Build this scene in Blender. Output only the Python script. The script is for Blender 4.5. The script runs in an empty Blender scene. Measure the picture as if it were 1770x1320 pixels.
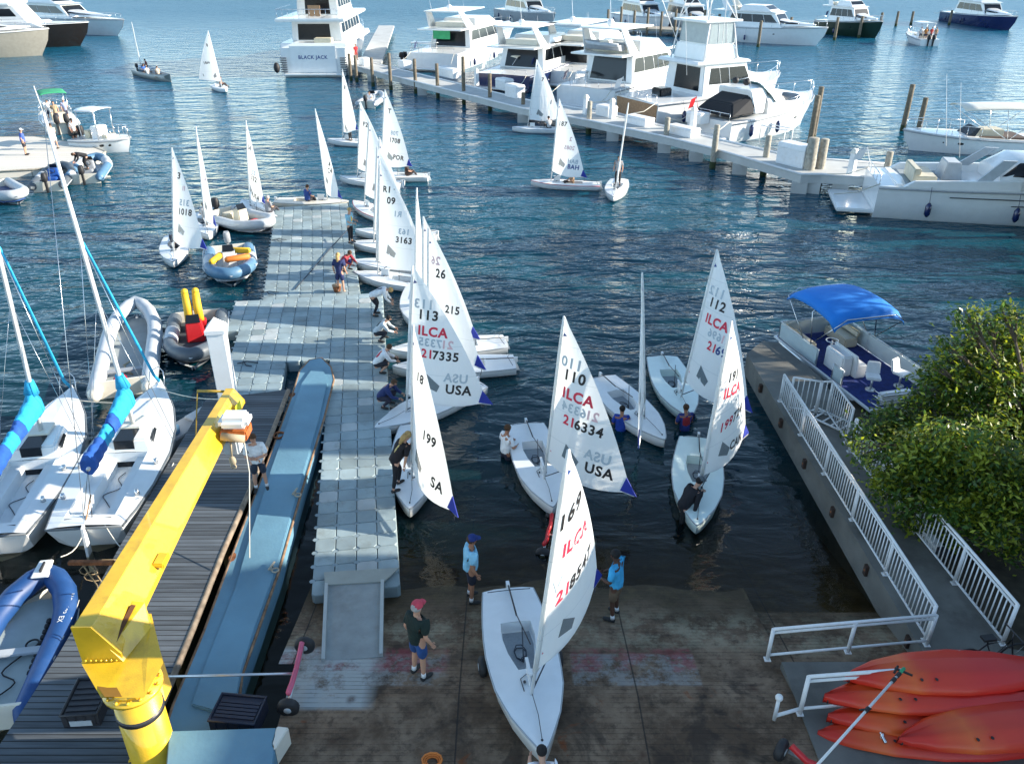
import bpy, bmesh, math, random
from mathutils import Vector, Matrix
R = math.radians
PI = math.pi
scene = bpy.context.scene
COL = scene.collection
rnd = random.Random(7)

# ------------------------------------------------------------------ camera, sky, sun, exposure
CAM_H, FPX, PITCH, PCX, PCY = 13.0, 1400.0, R(28.5), 875.5, 665.0
cd = bpy.data.cameras.new('camera'); cam = bpy.data.objects.new('camera', cd); COL.objects.link(cam)
cam.location = (0, 0, CAM_H); cam.rotation_euler = (PI/2-PITCH, 0, 0)
cd.sensor_width = 36; cd.lens = FPX/1770*36; cd.shift_x = 9.5/1770; cd.shift_y = 5/1770
cd.clip_start = 0.1; cd.clip_end = 6000
scene.camera = cam
SUN_EL, SUN_AZ = R(20), R(1)          # azimuth counted from +X towards +Y
wd = bpy.data.worlds.new('World'); scene.world = wd; wd.use_nodes = True
wn = wd.node_tree.nodes; wn.clear()
wo = wn.new('ShaderNodeOutputWorld'); wb = wn.new('ShaderNodeBackground'); sk = wn.new('ShaderNodeTexSky')
sk.sky_type = 'NISHITA'; sk.sun_disc = False; sk.sun_elevation = SUN_EL; sk.sun_rotation = PI/2-SUN_AZ
sk.air_density = 1.0; sk.dust_density = 0.05; sk.altitude = 2500; sk.ozone_density = 2.0
wb.inputs[1].default_value = 0.15
hs = wn.new('ShaderNodeHueSaturation'); hs.inputs['Saturation'].default_value = .86; hs.inputs['Hue'].default_value = .487; wd.node_tree.links.new(sk.outputs[0], hs.inputs['Color']); wd.node_tree.links.new(hs.outputs[0], wb.inputs[0]); wd.node_tree.links.new(wb.outputs[0], wo.inputs[0])
sl = bpy.data.lights.new('sun', 'SUN'); sl.energy = 4.8; sl.angle = R(0.5); sl.color = (1, .9, .76)
so = bpy.data.objects.new('sun', sl); COL.objects.link(so)
sdir = Vector((math.cos(SUN_EL)*math.cos(SUN_AZ), math.cos(SUN_EL)*math.sin(SUN_AZ), math.sin(SUN_EL)))
so.rotation_euler = sdir.to_track_quat('Z', 'Y').to_euler(); so.location = (40, 0, 30)
scene.view_settings.view_transform = 'Standard'; scene.view_settings.look = 'None'
scene.view_settings.exposure = 1.2; scene.view_settings.gamma = 1
scene.cycles.max_bounces = 6; scene.cycles.transparent_max_bounces = 8

# ------------------------------------------------------------------ layout: where a spot of the place lies on a level at height z
def W(px, py, z=0.0):
    x = (px-PCX)/FPX; y = -(py-PCY)/FPX
    c, s = math.cos(PITCH), math.sin(PITCH)
    d = Vector((x, c+y*s, -s+y*c)); t = (CAM_H-z)/-d.z
    return Vector((0, 0, CAM_H))+d*t
def DIR(px, py):
    x = (px-PCX)/FPX; y = -(py-PCY)/FPX
    c, s = math.cos(PITCH), math.sin(PITCH)
    return Vector((x, c+y*s, -s+y*c)).normalized()
def PX(p):
    c, s = math.cos(PITCH), math.sin(PITCH)
    dy = p[1]; dz = p[2]-CAM_H
    dep = dy*c-dz*s; up = dy*s+dz*c
    return (PCX+FPX*p[0]/dep, PCY-FPX*up/dep)

# ------------------------------------------------------------------ materials
MATS = {}
def nmat(name):
    m = bpy.data.materials.new(name); m.use_nodes = True
    nt = m.node_tree; b = nt.nodes['Principled BSDF']
    return m, nt, b
def mat(name, col, rough=.5, metal=0, var=.08, scale=3.0, bump=0.0, bscale=30, spec=.5, trans=0, alpha=1, coat=0, dirt=0, dirtcol=(.12, .1, .08), emis=0):
    """plain surface with a little procedural mottling, optional fine bump and dirt"""
    if name in MATS: return MATS[name]
    m, nt, b = nmat(name); N = nt.nodes; L = nt.links
    tc = N.new('ShaderNodeTexCoord'); nz = N.new('ShaderNodeTexNoise'); nz.inputs['Scale'].default_value = scale; nz.inputs['Detail'].default_value = 5
    L.new(tc.outputs['Object'], nz.inputs['Vector'])
    cr = N.new('ShaderNodeValToRGB'); cr.color_ramp.elements[0].position = .3; cr.color_ramp.elements[1].position = .7
    cr.color_ramp.elements[0].color = tuple(c*(1-var) for c in col)+(1,); cr.color_ramp.elements[1].color = tuple(min(1, c*(1+var)) for c in col)+(1,)
    L.new(nz.outputs[0], cr.inputs[0]); out = cr.outputs[0]
    if dirt:
        n2 = N.new('ShaderNodeTexNoise'); n2.inputs['Scale'].default_value = scale*.6; n2.inputs['Detail'].default_value = 8; n2.inputs['Roughness'].default_value = .7
        L.new(tc.outputs['Object'], n2.inputs['Vector'])
        c2 = N.new('ShaderNodeValToRGB'); c2.color_ramp.elements[0].position = .52; c2.color_ramp.elements[1].position = .72
        c2.color_ramp.elements[1].color = (dirt,)*3+(1,)
        mx = N.new('ShaderNodeMixRGB'); L.new(n2.outputs[0], c2.inputs[0]); L.new(c2.outputs[0], mx.inputs[0]); L.new(out, mx.inputs[1]); mx.inputs[2].default_value = dirtcol+(1,)
        out = mx.outputs[0]
    L.new(out, b.inputs['Base Color'])
    b.inputs['Roughness'].default_value = rough; b.inputs['Metallic'].default_value = metal
    b.inputs['Specular IOR Level'].default_value = spec
    if coat: b.inputs['Coat Weight'].default_value = coat
    if bump:
        n3 = N.new('ShaderNodeTexNoise'); n3.inputs['Scale'].default_value = bscale; n3.inputs['Detail'].default_value = 4
        L.new(tc.outputs['Object'], n3.inputs['Vector'])
        bp = N.new('ShaderNodeBump'); bp.inputs['Strength'].default_value = bump; bp.inputs['Distance'].default_value = .02
        L.new(n3.outputs[0], bp.inputs['Height']); L.new(bp.outputs[0], b.inputs['Normal'])
    if emis:
        b.inputs['Emission Color'].default_value = col+(1,); b.inputs['Emission Strength'].default_value = emis
    MATS[name] = m; return m
def attr_mat(name, rough=.7, scale=2, var=.15, bump=0.0, bscale=30, spec=.4):
    """colour comes from the mesh colour attribute 'col' (each plank, float or leaf has its own), mottled a little"""
    m, nt, b = nmat(name); N = nt.nodes; L = nt.links
    at = N.new('ShaderNodeAttribute'); at.attribute_name = 'col'
    tc = N.new('ShaderNodeTexCoord'); nz = N.new('ShaderNodeTexNoise'); nz.inputs['Scale'].default_value = scale; nz.inputs['Detail'].default_value = 6
    L.new(tc.outputs['Object'], nz.inputs['Vector'])
    mr = N.new('ShaderNodeMapRange'); mr.inputs[1].default_value = .3; mr.inputs[2].default_value = .7; mr.inputs[3].default_value = 1-var; mr.inputs[4].default_value = 1+var
    L.new(nz.outputs[0], mr.inputs[0])
    vm = N.new('ShaderNodeVectorMath'); vm.operation = 'SCALE'; L.new(at.outputs['Color'], vm.inputs[0]); L.new(mr.outputs[0], vm.inputs['Scale'])
    nd = N.new('ShaderNodeTexNoise'); nd.inputs['Scale'].default_value = scale*1.7; nd.inputs['Detail'].default_value = 9; nd.inputs['Roughness'].default_value = .75; L.new(tc.outputs['Object'], nd.inputs['Vector'])
    rd = N.new('ShaderNodeMapRange'); rd.inputs[1].default_value = .54; rd.inputs[2].default_value = .7; rd.inputs[4].default_value = .5; L.new(nd.outputs[0], rd.inputs[0])
    md = N.new('ShaderNodeMixRGB'); L.new(rd.outputs[0], md.inputs[0]); L.new(vm.outputs[0], md.inputs[1]); md.inputs[2].default_value = (.15, .15, .12, 1)
    L.new(md.outputs[0], b.inputs['Base Color']); b.inputs['Roughness'].default_value = rough; b.inputs['Specular IOR Level'].default_value = spec
    if bump:
        n3 = N.new('ShaderNodeTexNoise'); n3.inputs['Scale'].default_value = bscale; n3.inputs['Detail'].default_value = 5
        L.new(tc.outputs['Object'], n3.inputs['Vector'])
        bp = N.new('ShaderNodeBump'); bp.inputs['Strength'].default_value = bump; bp.inputs['Distance'].default_value = .02
        L.new(n3.outputs[0], bp.inputs['Height']); L.new(bp.outputs[0], b.inputs['Normal'])
    MATS[name] = m; return m

M_white = mat('white_gelcoat', (.78, .8, .8), .25, var=.03, scale=2, coat=.3, dirt=.12, dirtcol=(.5, .48, .42))
M_white2 = mat('cream_gelcoat', (.74, .7, .6), .3, var=.04, coat=.3, dirt=.15, dirtcol=(.45, .4, .33))
M_deck = mat('dinghy_deck', (.74, .77, .78), .45, var=.03, scale=4, dirt=.1, dirtcol=(.5, .5, .5))
M_grip = mat('grip_grey', (.27, .31, .34), .8, var=.08, scale=20, bump=.3, bscale=200)
M_cyan = mat('pale_aqua_gelcoat', (.66, .78, .75), .3, var=.04, coat=.2)
M_glass = mat('dark_glass', (.01, .013, .017), .14, var=.1, spec=.4)
M_black = mat('black_rubber', (.018, .018, .02), .6, var=.2)
M_blackp = mat('black_plastic', (.03, .03, .035), .4, var=.15, bump=.1)
M_alu = mat('aluminium', (.62, .64, .65), .35, .8, var=.05)
M_steel = mat('stainless', (.7, .7, .7), .2, 1, var=.03)
M_mast = mat('mast_paint', (.74, .75, .74), .35, .1, var=.04)
M_wpaint = mat('white_paint', (.78, .79, .79), .4, var=.04, scale=6, dirt=.25, dirtcol=(.45, .36, .26))
M_gray = mat('grey_plastic', (.33, .35, .37), .6, var=.1)
M_lgray = mat('light_grey_rubber', (.46, .5, .53), .5, var=.08, dirt=.25, dirtcol=(.3, .3, .3))
M_dgray = mat('dark_grey_rubber', (.09, .11, .13), .5, var=.12, dirt=.3, dirtcol=(.2, .2, .2))
M_navy = mat('navy_gelcoat', (.008, .018, .09), .2, var=.1, coat=.5)
M_blue = mat('sail_cover_blue', (.01, .08, .34), .8, var=.2, scale=5, bump=.5, bscale=14)
M_lblue = mat('sail_cover_light_blue', (.015, .32, .56), .8, var=.2, scale=5, bump=.5, bscale=14)
M_cblue = mat('blue_corner_cloth', (.012, .03, .3), .7, var=.1)
M_bimini = mat('blue_canvas', (.008, .2, .66), .75, var=.06, scale=2, bump=.2, bscale=60)
M_carpet = mat('blue_carpet', (.012, .03, .16), .95, var=.3, scale=6, bump=.4, bscale=200)
M_red = mat('red_plastic', (.55, .02, .025), .4, var=.1)
M_yel = mat('yellow_cloth', (.75, .45, .02), .6, var=.12)
M_org = mat('orange_cloth', (.7, .2, .03), .6, var=.12)
M_rope = mat('white_rope', (.62, .6, .52), .9, var=.1)
M_roped = mat('dark_rope', (.04, .05, .07), .9, var=.1)
M_tan = mat('tan_canvas', (.4, .33, .22), .8, var=.1, bump=.2)
M_rust = mat('rusty_steel', (.2, .07, .025), .9, var=.5, scale=9, bump=.4)
M_teak = mat('teak', (.32, .19, .1), .7, var=.2, scale=8)
M_wood = mat('weathered_timber', (.17, .14, .1), .9, var=.35, scale=5, bump=.6, bscale=18, dirt=.5, dirtcol=(.06, .07, .05))
M_conc = mat('pier_concrete', (.42, .41, .37), .85, var=.15, scale=1.6, bump=.3, bscale=40, dirt=.55, dirtcol=(.17, .15, .12))
M_yellow = mat('crane_yellow', (.78, .47, .012), .38, var=.06, scale=1.5, dirt=.2, dirtcol=(.4, .2, .03), coat=.2)
M_textb = mat('text_black', (.012, .012, .014), .6, var=.1)
M_textr = mat('text_red', (.62, .02, .06), .6, var=.1)
M_textn = mat('text_navy', (.01, .05, .22), .6, var=.1)
M_ghost = mat('text_ghost_grey', (.42, .5, .55), .7, var=.05)
M_ghostr = mat('text_ghost_red', (.72, .48, .5), .7, var=.05)
M_green = mat('green_canvas', (.04, .34, .16), .8, var=.15)
M_pink = mat('faded_red_paint', (.65, .12, .2), .6, var=.15)

def sail_mat():
    m, nt, b = nmat('sailcloth'); N = nt.nodes; L = nt.links
    tc = N.new('ShaderNodeTexCoord'); nz = N.new('ShaderNodeTexNoise'); nz.inputs['Scale'].default_value = 1.2; nz.inputs['Detail'].default_value = 4
    L.new(tc.outputs['Object'], nz.inputs['Vector'])
    cr = N.new('ShaderNodeValToRGB'); cr.color_ramp.elements[0].color = (.84, .87, .88, 1); cr.color_ramp.elements[1].color = (.93, .94, .93, 1); L.new(nz.outputs[0], cr.inputs[0])
    sp = N.new('ShaderNodeSeparateXYZ'); L.new(tc.outputs['Object'], sp.inputs[0]); sm_ = N.new('ShaderNodeMath'); sm_.operation = 'MULTIPLY'; sm_.inputs[1].default_value = 1.15; L.new(sp.outputs[2], sm_.inputs[0]); fr_ = N.new('ShaderNodeMath'); fr_.operation = 'FRACT'; L.new(sm_.outputs[0], fr_.inputs[0]); lt_ = N.new('ShaderNodeMath'); lt_.operation = 'LESS_THAN'; lt_.inputs[1].default_value = .018; L.new(fr_.outputs[0], lt_.inputs[0])
    ms_ = N.new('ShaderNodeMixRGB'); L.new(lt_.outputs[0], ms_.inputs[0]); L.new(cr.outputs[0], ms_.inputs[1]); ms_.inputs[2].default_value = (.62, .66, .68, 1); L.new(ms_.outputs[0], b.inputs['Base Color']); b.inputs['Roughness'].default_value = .55
    n2 = N.new('ShaderNodeTexNoise'); n2.inputs['Scale'].default_value = 2.2; n2.inputs['Detail'].default_value = 3
    mp = N.new('ShaderNodeMapping'); mp.inputs['Scale'].default_value = (1, 1, .35); L.new(tc.outputs['Object'], mp.inputs[0]); L.new(mp.outputs[0], n2.inputs['Vector'])
    bp = N.new('ShaderNodeBump'); bp.inputs['Strength'].default_value = .9; bp.inputs['Distance'].default_value = .09; L.new(n2.outputs[0], bp.inputs['Height']); L.new(bp.outputs[0], b.inputs['Normal'])
    tr = N.new('ShaderNodeBsdfTranslucent'); tr.inputs[0].default_value = (.93, .94, .9, 1)
    mx = N.new('ShaderNodeMixShader'); mx.inputs[0].default_value = .38
    L.new(b.outputs[0], mx.inputs[1]); L.new(tr.outputs[0], mx.inputs[2]); L.new(mx.outputs[0], N['Material Output'].inputs[0])
    return m
M_sail = sail_mat()
def clear_mat():
    m, nt, b = nmat('sail_window_film'); b.inputs['Base Color'].default_value = (.05, .1, .13, 1); b.inputs['Roughness'].default_value = .1; b.inputs['Alpha'].default_value = .72
    return m
M_film = clear_mat()
def stripe_mat(name, axis, freq, base, gap, var=.25, rough=.85, width=.06):
    """boards: thin dark gaps every 1/freq metres along an object axis, every board its own tone and grain"""
    m, nt, b = nmat(name); N = nt.nodes; L = nt.links
    tc = N.new('ShaderNodeTexCoord'); sp = N.new('ShaderNodeSeparateXYZ'); L.new(tc.outputs['Object'], sp.inputs[0])
    mu = N.new('ShaderNodeMath'); mu.operation = 'MULTIPLY'; mu.inputs[1].default_value = freq; L.new(sp.outputs[axis], mu.inputs[0])
    fl = N.new('ShaderNodeMath'); fl.operation = 'FLOOR'; L.new(mu.outputs[0], fl.inputs[0])
    fr = N.new('ShaderNodeMath'); fr.operation = 'FRACT'; L.new(mu.outputs[0], fr.inputs[0])
    wn_ = N.new('ShaderNodeTexWhiteNoise'); wn_.noise_dimensions = '1D'; L.new(fl.outputs[0], wn_.inputs['W'])
    gp = N.new('ShaderNodeMath'); gp.operation = 'LESS_THAN'; gp.inputs[1].default_value = width; L.new(fr.outputs[0], gp.inputs[0])
    mp = N.new('ShaderNodeMapping'); sc = [14, 14, 14]; sc[1-axis] = 1.2; mp.inputs['Scale'].default_value = sc; L.new(tc.outputs['Object'], mp.inputs[0])
    nz = N.new('ShaderNodeTexNoise'); nz.inputs['Scale'].default_value = 1; nz.inputs['Detail'].default_value = 6; L.new(mp.outputs[0], nz.inputs['Vector'])
    ad = N.new('ShaderNodeMath'); ad.operation = 'MULTIPLY_ADD'; ad.inputs[1].default_value = 1.1; L.new(nz.outputs[0], ad.inputs[0])
    m2 = N.new('ShaderNodeMath'); m2.operation = 'MULTIPLY'; m2.inputs[1].default_value = .6; L.new(wn_.outputs[0], m2.inputs[0]); L.new(m2.outputs[0], ad.inputs[2])
    mr = N.new('ShaderNodeMapRange'); mr.inputs[1].default_value = .3; mr.inputs[2].default_value = 1.3; mr.inputs[3].default_value = 1-var; mr.inputs[4].default_value = 1+var; L.new(ad.outputs[0], mr.inputs[0])
    vm = N.new('ShaderNodeVectorMath'); vm.operation = 'SCALE'; vm.inputs[0].default_value = base; L.new(mr.outputs[0], vm.inputs['Scale'])
    mx = N.new('ShaderNodeMixRGB'); L.new(gp.outputs[0], mx.inputs[0]); L.new(vm.outputs[0], mx.inputs[1]); mx.inputs[2].default_value = gap+(1,)
    L.new(mx.outputs[0], b.inputs['Base Color']); b.inputs['Roughness'].default_value = rough
    bp = N.new('ShaderNodeBump'); bp.inputs['Strength'].default_value = .8; bp.inputs['Distance'].default_value = .01; bp.invert = True
    L.new(gp.outputs[0], bp.inputs['Height']); L.new(bp.outputs[0], b.inputs['Normal'])
    return m

# ------------------------------------------------------------------ mesh builder
from mathutils import noise as mnoise
def sm(pts, k=4):
    """smooth curve through points"""
    P_ = [Vector(p) for p in pts]; o = []
    for i in range(len(P_)-1):
        a, b_, c, d = P_[max(i-1, 0)], P_[i], P_[i+1], P_[min(i+2, len(P_)-1)]
        for j in range(k): t = j/k; o.append(.5*((2*b_)+(c-a)*t+(2*a-5*b_+4*c-d)*t*t+(3*b_-a-3*c+d)*t**3))
    return o+[P_[-1]]
class MB:
    def __init__(s): s.v = []; s.f = []; s.c = []; s.cc = (1, 1, 1); s.sm = []
    def add(s, vs, fs, smooth=False):
        o = len(s.v); s.v += [tuple(v) for v in vs]
        for f in fs: s.f.append([i+o for i in f]); s.c.append(s.cc); s.sm.append(smooth)
        return s
    def block(s, x0, x1, y0, y1, z0, z1): return s.hexa([(x0, y0, z0), (x1, y0, z0), (x1, y1, z0), (x0, y1, z0), (x0, y0, z1), (x1, y0, z1), (x1, y1, z1), (x0, y1, z1)])
    def hexa(s, p): return s.add(p, [(0, 3, 2, 1), (4, 5, 6, 7), (0, 1, 5, 4), (1, 2, 6, 5), (2, 3, 7, 6), (3, 0, 4, 7)])
    def taper(s, x0, x1, w, z0, X0, X1, w1, z1):
        """block on the centre line: bottom x0..x1 half-width w, top X0..X1 half-width w1"""
        return s.hexa([(x0, -w, z0), (x1, -w, z0), (x1, w, z0), (x0, w, z0), (X0, -w1, z1), (X1, -w1, z1), (X1, w1, z1), (X0, w1, z1)])
    def prism(s, pts, z0, z1):
        n = len(pts); a = sum(pts[i][0]*pts[(i+1) % n][1]-pts[(i+1) % n][0]*pts[i][1] for i in range(n))
        if a < 0: pts = pts[::-1]
        zz0 = z0 if callable(z0) else (lambda p: z0); zz1 = z1 if callable(z1) else (lambda p: z1)
        vs = [(p[0], p[1], zz0(p)) for p in pts]+[(p[0], p[1], zz1(p)) for p in pts]
        return s.add(vs, [list(range(n))[::-1], list(range(n, 2*n))]+[(i, (i+1) % n, n+(i+1) % n, n+i) for i in range(n)])
    def path(s, pts, r, n=8, closed=False, cap=True, flat=1.0):
        pts = [Vector(p) for p in pts]; m = len(pts)
        rs = r if isinstance(r, (list, tuple)) else [r]*m
        vs = []; prev = None
        for i, p in enumerate(pts):
            if closed: t = pts[(i+1) % m]-pts[i-1]
            else: t = pts[min(i+1, m-1)]-pts[max(i-1, 0)]
            t = t.normalized() if t.length > 1e-9 else Vector((0, 0, 1))
            if prev is None:
                a = Vector((0, 0, 1)) if abs(t.z) < .9 else Vector((1, 0, 0))
                u = (a-t*a.dot(t)).normalized()
            else: u = (prev-t*prev.dot(t)); u = u.normalized() if u.length > 1e-6 else Vector((1, 0, 0))
            prev = u; w = t.cross(u)
            for k in range(n):
                an = 2*PI*k/n; vs.append(p+u*(math.cos(an)*rs[i]*flat)+w*(math.sin(an)*rs[i]))
        fs = []
        for i in range(m if closed else m-1):
            j = (i+1) % m
            for k in range(n): fs.append((i*n+k, i*n+(k+1) % n, j*n+(k+1) % n, j*n+k))
        if not closed and cap: fs += [tuple(range(n))[::-1], tuple(range((m-1)*n, m*n))]
        return s.add(vs, fs, True)
    def rod(s, a, b, r, r2=None, n=8): return s.path([a, b], [r, r if r2 is None else r2], n)
    def ball(s, c, r, n=10, m=6, sc=(1, 1, 1)):
        vs = [(c[0], c[1], c[2]-r*sc[2])]; 
        for i in range(1, m):
            a = -PI/2+PI*i/m
            for k in range(n): vs.append((c[0]+r*sc[0]*math.cos(a)*math.cos(2*PI*k/n), c[1]+r*sc[1]*math.cos(a)*math.sin(2*PI*k/n), c[2]+r*sc[2]*math.sin(a)))
        vs.append((c[0], c[1], c[2]+r*sc[2])); fs = []
        for k in range(n): fs.append((0, 1+(k+1) % n, 1+k)); fs.append((len(vs)-1, 1+(m-2)*n+k, 1+(m-2)*n+(k+1) % n))
        for i in range(m-2):
            for k in range(n): fs.append((1+i*n+k, 1+i*n+(k+1) % n, 1+(i+1)*n+(k+1) % n, 1+(i+1)*n+k))
        return s.add(vs, fs, True)
    def loft(s, secs, cap0=True, cap1=True, smooth=True, closed=False):
        n = len(secs[0]); vs = [p for q in secs for p in q]; fs = []
        for i in range(len(secs)-1):
            for k in range(n if closed else n-1): fs.append((i*n+k, i*n+(k+1) % n, (i+1)*n+(k+1) % n, (i+1)*n+k))
        s.add(vs, fs, smooth)
        if cap0: s.add(secs[0], [tuple(range(n))])
        if cap1: s.add(secs[-1], [tuple(range(n))[::-1]])
        return s
    def torus(s, c, R0, r, axis='y', n=18, k=8):
        pts = []
        for i in range(n):
            a = 2*PI*i/n; x, y = R0*math.cos(a), R0*math.sin(a)
            pts.append({'y': (c[0]+x, c[1], c[2]+y), 'x': (c[0], c[1]+x, c[2]+y), 'z': (c[0]+x, c[1]+y, c[2])}[axis])
        return s.path(pts, r, k, closed=True)
def link(name, mesh, parent=None):
    o = bpy.data.objects.new(name, mesh); COL.objects.link(o)
    if parent is not None: o.parent = parent
    return o
def build(mb, name, m, parent=None, bevel=0, attr=False, sub=0, fixn=True):
    me = bpy.data.meshes.new(name); me.from_pydata(mb.v, [], mb.f)
    me.polygons.foreach_set('use_smooth', mb.sm)
    if fixn or bevel:
        bm = bmesh.new(); bm.from_mesh(me)
        if bevel:
            bmesh.ops.remove_doubles(bm, verts=bm.verts, dist=1e-5)
            ed = [e for e in bm.edges if len(e.link_faces) == 2 and e.calc_face_angle(0) > .5]
            bmesh.ops.bevel(bm, geom=ed, offset=bevel, segments=2, affect='EDGES', clamp_overlap=True)
        if fixn: bmesh.ops.recalc_face_normals(bm, faces=bm.faces)
        bm.to_mesh(me); bm.free()
    if attr:
        ca = me.color_attributes.new('col', 'FLOAT_COLOR', 'CORNER'); i = 0; buf = []
        for p, c in zip(me.polygons, mb.c): buf += [c[0], c[1], c[2], 1]*p.loop_total
        ca.data.foreach_set('color', buf)
    me.materials.append(m)
    return link(name, me, parent)
def tag(o, label=None, cat=None, group=None, kind=None):
    if label: o['label'] = label
    if cat: o['category'] = cat
    if group: o['group'] = group
    if kind: o['kind'] = kind
    return o
def thing(name, label, cat, loc=(0, 0, 0), rz=0, group=None, rot=None):
    o = bpy.data.objects.new(name, None); COL.objects.link(o); o.empty_display_size = .3
    o.location = loc; o.rotation_euler = rot if rot else (0, 0, rz)
    return tag(o, label, cat, group)
def copy_tree(o, parent=None):
    c = o.copy(); COL.objects.link(c)
    if parent is not None: c.parent = parent
    for ch in list(o.children): copy_tree(ch, c)
    return c
_tc = {}
def text2d(s, bold=.0):
    """letter shapes as flat triangles, cap height 1, origin at lower left"""
    k = (s, bold)
    if k in _tc: return _tc[k]
    cu = bpy.data.curves.new('t', 'FONT'); cu.body = s; cu.resolution_u = 3; cu.offset = bold; cu.space_character = 1.12
    o = bpy.data.objects.new('t', cu); COL.objects.link(o)
    dg = bpy.context.evaluated_depsgraph_get(); dg.update()
    me = bpy.data.meshes.new_from_object(o.evaluated_get(dg))
    vs = [(v.co.x/.69, v.co.y/.69) for v in me.vertices]; fs = [tuple(p.vertices) for p in me.polygons]
    bpy.data.objects.remove(o); bpy.data.curves.remove(cu); bpy.data.meshes.remove(me)
    x0 = min(v[0] for v in vs); vs = [(x-x0, y) for x, y in vs]
    _tc[k] = (vs, fs, max(v[0] for v in vs)); return _tc[k]
def write(s, name, m, parent, org, right, up, h, bold=.02, center=True, thick=0):
    """flat writing on a flat place: org = middle of the line"""
    vs, fs, w = text2d(s, bold); right = Vector(right).normalized(); up = Vector(up).normalized(); org = Vector(org)
    off = w/2 if center else 0
    mb = MB(); mb.add([org+right*((x-off)*h)+up*((y-.5)*h) for x, y in vs], fs)
    return build(mb, name, m, parent, fixn=False)

# ------------------------------------------------------------------ water, ramp, land
def ramp_z(y): return min(.72, (14.2-y)*.195)
def water_mat():
    m, nt, b = nmat('harbour_water'); N = nt.nodes; L = nt.links
    tc = N.new('ShaderNodeTexCoord')
    def wave(sx, sy, rot, sc, det):
        mp = N.new('ShaderNodeMapping'); mp.inputs['Scale'].default_value = (sx, sy, 1); mp.inputs['Rotation'].default_value = (0, 0, rot); L.new(tc.outputs['Object'], mp.inputs[0])
        nz = N.new('ShaderNodeTexNoise'); nz.inputs['Scale'].default_value = sc; nz.inputs['Detail'].default_value = det; nz.inputs['Distortion'].default_value = .6; L.new(mp.outputs[0], nz.inputs['Vector'])
        return nz.outputs[0]
    a = wave(.5, 1.2, R(-12), .62, 3); c = wave(.6, 1.0, R(25), 2.1, 3); d = wave(1, 1, 0, .05, 2)
    m1 = N.new('ShaderNodeMath'); m1.operation = 'MULTIPLY_ADD'; m1.inputs[1].default_value = .26; L.new(c, m1.inputs[0]); L.new(a, m1.inputs[2])
    # sheltered water inside the docks is calmer
    sp = N.new('ShaderNodeSeparateXYZ'); L.new(tc.outputs['Object'], sp.inputs[0])
    calm = N.new('ShaderNodeMapRange'); calm.interpolation_type = 'SMOOTHSTEP'; calm.inputs[1].default_value = 13; calm.inputs[2].default_value = 34; calm.inputs[3].default_value = .2; calm.inputs[4].default_value = 1.0; L.new(sp.outputs[1], calm.inputs[0])
    gu = N.new('ShaderNodeMapRange'); gu.inputs[1].default_value = .35; gu.inputs[2].default_value = .65; gu.inputs[3].default_value = .7; gu.inputs[4].default_value = 1.05; L.new(d, gu.inputs[0])
    st = N.new('ShaderNodeMath'); st.operation = 'MULTIPLY'; L.new(calm.outputs[0], st.inputs[0]); L.new(gu.outputs[0], st.inputs[1])
    bp = N.new('ShaderNodeBump'); bp.inputs['Distance'].default_value = .5; L.new(m1.outputs[0], bp.inputs['Height']); L.new(st.outputs[0], bp.inputs['Strength'])
    L.new(bp.outputs[0], b.inputs['Normal'])
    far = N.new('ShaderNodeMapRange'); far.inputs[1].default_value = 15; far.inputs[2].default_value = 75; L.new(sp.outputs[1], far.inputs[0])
    cr = N.new('ShaderNodeValToRGB'); L.new(far.outputs[0], cr.inputs[0]); e = cr.color_ramp.elements; e[0].color = (.002, .013, .016, 1); e[1].color = (.006, .1, .17, 1); k = e.new(.3); k.color = (.003, .052, .076, 1)  # bluer with distance: reflected sky put into the water colour
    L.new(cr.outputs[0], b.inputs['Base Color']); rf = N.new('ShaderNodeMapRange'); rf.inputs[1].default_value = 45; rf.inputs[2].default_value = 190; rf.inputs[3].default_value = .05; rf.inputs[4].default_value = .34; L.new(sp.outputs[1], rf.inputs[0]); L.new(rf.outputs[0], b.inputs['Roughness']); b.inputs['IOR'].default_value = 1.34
    # over the ramp the water is shallow enough to see the concrete through it
    dp = N.new('ShaderNodeMapRange'); dp.inputs[1].default_value = 14.4; dp.inputs[2].default_value = 20.0; dp.inputs[3].default_value = .0; dp.inputs[4].default_value = 1.0; L.new(sp.outputs[1], dp.inputs[0])
    tp = N.new('ShaderNodeBsdfTransparent'); tp.inputs[0].default_value = (.86, .79, .6, 1); gl = N.new('ShaderNodeBsdfGlossy'); gl.inputs['Roughness'].default_value = .05; L.new(bp.outputs[0], gl.inputs['Normal'])
    fr = N.new('ShaderNodeFresnel'); fr.inputs[0].default_value = 1.33; L.new(bp.outputs[0], fr.inputs['Normal']); m1_ = N.new('ShaderNodeMixShader'); L.new(fr.outputs[0], m1_.inputs[0]); L.new(tp.outputs[0], m1_.inputs[1]); L.new(gl.outputs[0], m1_.inputs[2])
    m2_ = N.new('ShaderNodeMixShader'); L.new(dp.outputs[0], m2_.inputs[0]); L.new(m1_.outputs[0], m2_.inputs[1]); L.new(b.outputs[0], m2_.inputs[2]); L.new(m2_.outputs[0], N['Material Output'].inputs[0])
    return m
mb = MB()
ys = [4, 14, 20, 30, 45, 70, 110, 200, 500, 3000]; xs = [-3000, -400, -100, -40, -12, 0, 12, 40, 100, 400, 3000]
nx = len(xs); mb.add([(x, y, 0) for y in ys for x in xs], [(j*nx+i, j*nx+i+1, (j+1)*nx+i+1, (j+1)*nx+i) for j in range(len(ys)-1) for i in range(nx-1)])
tag(build(mb, 'water', water_mat(), fixn=False), kind='structure')
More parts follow.
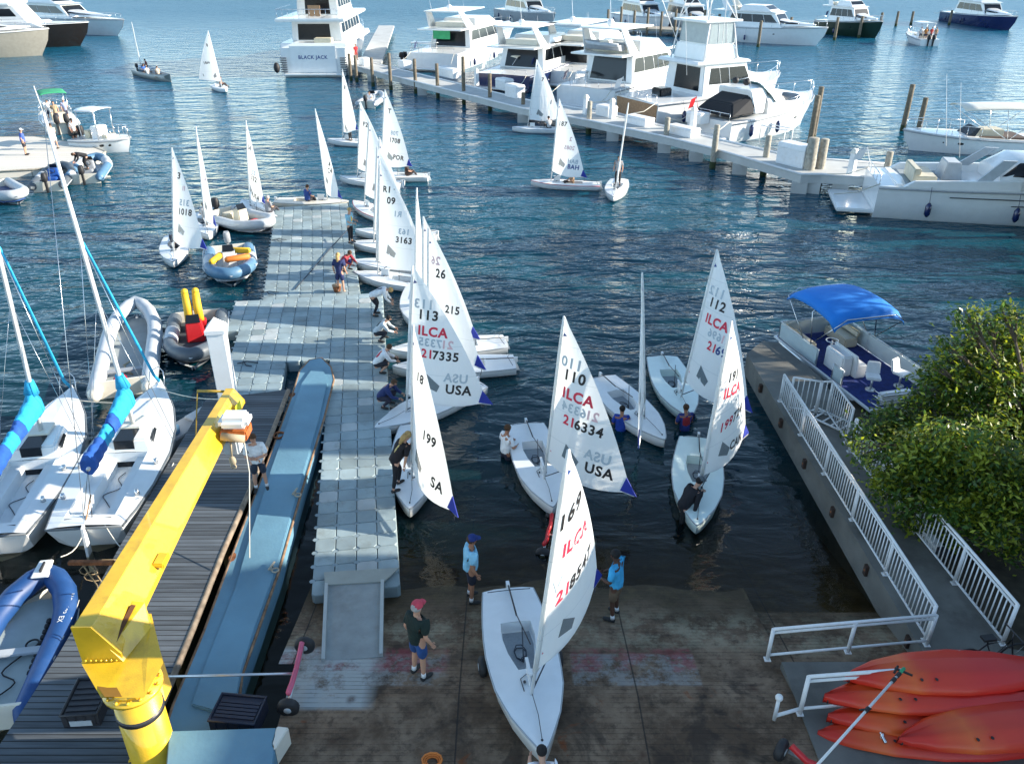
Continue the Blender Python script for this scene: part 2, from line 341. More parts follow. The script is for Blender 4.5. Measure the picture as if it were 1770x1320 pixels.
mb = MB(); mb.add([(-3000, -200, -3.2), (3000, -200, -3.2), (3000, 3000, -3.2), (-3000, 3000, -3.2)], [(0, 1, 2, 3)])
tag(build(mb, 'seabed', mat('harbour_mud', (.03, .035, .03), .95), fixn=False), kind='structure')

def ramp_mat():
    m, nt, b = nmat('ramp_concrete'); N = nt.nodes; L = nt.links
    tc = N.new('ShaderNodeTexCoord'); sp = N.new('ShaderNodeSeparateXYZ'); L.new(tc.outputs['Object'], sp.inputs[0])
    def noise(sc, det=6, ro=.6, mp=None, dist=0):
        nz = N.new('ShaderNodeTexNoise'); nz.inputs['Scale'].default_value = sc; nz.inputs['Detail'].default_value = det; nz.inputs['Roughness'].default_value = ro; nz.inputs['Distortion'].default_value = dist
        if mp: q = N.new('ShaderNodeMapping'); q.inputs['Scale'].default_value = mp; L.new(tc.outputs['Object'], q.inputs[0]); L.new(q.outputs[0], nz.inputs['Vector'])
        else: L.new(tc.outputs['Object'], nz.inputs['Vector'])
        return nz.outputs[0]
    def mr(src, a, b_, c=0, d=1):
        q = N.new('ShaderNodeMapRange'); q.inputs[1].default_value = a; q.inputs[2].default_value = b_; q.inputs[3].default_value = c; q.inputs[4].default_value = d; L.new(src, q.inputs[0]); return q.outputs[0]
    def mul(a, b_):
        q = N.new('ShaderNodeMath'); q.operation = 'MULTIPLY'
        for i, s_ in enumerate((a, b_)):
            if isinstance(s_, (int, float)): q.inputs[i].default_value = s_
            else: L.new(s_, q.inputs[i])
        return q.outputs[0]
    def mix(f, a, c):
        q = N.new('ShaderNodeMixRGB'); L.new(f, q.inputs[0])
        if isinstance(a, tuple): q.inputs[1].default_value = a+(1,)
        else: L.new(a, q.inputs[1])
        if isinstance(c, tuple): q.inputs[2].default_value = c+(1,)
        else: L.new(c, q.inputs[2])
        return q.outputs[0]
    base = mix(mr(noise(.9, 8, .7), .4, .6), (.1, .067, .044), (.24, .172, .118))
    base = mix(mul(mr(noise(4, 8, .75), .5, .66), .75), base, (.045, .034, .026))
    lite = mul(mul(mr(sp.outputs[1], 11.6, 12.2), mr(sp.outputs[1], 13.5, 12.9)), mr(noise(2.2, 9, .75), .46, .58)); base = mix(mul(lite, .7), base, (.3, .27, .19))
    dk_ = mul(mr(noise(.55, 7, .62, dist=.8), .54, .6), mr(sp.outputs[1], 13.0, 11.0, .3, 1)); base = mix(mul(dk_, .6), base, (.035, .028, .024))
    # damp, algae-brown band towards the waterline (a stain with its own wandering edge)
    wob = N.new('ShaderNodeMath'); wob.operation = 'MULTIPLY_ADD'; wob.inputs[1].default_value = 1.6; L.new(noise(.6, 6, .7), wob.inputs[0]); L.new(sp.outputs[1], wob.inputs[2])
    base = mix(mul(mr(wob.outputs[0], 13.3, 14.6), .9), base, (.042, .031, .015))
    base = mix(mul(mr(noise(1.7, 8, .75), .5, .62), mr(wob.outputs[0], 13.6, 14.6, 0, .55)), base, (.11, .085, .04))
    # worn white and red paint across the slip
    band = mul(mr(sp.outputs[1], 10.75, 10.8), mr(sp.outputs[1], 11.75, 11.7))
    leftp = mul(mr(sp.outputs[0], -1.1, -1.3), 1); rightp = mul(mr(sp.outputs[0], 1.25, 1.3), mr(sp.outputs[0], 3.75, 3.7))
    lr = N.new('ShaderNodeMath'); lr.operation = 'MAXIMUM'; L.new(leftp, lr.inputs[0]); L.new(rightp, lr.inputs[1])
    wear = mr(noise(1.9, 10, .8), .44, .56)
    band = mul(mul(band, lr.outputs[0]), wear)
    base = mix(mul(band, .62), base, (.3, .31, .3))
    redz = mul(mul(mr(sp.outputs[1], 11.15, 11.2), mr(noise(1.3, 4, .5), .42, .5)), mr(noise(7, 6, .7), .4, .52))
    base = mix(mul(mul(redz, mul(lr.outputs[0], mr(sp.outputs[1], 11.95, 11.85))), .5), base, (.28, .05, .07))
    lw = mul(mul(mr(sp.outputs[0], -2.4, -2.7), mul(mr(sp.outputs[1], 10.15, 10.25), mr(sp.outputs[1], 12.0, 11.85))), mr(noise(1.6, 9, .75), .36, .5)); base = mix(mul(lw, .85), base, (.4, .43, .42))
    # rust and oil blotches
    vo = N.new('ShaderNodeTexVoronoi'); vo.inputs['Scale'].default_value = 1.5; vo.inputs['Randomness'].default_value = 1; L.new(tc.outputs['Object'], vo.inputs['Vector'])
    spot = mul(mr(vo.outputs['Distance'], .2, .05), mr(noise(2.5, 5, .6), .42, .6))
    base = mix(mul(spot, .75), base, (.07, .035, .025))
    base = mix(mul(mul(mr(noise(1.1, 8, .7, dist=1.2), .6, .68), mr(sp.outputs[1], 11.6, 10.2)), .8), base, (.2, .06, .02))
    # cast grooves across the slip and a few long joints
    gy = N.new('ShaderNodeMath'); gy.operation = 'MULTIPLY'; gy.inputs[1].default_value = 9; L.new(sp.outputs[1], gy.inputs[0])
    gf = N.new('ShaderNodeMath'); gf.operation = 'FRACT'; L.new(gy.outputs[0], gf.inputs[0])
    gr = mul(mr(gf.outputs[0], .16, .05), mr(noise(2, 5, .6), .35, .6))
    base = mix(mul(gr, .6), base, (.045, .035, .028))
    jx = N.new('ShaderNodeMath'); jx.operation = 'MULTIPLY_ADD'; jx.inputs[1].default_value = .3; jx.inputs[2].default_value = .27; L.new(sp.outputs[0], jx.inputs[0])
    jf = N.new('ShaderNodeMath'); jf.operation = 'FRACT'; L.new(jx.outputs[0], jf.inputs[0])
    jn = mr(jf.outputs[0], .012, .006)
    base = mix(mul(jn, .8), base, (.03, .027, .025))
    L.new(base, b.inputs['Base Color'])
    L.new(mr(wob.outputs[0], 13.0, 14.6, .9, .6), b.inputs['Roughness']); b.inputs['Specular IOR Level'].default_value = .18
    bp = N.new('ShaderNodeBump'); bp.inputs['Strength'].default_value = .5; bp.inputs['Distance'].default_value = .02; bp.invert = True
    hh = N.new('ShaderNodeMath'); hh.operation = 'ADD'; L.new(gr, hh.inputs[0]); L.new(noise(14, 6, .7), hh.inputs[1]); L.new(hh.outputs[0], bp.inputs['Height']); L.new(bp.outputs[0], b.inputs['Normal'])
    return m
def rz_(x, y):
    """ramp height with the slight unevenness of worn concrete"""
    k = max(0, min(1, (y-11.6)/1.2)); return ramp_z(y)+k*.055*mnoise.noise(Vector((x*.55, y*.55, 3.1)))+k*.02*mnoise.noise(Vector((x*2.1, y*2.1, 7)))
mb = MB(); XS = 5.45; mb.add([(-4.1, -6, .72), (30, -6, .72), (30, 11.42, .0), (-4.1, 11.42, 0)], []); mb.v = []
mb.add([(-4.1, -6, .72), (30, -6, .72), (30, 10.507, .72), (-4.1, 10.507, .72), (-4.1, -6, -2), (-4.1, 10.507, -2)], [(0, 1, 2, 3), (0, 3, 5, 4)])
mb.add([(-4.1, 10.507, .72), (14, 10.507, .72), (14, 11.42, ramp_z(11.42)), (-4.1, 11.42, ramp_z(11.42))], [(0, 1, 2, 3)])
NX, NY = 60, 70
gx = [-4.5+(XS+4.5)*i/NX for i in range(NX+1)]; gy = [11.42+8.6*j/NY for j in range(NY+1)]+[26]
mb.add([(x, y, rz_(x, y)) for y in gy for x in gx], [(j*(NX+1)+i, j*(NX+1)+i+1, (j+1)*(NX+1)+i+1, (j+1)*(NX+1)+i) for j in range(len(gy)-1) for i in range(NX)], True)
for a, c in zip(gy, gy[1:]):
    mb.add([(XS, a, ramp_z(a)-.16), (14, a, ramp_z(a)-.16), (14, c, ramp_z(c)-.16), (XS, c, ramp_z(c)-.16), (XS, a, rz_(XS, a)), (XS, c, rz_(XS, c))], [(0, 1, 2, 3), (0, 4, 5, 3)])
mb.add([(XS, 11.42, ramp_z(11.42)), (14, 11.42, ramp_z(11.42)), (14, 11.42, ramp_z(11.42)-.16), (XS, 11.42, ramp_z(11.42)-.16)], [(0, 1, 2, 3)])
tag(build(mb, 'boat_ramp', ramp_mat(), fixn=False), kind='structure')
# ------------------------------------------------------------------ quay on the right
def P2(px, py, z): p = W(px, py, z); return (p.x, p.y)
ZQ = .75
quay = [P2(1291, 611, ZQ), P2(1318, 589, ZQ), P2(1346, 592, ZQ), P2(1418, 651, ZQ), P2(1507, 775, ZQ), P2(1566, 870, ZQ), P2(1610, 950, ZQ), P2(1745, 1120, ZQ)]
mb = MB(); e = quay[-1]; l1 = P2(1586, 1103, ZQ)
q2 = quay+[(14.5, e[1]-1.2), (30, e[1]-1.2), (30, -6), (5.35, -6), (5.35, 11.28), (l1[0]-.05, 11.28)]
mb.prism(q2, -3, ZQ)
tag(build(mb, 'quay', mat('quay_concrete', (.15, .15, .135), .85, var=.3, scale=.9, bump=.35, bscale=30, dirt=.75, dirtcol=(.05, .045, .04))), kind='structure')
A0 = Vector((*P2(1291, 611, ZQ), 0)); A1 = Vector((l1[0], l1[1], 0)); qd = (A1-A0).normalized(); qn = Vector((-qd.y, qd.x, 0))
if qn.x > 0: qn = -qn
# rusty lugs along the quay face
for k in range(9):
    p = A0+qd*(2.0+k*2.15)+qn*.06
    t = thing('wall_bracket', '%s rusty bracket from the seaward end of the quay wall' % ['first', 'second', 'third', 'fourth', 'fifth', 'sixth', 'seventh', 'eighth', 'last'][k], 'bracket', (p.x, p.y, .5), math.atan2(qd.y, qd.x), 'rusty brackets along the quay wall')
    b_ = MB(); b_.block(-.07, .07, -.05, .05, -.14, .14); build(b_, 'plate', mat('dark_rust', (.06, .035, .025), .9, var=.5, scale=9, bump=.4), t, .01)
    b_ = MB(); b_.rod((0, -.06, 0), (0, .1, .03), .03); build(b_, 'bolt', M_rust, t)

def rail_run(name, label, pts, h, m, baluster=.0, posts=1.9, mid=(), top2=0.0, cat='railing', r=.03, lean=0.0, low=.1, group=None):
    """railing of round tube along a line of ground points"""
    pts = [Vector(p) for p in pts]; o = pts[0].copy(); t = thing(name, label, cat, o, 0, group); pts = [p-o for p in pts]
    up = Vector((0, 0, h)); a = MB(); b_ = MB(); c = MB(); nb = 0; nposts = []
    a.path([p+up for p in pts], r); build(a, 'top_rail', m, t); a = MB()
    if top2: q = MB(); q.path([p+up*(1-top2) for p in pts], r*.8); build(q, 'second_rail', m, t)
    b_.path([p+Vector((0, 0, low)) for p in pts], r*.8)
    for z in mid: b_.path([p+Vector((0, 0, z)) for p in pts], r*.8)
    build(b_, 'lower_rail', m, t)
    for i in range(len(pts)-1):
        L_ = (pts[i+1]-pts[i]).length; n = max(1, round(L_/posts)); d = (pts[i+1]-pts[i])/n
        for k in range(n+(1 if i == len(pts)-2 else 0)):
            p = pts[i]+d*k; q = MB(); q.rod(p, p+up, r*1.25); q.block(p.x-.06, p.x+.06, p.y-.06, p.y+.06, p.z-.001, p.z+.015); build(q, 'post', m, t)
        if baluster:
            n = int(L_/baluster); d = (pts[i+1]-pts[i])/n
            for k in range(1, n):
                p = pts[i]+d*k; q = MB(); q.rod(p+Vector((0, 0, low)), p+up*(1-top2), r*.5, n=5)
                if nb < 98: build(q, 'baluster', m, t)
                else: c.v, c.f = c.v, c.f; c.add(q.v, q.f, True)
                nb += 1
    if c.v: o_ = build(c, 'baluster', m, t); o_['kind'] = 'stuff'
    return t
r0 = A0+qd*3.3-qn*.12; r1 = A1+qd*.05-qn*.12
rail_run('railing', 'long white baluster railing along the edge of the concrete quay above the ramp', [(r0.x, r0.y, ZQ), (r1.x, r1.y, ZQ)], 0.93, M_wpaint, .135, 1.9, top2=.09, r=.03)
e1 = W(1326, 1139, ZQ)
rail_run('railing', 'low open white tube railing at the foot of the quay with three bays', [(e1.x, e1.y, ZQ), (r1.x-.02, r1.y-.12, ZQ)], .8, M_wpaint, 0, 1.35, top2=.12, low=.12, r=.032)
k0 = W(1338, 1243, ZQ); k1 = W(1425, 1233, ZQ)
rail_run('railing', 'white tube railing running behind the red kayaks', [(k1.x-.45, k1.y, ZQ), (k1.x+1.5, k1.y+.18, ZQ), (k1.x+4.2, k1.y+.35, ZQ)], .95, M_wpaint, 0, 1.5, top2=.12, low=.14, r=.034)
t = thing('rail_stub', 'short white tube barrier with a knob on its post left of the kayaks', 'barrier', (k0.x, k0.y, ZQ))
q = MB(); q.rod((0, 0, 0), (0, 0, .55), .035); q.ball((0, 0, .57), .07); build(q, 'post', M_wpaint, t)
q = MB(); q.rod((0, 0, .1), (k1.x-.45-k0.x, k1.y-k0.y, .14), .033); build(q, 'lower_rail', M_wpaint, t)
f0 = Vector((*P2(1555, 880, ZQ), ZQ)); f1 = Vector((*P2(1742, 1112, ZQ), ZQ)); fd = (f1-f0).normalized(); fn = Vector((-fd.y, fd.x, 0)); fn = fn if fn.x > 0 else -fn
f0 = f0-fn*.12-fd*2.6; f1 = f1-fn*.12
rail_run('railing', 'white baluster railing under the tree on the far side of the quay', [f0, f1], 1.05, M_wpaint, .135, 1.9, top2=.09, r=.032)
# gate at the pontoon boat
g = [W(1362, 708, ZQ), W(1408, 716, ZQ)]
rail_run('gate', 'white baluster gate panel across the quay beside the pontoon boat', [g[0], g[1]], 1.1, M_wpaint, .13, 1.2, r=.03, cat='gate')
g2 = [W(1410, 716, ZQ), W(1428, 716, ZQ), W(1462, 765, ZQ)]
rail_run('gate', 'white baluster gate panel angled open towards the tree', g2, 1.1, M_wpaint, .13, 1.2, r=.03, cat='gate')
t = thing('boarding_step', 'white slatted boarding ladder lying on the quay beside the gate', 'ladder', W(1428, 722, ZQ+.06), R(-52))
q = MB()
for s_ in (-1, 1): q.rod((-.6, s_*.3, 0), (.75, s_*.3, 0), .03)
for k in range(5): q.rod((-.5+k*.28, -.3, 0), (-.5+k*.28, .3, 0), .028)
build(q, 'frame', M_wpaint, t)
t = thing('pipe_beam', 'white square beam lying along the foot of the fence under the tree', 'beam', W(1585, 905, ZQ+.08), math.atan2(fd.y, fd.x))
q = MB(); q.block(-1.15, 1.0, -.1, .1, -.06, .12); build(q, 'beam', M_wpaint, t, .015)
q = MB(); q.block(1.0, 1.18, -.12, .12, -.07, .14); build(q, 'end_cap', M_blackp, t, .01)

# ------------------------------------------------------------------ modular floating dock
def floats_mat(): return attr_mat('float_plastic', .6, 1.1, .2, .25, 60)
CU = .49
fd_o = W(692, 1012, .4); fd_u = Vector((-.988, -.155, 0)); fd_v = Vector((-.155, .988, 0))
dock = MB(); dr = random.Random(3)
def float_cube(o, u, v, z=.38):
    c = .5*CU; g = .006; k = .075
    tone = dr.choice([.8, .9, 1, 1, 1, 1.05, 1.12]); b_ = dr.uniform(-.01, .02)
    dock.cc = (.265*tone, .335*tone+b_*.4, .35*tone+b_)
    if dr.random() < .05: dock.cc = (.4, .44, .44)
    outl = [(-c+g, -c+k), (-c+k, -c+g), (c-k, -c+g), (c-g, -c+k), (c-g, c-k), (c-k, c-g), (-c+k, c-g), (-c+g, c-k)]
    zc = z+dr.uniform(-.008, .008)
    def ring(sc, zz): return [tuple(o+u*(x*sc)+v*(y*sc)+Vector((0, 0, zz))) for x, y in outl]
    a = ring(1, -.1); b2 = ring(1, zc-.02); d = ring(.95, zc); n = 8
    dock.add(a+b2+d, [(i, (i+1) % n, n+(i+1) % n, n+i) for i in range(n)]+[(n+i, n+(i+1) % n, 2*n+(i+1) % n, 2*n+i) for i in range(n)]+[tuple(range(2*n, 3*n))])
    # connecting pin in the corner
    p = o+u*c+v*c; dock.cc = (.23, .3, .33)
    dock.add([tuple(p+u*(.07*math.cos(i*PI/3))+v*(.07*math.sin(i*PI/3))+Vector((0, 0, zc-.012))) for i in range(6)], [(0, 1, 2, 3, 4, 5)])
dock_pts = []
def cell(i, j):
    float_cube(Vector((fd_o.x, fd_o.y, 0))+fd_u*((i+.5)*CU)+fd_v*((j+.5)*CU), fd_u, fd_v)
for j in range(0, 36):
    for i in range(0, 12):
        if (i < 4) or (j >= 24 and i < 11+(j > 29)) or (j >= 19 and 7 <= i < 11): cell(i, j)
uo = W(622, 497, .4); ud = (W(602, 356, .4)-uo).normalized(); uu = Vector((-ud.y, ud.x, 0))
uo2 = Vector((uo.x, uo.y, 0))
for j in range(-2, 27):
    for i in range(0, 8): float_cube(uo2+uu*((i+.5)*CU)+ud*((j+.1)*CU), uu, ud, .355)
fd = build(dock, 'floating_dock', floats_mat(), fixn=False, attr=True)
tag(fd, 'modular floating dock of grey-blue plastic cubes reaching out into the harbour', 'floating dock')
ZF = .38
t = thing('gangway', 'grey aluminium gangplate with raised side rails linking ramp and floating dock', 'gangway', (0, 0, 0))
a, b_, c, d = W(562, 1012, .47), W(664, 1006, .47), W(662, 1134, .52), W(556, 1143, .52)
q = MB(); q.add([a, b_, c, d, a-Vector((0, 0, .06)), b_-Vector((0, 0, .06)), c-Vector((0, 0, .06)), d-Vector((0, 0, .06))], [(0, 1, 2, 3), (7, 6, 5, 4), (0, 4, 5, 1), (1, 5, 6, 2), (2, 6, 7, 3), (3, 7, 4, 0)])
build(q, 'deck_plate', mat('gangway_plate', (.27, .3, .3), .6, .1, var=.15, scale=2.5, bump=.4, bscale=90, dirt=.4, dirtcol=(.13, .13, .11)), t)
for p0, p1 in ((a, d), (b_, c)):
    q = MB(); n = Vector((.07 if p0 is a else -.07, 0, 0)); u = Vector((0, 0, .09))
    q.hexa([p0-n*0, p0+n, p1+n, p1, p0+u, p0+n+u, p1+n+u, p1+u]); build(q, 'side_rail', mat('gangway_rail', (.4, .43, .42), .5, .2), t)
q = MB(); a2, b2 = W(560, 990, .45), W(690, 982, .45); q.hexa([a, b_, b2, a2, a+Vector((0, 0, .03)), b_+Vector((0, 0, .03)), b2+Vector((0, 0, .03)), a2+Vector((0, 0, .03))])
build(q, 'flap', mat('flap_rubber', (.3, .32, .29), .8), t)

# ------------------------------------------------------------------ blue pontoon barge
ZB = .5
M_barge = mat('barge_blue_paint', (.13, .27, .36), .55, var=.16, scale=.7, bump=.25, bscale=12, dirt=.5, dirtcol=(.07, .16, .25))
M_bargel = mat('barge_side_paint', (.11, .22, .3), .6, var=.18, scale=1.0, dirt=.35, dirtcol=(.1, .09, .07))
t = thing('pontoon_barge', 'long flat blue steel barge with a rounded end lying between timber dock and floating dock', 'barge', (0, 0, 0))
rim = [(300, 1215), (352, 1092), (412, 930), (462, 800), (506, 680), (518, 640), (535, 622), (556, 618), (572, 634), (577, 656), (560, 722), (520, 852), (482, 985), (445, 1090), (418, 1165), (398, 1330), (262, 1330)]
pl = [P2(x, y, ZB) for x, y in rim]
q = MB(); q.prism(pl, -.4, ZB); build(q, 'deck', M_barge, t)
q = MB(); q.path([(x, y, ZB-.02) for x, y in pl], .035, 6, closed=True); build(q, 'rim', mat('rust_rim', (.24, .15, .09), .85, var=.4, scale=5, bump=.4), t)
lp = [P2(x, y, ZB+.09) for x, y in [(468, 808), (428, 935), (405, 1015), (352, 1150), (330, 1215), (402, 1235), (418, 1155), (440, 1085), (478, 980), (514, 852), (552, 722), (566, 660), (558, 634), (540, 634), (520, 662)]]
q = MB(); q.prism(lp, ZB-.02, ZB+.07); build(q, 'raised_deck', M_barge, t, .02)
for (x, y) in ((510, 853), (470, 982)):
    p = W(x, y, ZB+.09); cl = MB(); cl.rod((p.x-.03, p.y-.12, p.z+.07), (p.x+.03, p.y+.14, p.z+.07), .025); cl.rod((p.x, p.y-.05, p.z-.02), (p.x, p.y-.05, p.z+.07), .02); cl.rod((p.x, p.y+.06, p.z-.02), (p.x, p.y+.06, p.z+.07), .02); cl.torus((p.x+.1, p.y-.08, p.z+.02), .07, .018, 'z'); build(cl, 'cleat', mat('cleat_rope', (.4, .36, .28), .8), t)
p = W(482, 752, ZB+.03); q = MB(); q.torus((p.x, p.y, p.z), .16, .035, 'z'); build(q, 'mooring_ring', M_rust, t)
for (x, y) in ((402, 962), (398, 905), (505, 682)):
    p = W(x, y, ZB+.01); q = MB(); q.prism([(p.x+.09*math.cos(a_)*rnd.uniform(.7, 1.2), p.y+.16*math.sin(a_)) for a_ in [i*PI/4 for i in range(8)]], ZB-.02, ZB+.006); build(q, 'rust_patch', M_rust, t)
# blue box deck in the foreground with white corner
zt = 1.1
c = [W(292, 1262, zt), W(478, 1256, zt), W(478, 1262, zt), W(470, 1345, zt), W(285, 1345, zt)]
t = thing('equipment_box', 'blue metal deck box with a white corner bumper at the foot of the crane', 'box', (0, 0, 0))
q = MB(); q.prism([(p.x, p.y) for p in c], .5, zt); build(q, 'box', M_barge, t, .02)
p = W(482, 1275, zt-.1); q = MB(); q.prism([(p.x-.06, p.y+.16), (p.x+.16, p.y+.13), (p.x+.02, p.y-.32), (p.x-.06, p.y-.2)], .7, zt+.02); build(q, 'corner_bumper', M_white2, t, .02)

# ------------------------------------------------------------------ timber dock
ZT = .62
t = thing('timber_dock', 'dark weathered timber dock with cross planks beside the keelboats', 'dock', (0, 0, 0))
wpoly = [P2(x, y, ZT) for x, y in [(498, 673), (472, 742), (432, 843), (385, 950), (332, 1085), (280, 1212), (240, 1345), (-40, 1345), (30, 1240), (100, 1132), (160, 1030), (208, 942), (262, 850), (330, 735), (356, 690)]]
q = MB(); q.prism(wpoly, ZT-.16, ZT)
dk = build(q, 'planking', stripe_mat('dock_planks', 1, 7.2, (.085, .1, .115), (.008, .008, .009), .55, .8, .14), t)
q = MB(); e0 = [(*P2(x, y, ZT), ZT-.04) for x, y in [(498, 673), (432, 843), (385, 950), (332, 1085), (280, 1212)]]
q.path(e0, .07, 6); build(q, 'edge_beam', mat('edge_timber', (.24, .19, .14), .85, var=.35, scale=6, dirt=.5, dirtcol=(.12, .05, .02)), t)
for (x, y) in [(470, 735), (400, 905), (318, 1110), (225, 915), (120, 1105)]:
    p = P2(x, y, 0); q = MB(); q.rod((p[0]-.25 if x > 300 else p[0]+.3, p[1], -2.5), (p[0]-.25 if x > 300 else p[0]+.3, p[1], ZT-.17), .14, n=10); build(q, 'pile', M_wood, t)

# ------------------------------------------------------------------ white square capped pile
def sq_pile(name, label, p, h, w, parent=None, grp=None):
    t = thing(name, label, 'piling', p, R(8), grp)
    q = MB(); q.block(-w/2, w/2, -w/2, w/2, 0, h); build(q, 'post', M_white, t, .02)
    q = MB(); k = w/2+.03; q.add([(-k, -k, h), (k, -k, h), (k, k, h), (-k, k, h), (-k, -k, h+.12), (k, -k, h+.12), (k, k, h+.12), (-k, k, h+.12), (0, 0, h+.45)], [(0, 3, 2, 1), (0, 1, 5, 4), (1, 2, 6, 5), (2, 3, 7, 6), (3, 0, 4, 7), (4, 5, 8), (5, 6, 8), (6, 7, 8), (7, 4, 8)]); build(q, 'cap', M_white, t)
    return t
sq_pile('capped_piling', 'tall white square piling with a pointed cap behind the crane arm', W(400, 712, .3), 2.75, .5)

# ------------------------------------------------------------------ yellow crane
M_yellow = mat('crane_yellow2', (.74, .46, .018), .42, var=.12, scale=2.5, dirt=.5, dirtcol=(.36, .15, .02), coat=.8, bump=.15, bscale=40)
O = W(233, 1195, 2.2); O.z = .1
t = thing('jib_crane', 'yellow steel jib crane with a long box arm over the timber dock', 'crane', O)
q = MB(); n = 32
q.path([(0, 0, 0), (0, 0, .05), (0, 0, 2.24)], [.38, .375, .365], n); build(q, 'column', M_yellow, t)
q = MB(); q.path([(0, 0, .0), (0, 0, .07)], .72, 24)
for k in range(8):
    a = k*PI/4+.3; d_ = Vector((-math.sin(a), math.cos(a), 0))*.02; P_ = [Vector((.38*math.cos(a), .38*math.sin(a), .6)), Vector((.38*math.cos(a), .38*math.sin(a), .06)), Vector((.7*math.cos(a), .7*math.sin(a), .06))]; q.add([p_+d_ for p_ in P_]+[p_-d_ for p_ in P_], [(0, 1, 2), (5, 4, 3), (0, 3, 4, 1), (1, 4, 5, 2), (2, 5, 3, 0)])
build(q, 'base_flange', M_yellow, t)
q = MB(); q.path([(0, 0, 1.66), (0, 0, 1.76)], .385, n); build(q, 'black_band', M_blackp, t)
near0 = W(129, 1082, 3.2)-O; far0 = W(384, 672, 3.05)-O
ax = (far0-near0); ax.z = 0; ax.normalize(); rt = Vector((ax.y, -ax.x, 0)); near = near0+rt*.3; farp = far0+rt*.21; near.z = farp.z = 0; Lr = (farp-near).length; ZO = O.z
def sec(pos, w, h, zt):
    c = near+ax*pos; return [tuple(c+rt*x+Vector((0, 0, zt-ZO+z))) for x, z in [(-w*.5, 0), (-w*.03, 0), (w*.5, -h*.78), (w*.5, -h), (-w*.5, -h)]]
q = MB(); q.loft([sec(0, .64, .72, 3.2), sec(Lr*.4, .56, .58, 3.14), sec(Lr, .42, .42, 3.05)], smooth=False, closed=True); build(q, 'arm', M_yellow, t, .01)
q = MB(); q.loft([sec(-.05, .68, .78, 3.22), sec(.0, .68, .78, 3.22)], smooth=False, closed=True); build(q, 'end_plate', M_yellow, t)
def on(x, y, z): return tuple(near+rt*x+ax*y+Vector((0, 0, z-ZO)))
# slewing head between column and arm
q = MB(); q.path([(0, 0, 2.22), (0, 0, 2.28)], .47, 26); q.path([(0, 0, 2.28), (0, 0, 2.36)], .36, 22)
for k in range(14): a = k*PI/7; q.path([(.42*math.cos(a), .42*math.sin(a), 2.28), (.42*math.cos(a), .42*math.sin(a), 2.32)], .03, 6)
build(q, 'slew_flange', M_yellow, t)
cN = [on(-.36, -.08, 2.44), on(.4, -.08, 2.44), on(.45, 1.0, 2.5), on(-.36, 1.0, 2.5)]; cB = [(-.34, -.36, 2.37), (.36, -.36, 2.37), (.4, .36, 2.37), (-.3, .36, 2.37)]
q = MB(); q.hexa(cB+cN); build(q, 'head_box', M_yellow, t, .01)
q = MB(); q.add([tuple(Vector(on(-.3, -.1, 2.36))), tuple(Vector(on(.05, -.1, 2.36))), (.02, -.375, 2.42), (-.26, -.375, 2.42)], [(0, 1, 2, 3)]); build(q, 'recess', mat('crane_shadow_paint', (.25, .12, .01), .7), t, fixn=False)  # flat darker quad: the shade of a recess put into its paint
sp_ = [W(229, 1038, 2.85), W(250, 1041, 2.8), W(297, 1186, 1.75), W(286, 1210, 1.65), W(207, 1154, 2.3), W(190, 1122, 2.72)]
nn_ = (sp_[2]-sp_[0]).cross(sp_[5]-sp_[0]).normalized()*.04; sp_ = [p-O for p in sp_]
q = MB(); k6 = 6; q.add(sp_+[p+nn_ for p in sp_], [tuple(range(6)), tuple(range(11, 5, -1))]+[(i_, (i_+1) % 6, 6+(i_+1) % 6, 6+i_) for i_ in range(6)]); build(q, 'side_plate', M_yellow, t)
up_ = nn_ if (nn_.z > 0) else -nn_
sl_ = [W(223, 1047, 2.84)-O, W(231, 1048, 2.82)-O, W(193, 1121, 2.7)-O, W(186, 1116, 2.73)-O]
q = MB(); q.add([p+up_*1.6 for p in sl_]+[p-up_*.2 for p in sl_], [(0, 1, 2, 3), (7, 6, 5, 4), (0, 4, 5, 1), (1, 5, 6, 2), (2, 6, 7, 3), (3, 7, 4, 0)]); build(q, 'slot', mat('dark_brown_steel', (.09, .035, .01), .8, var=.3), t)
for k in range(7):
    q = MB(); c = Vector(on(-.26+k*.085, -.08, 2.5)); q.ball(c, .02, 6, 4); build(q, 'bolt', M_yellow, t)
# hoist trolley near the outer end
tr = near+ax*(Lr*.80); c = tr+rt*.42+Vector((0, 0, 2.76))
def hb_(x0, x1, y0, y1, z0, z1): return [tuple(c+rt*x+ax*y+Vector((0, 0, z))) for x, y, z in [(x0, y0, z0), (x1, y0, z0), (x1, y1, z0), (x0, y1, z0), (x0, y0, z1), (x1, y0, z1), (x1, y1, z1), (x0, y1, z1)]]
q = MB(); q.hexa(hb_(-.28, .42, -.3, .3, .1, .42)); build(q, 'hoist_cover', M_white, t, .11)
q = MB(); q.hexa(hb_(-.24, .38, -.33, .2, -.14, .12)); build(q, 'housing', mat('orange_brown_primer', (.4, .11, .02), .7, var=.4, scale=6, dirt=.5), t, .03)
q = MB(); q.path([c+rt*-.2-ax*.34+Vector((0, 0, .02)), c+rt*.34-ax*.34+Vector((0, 0, -.06))], .1, 12); build(q, 'winch_drum', M_tan, t)
q = MB(); q.hexa(hb_(-.3, .1, -.2, .2, -.62, -.2)); build(q, 'motor_box', M_lgray, t, .05)
q = MB(); q.path([c+rt*.3-ax*.3+Vector((0, 0, -.1)), c+rt*.36-ax*.5+Vector((0, 0, -.9)), c+rt*.7-ax*2.4+Vector((0, 0, -1.9))], .013, 6); build(q, 'hoist_rope', M_rope, t)
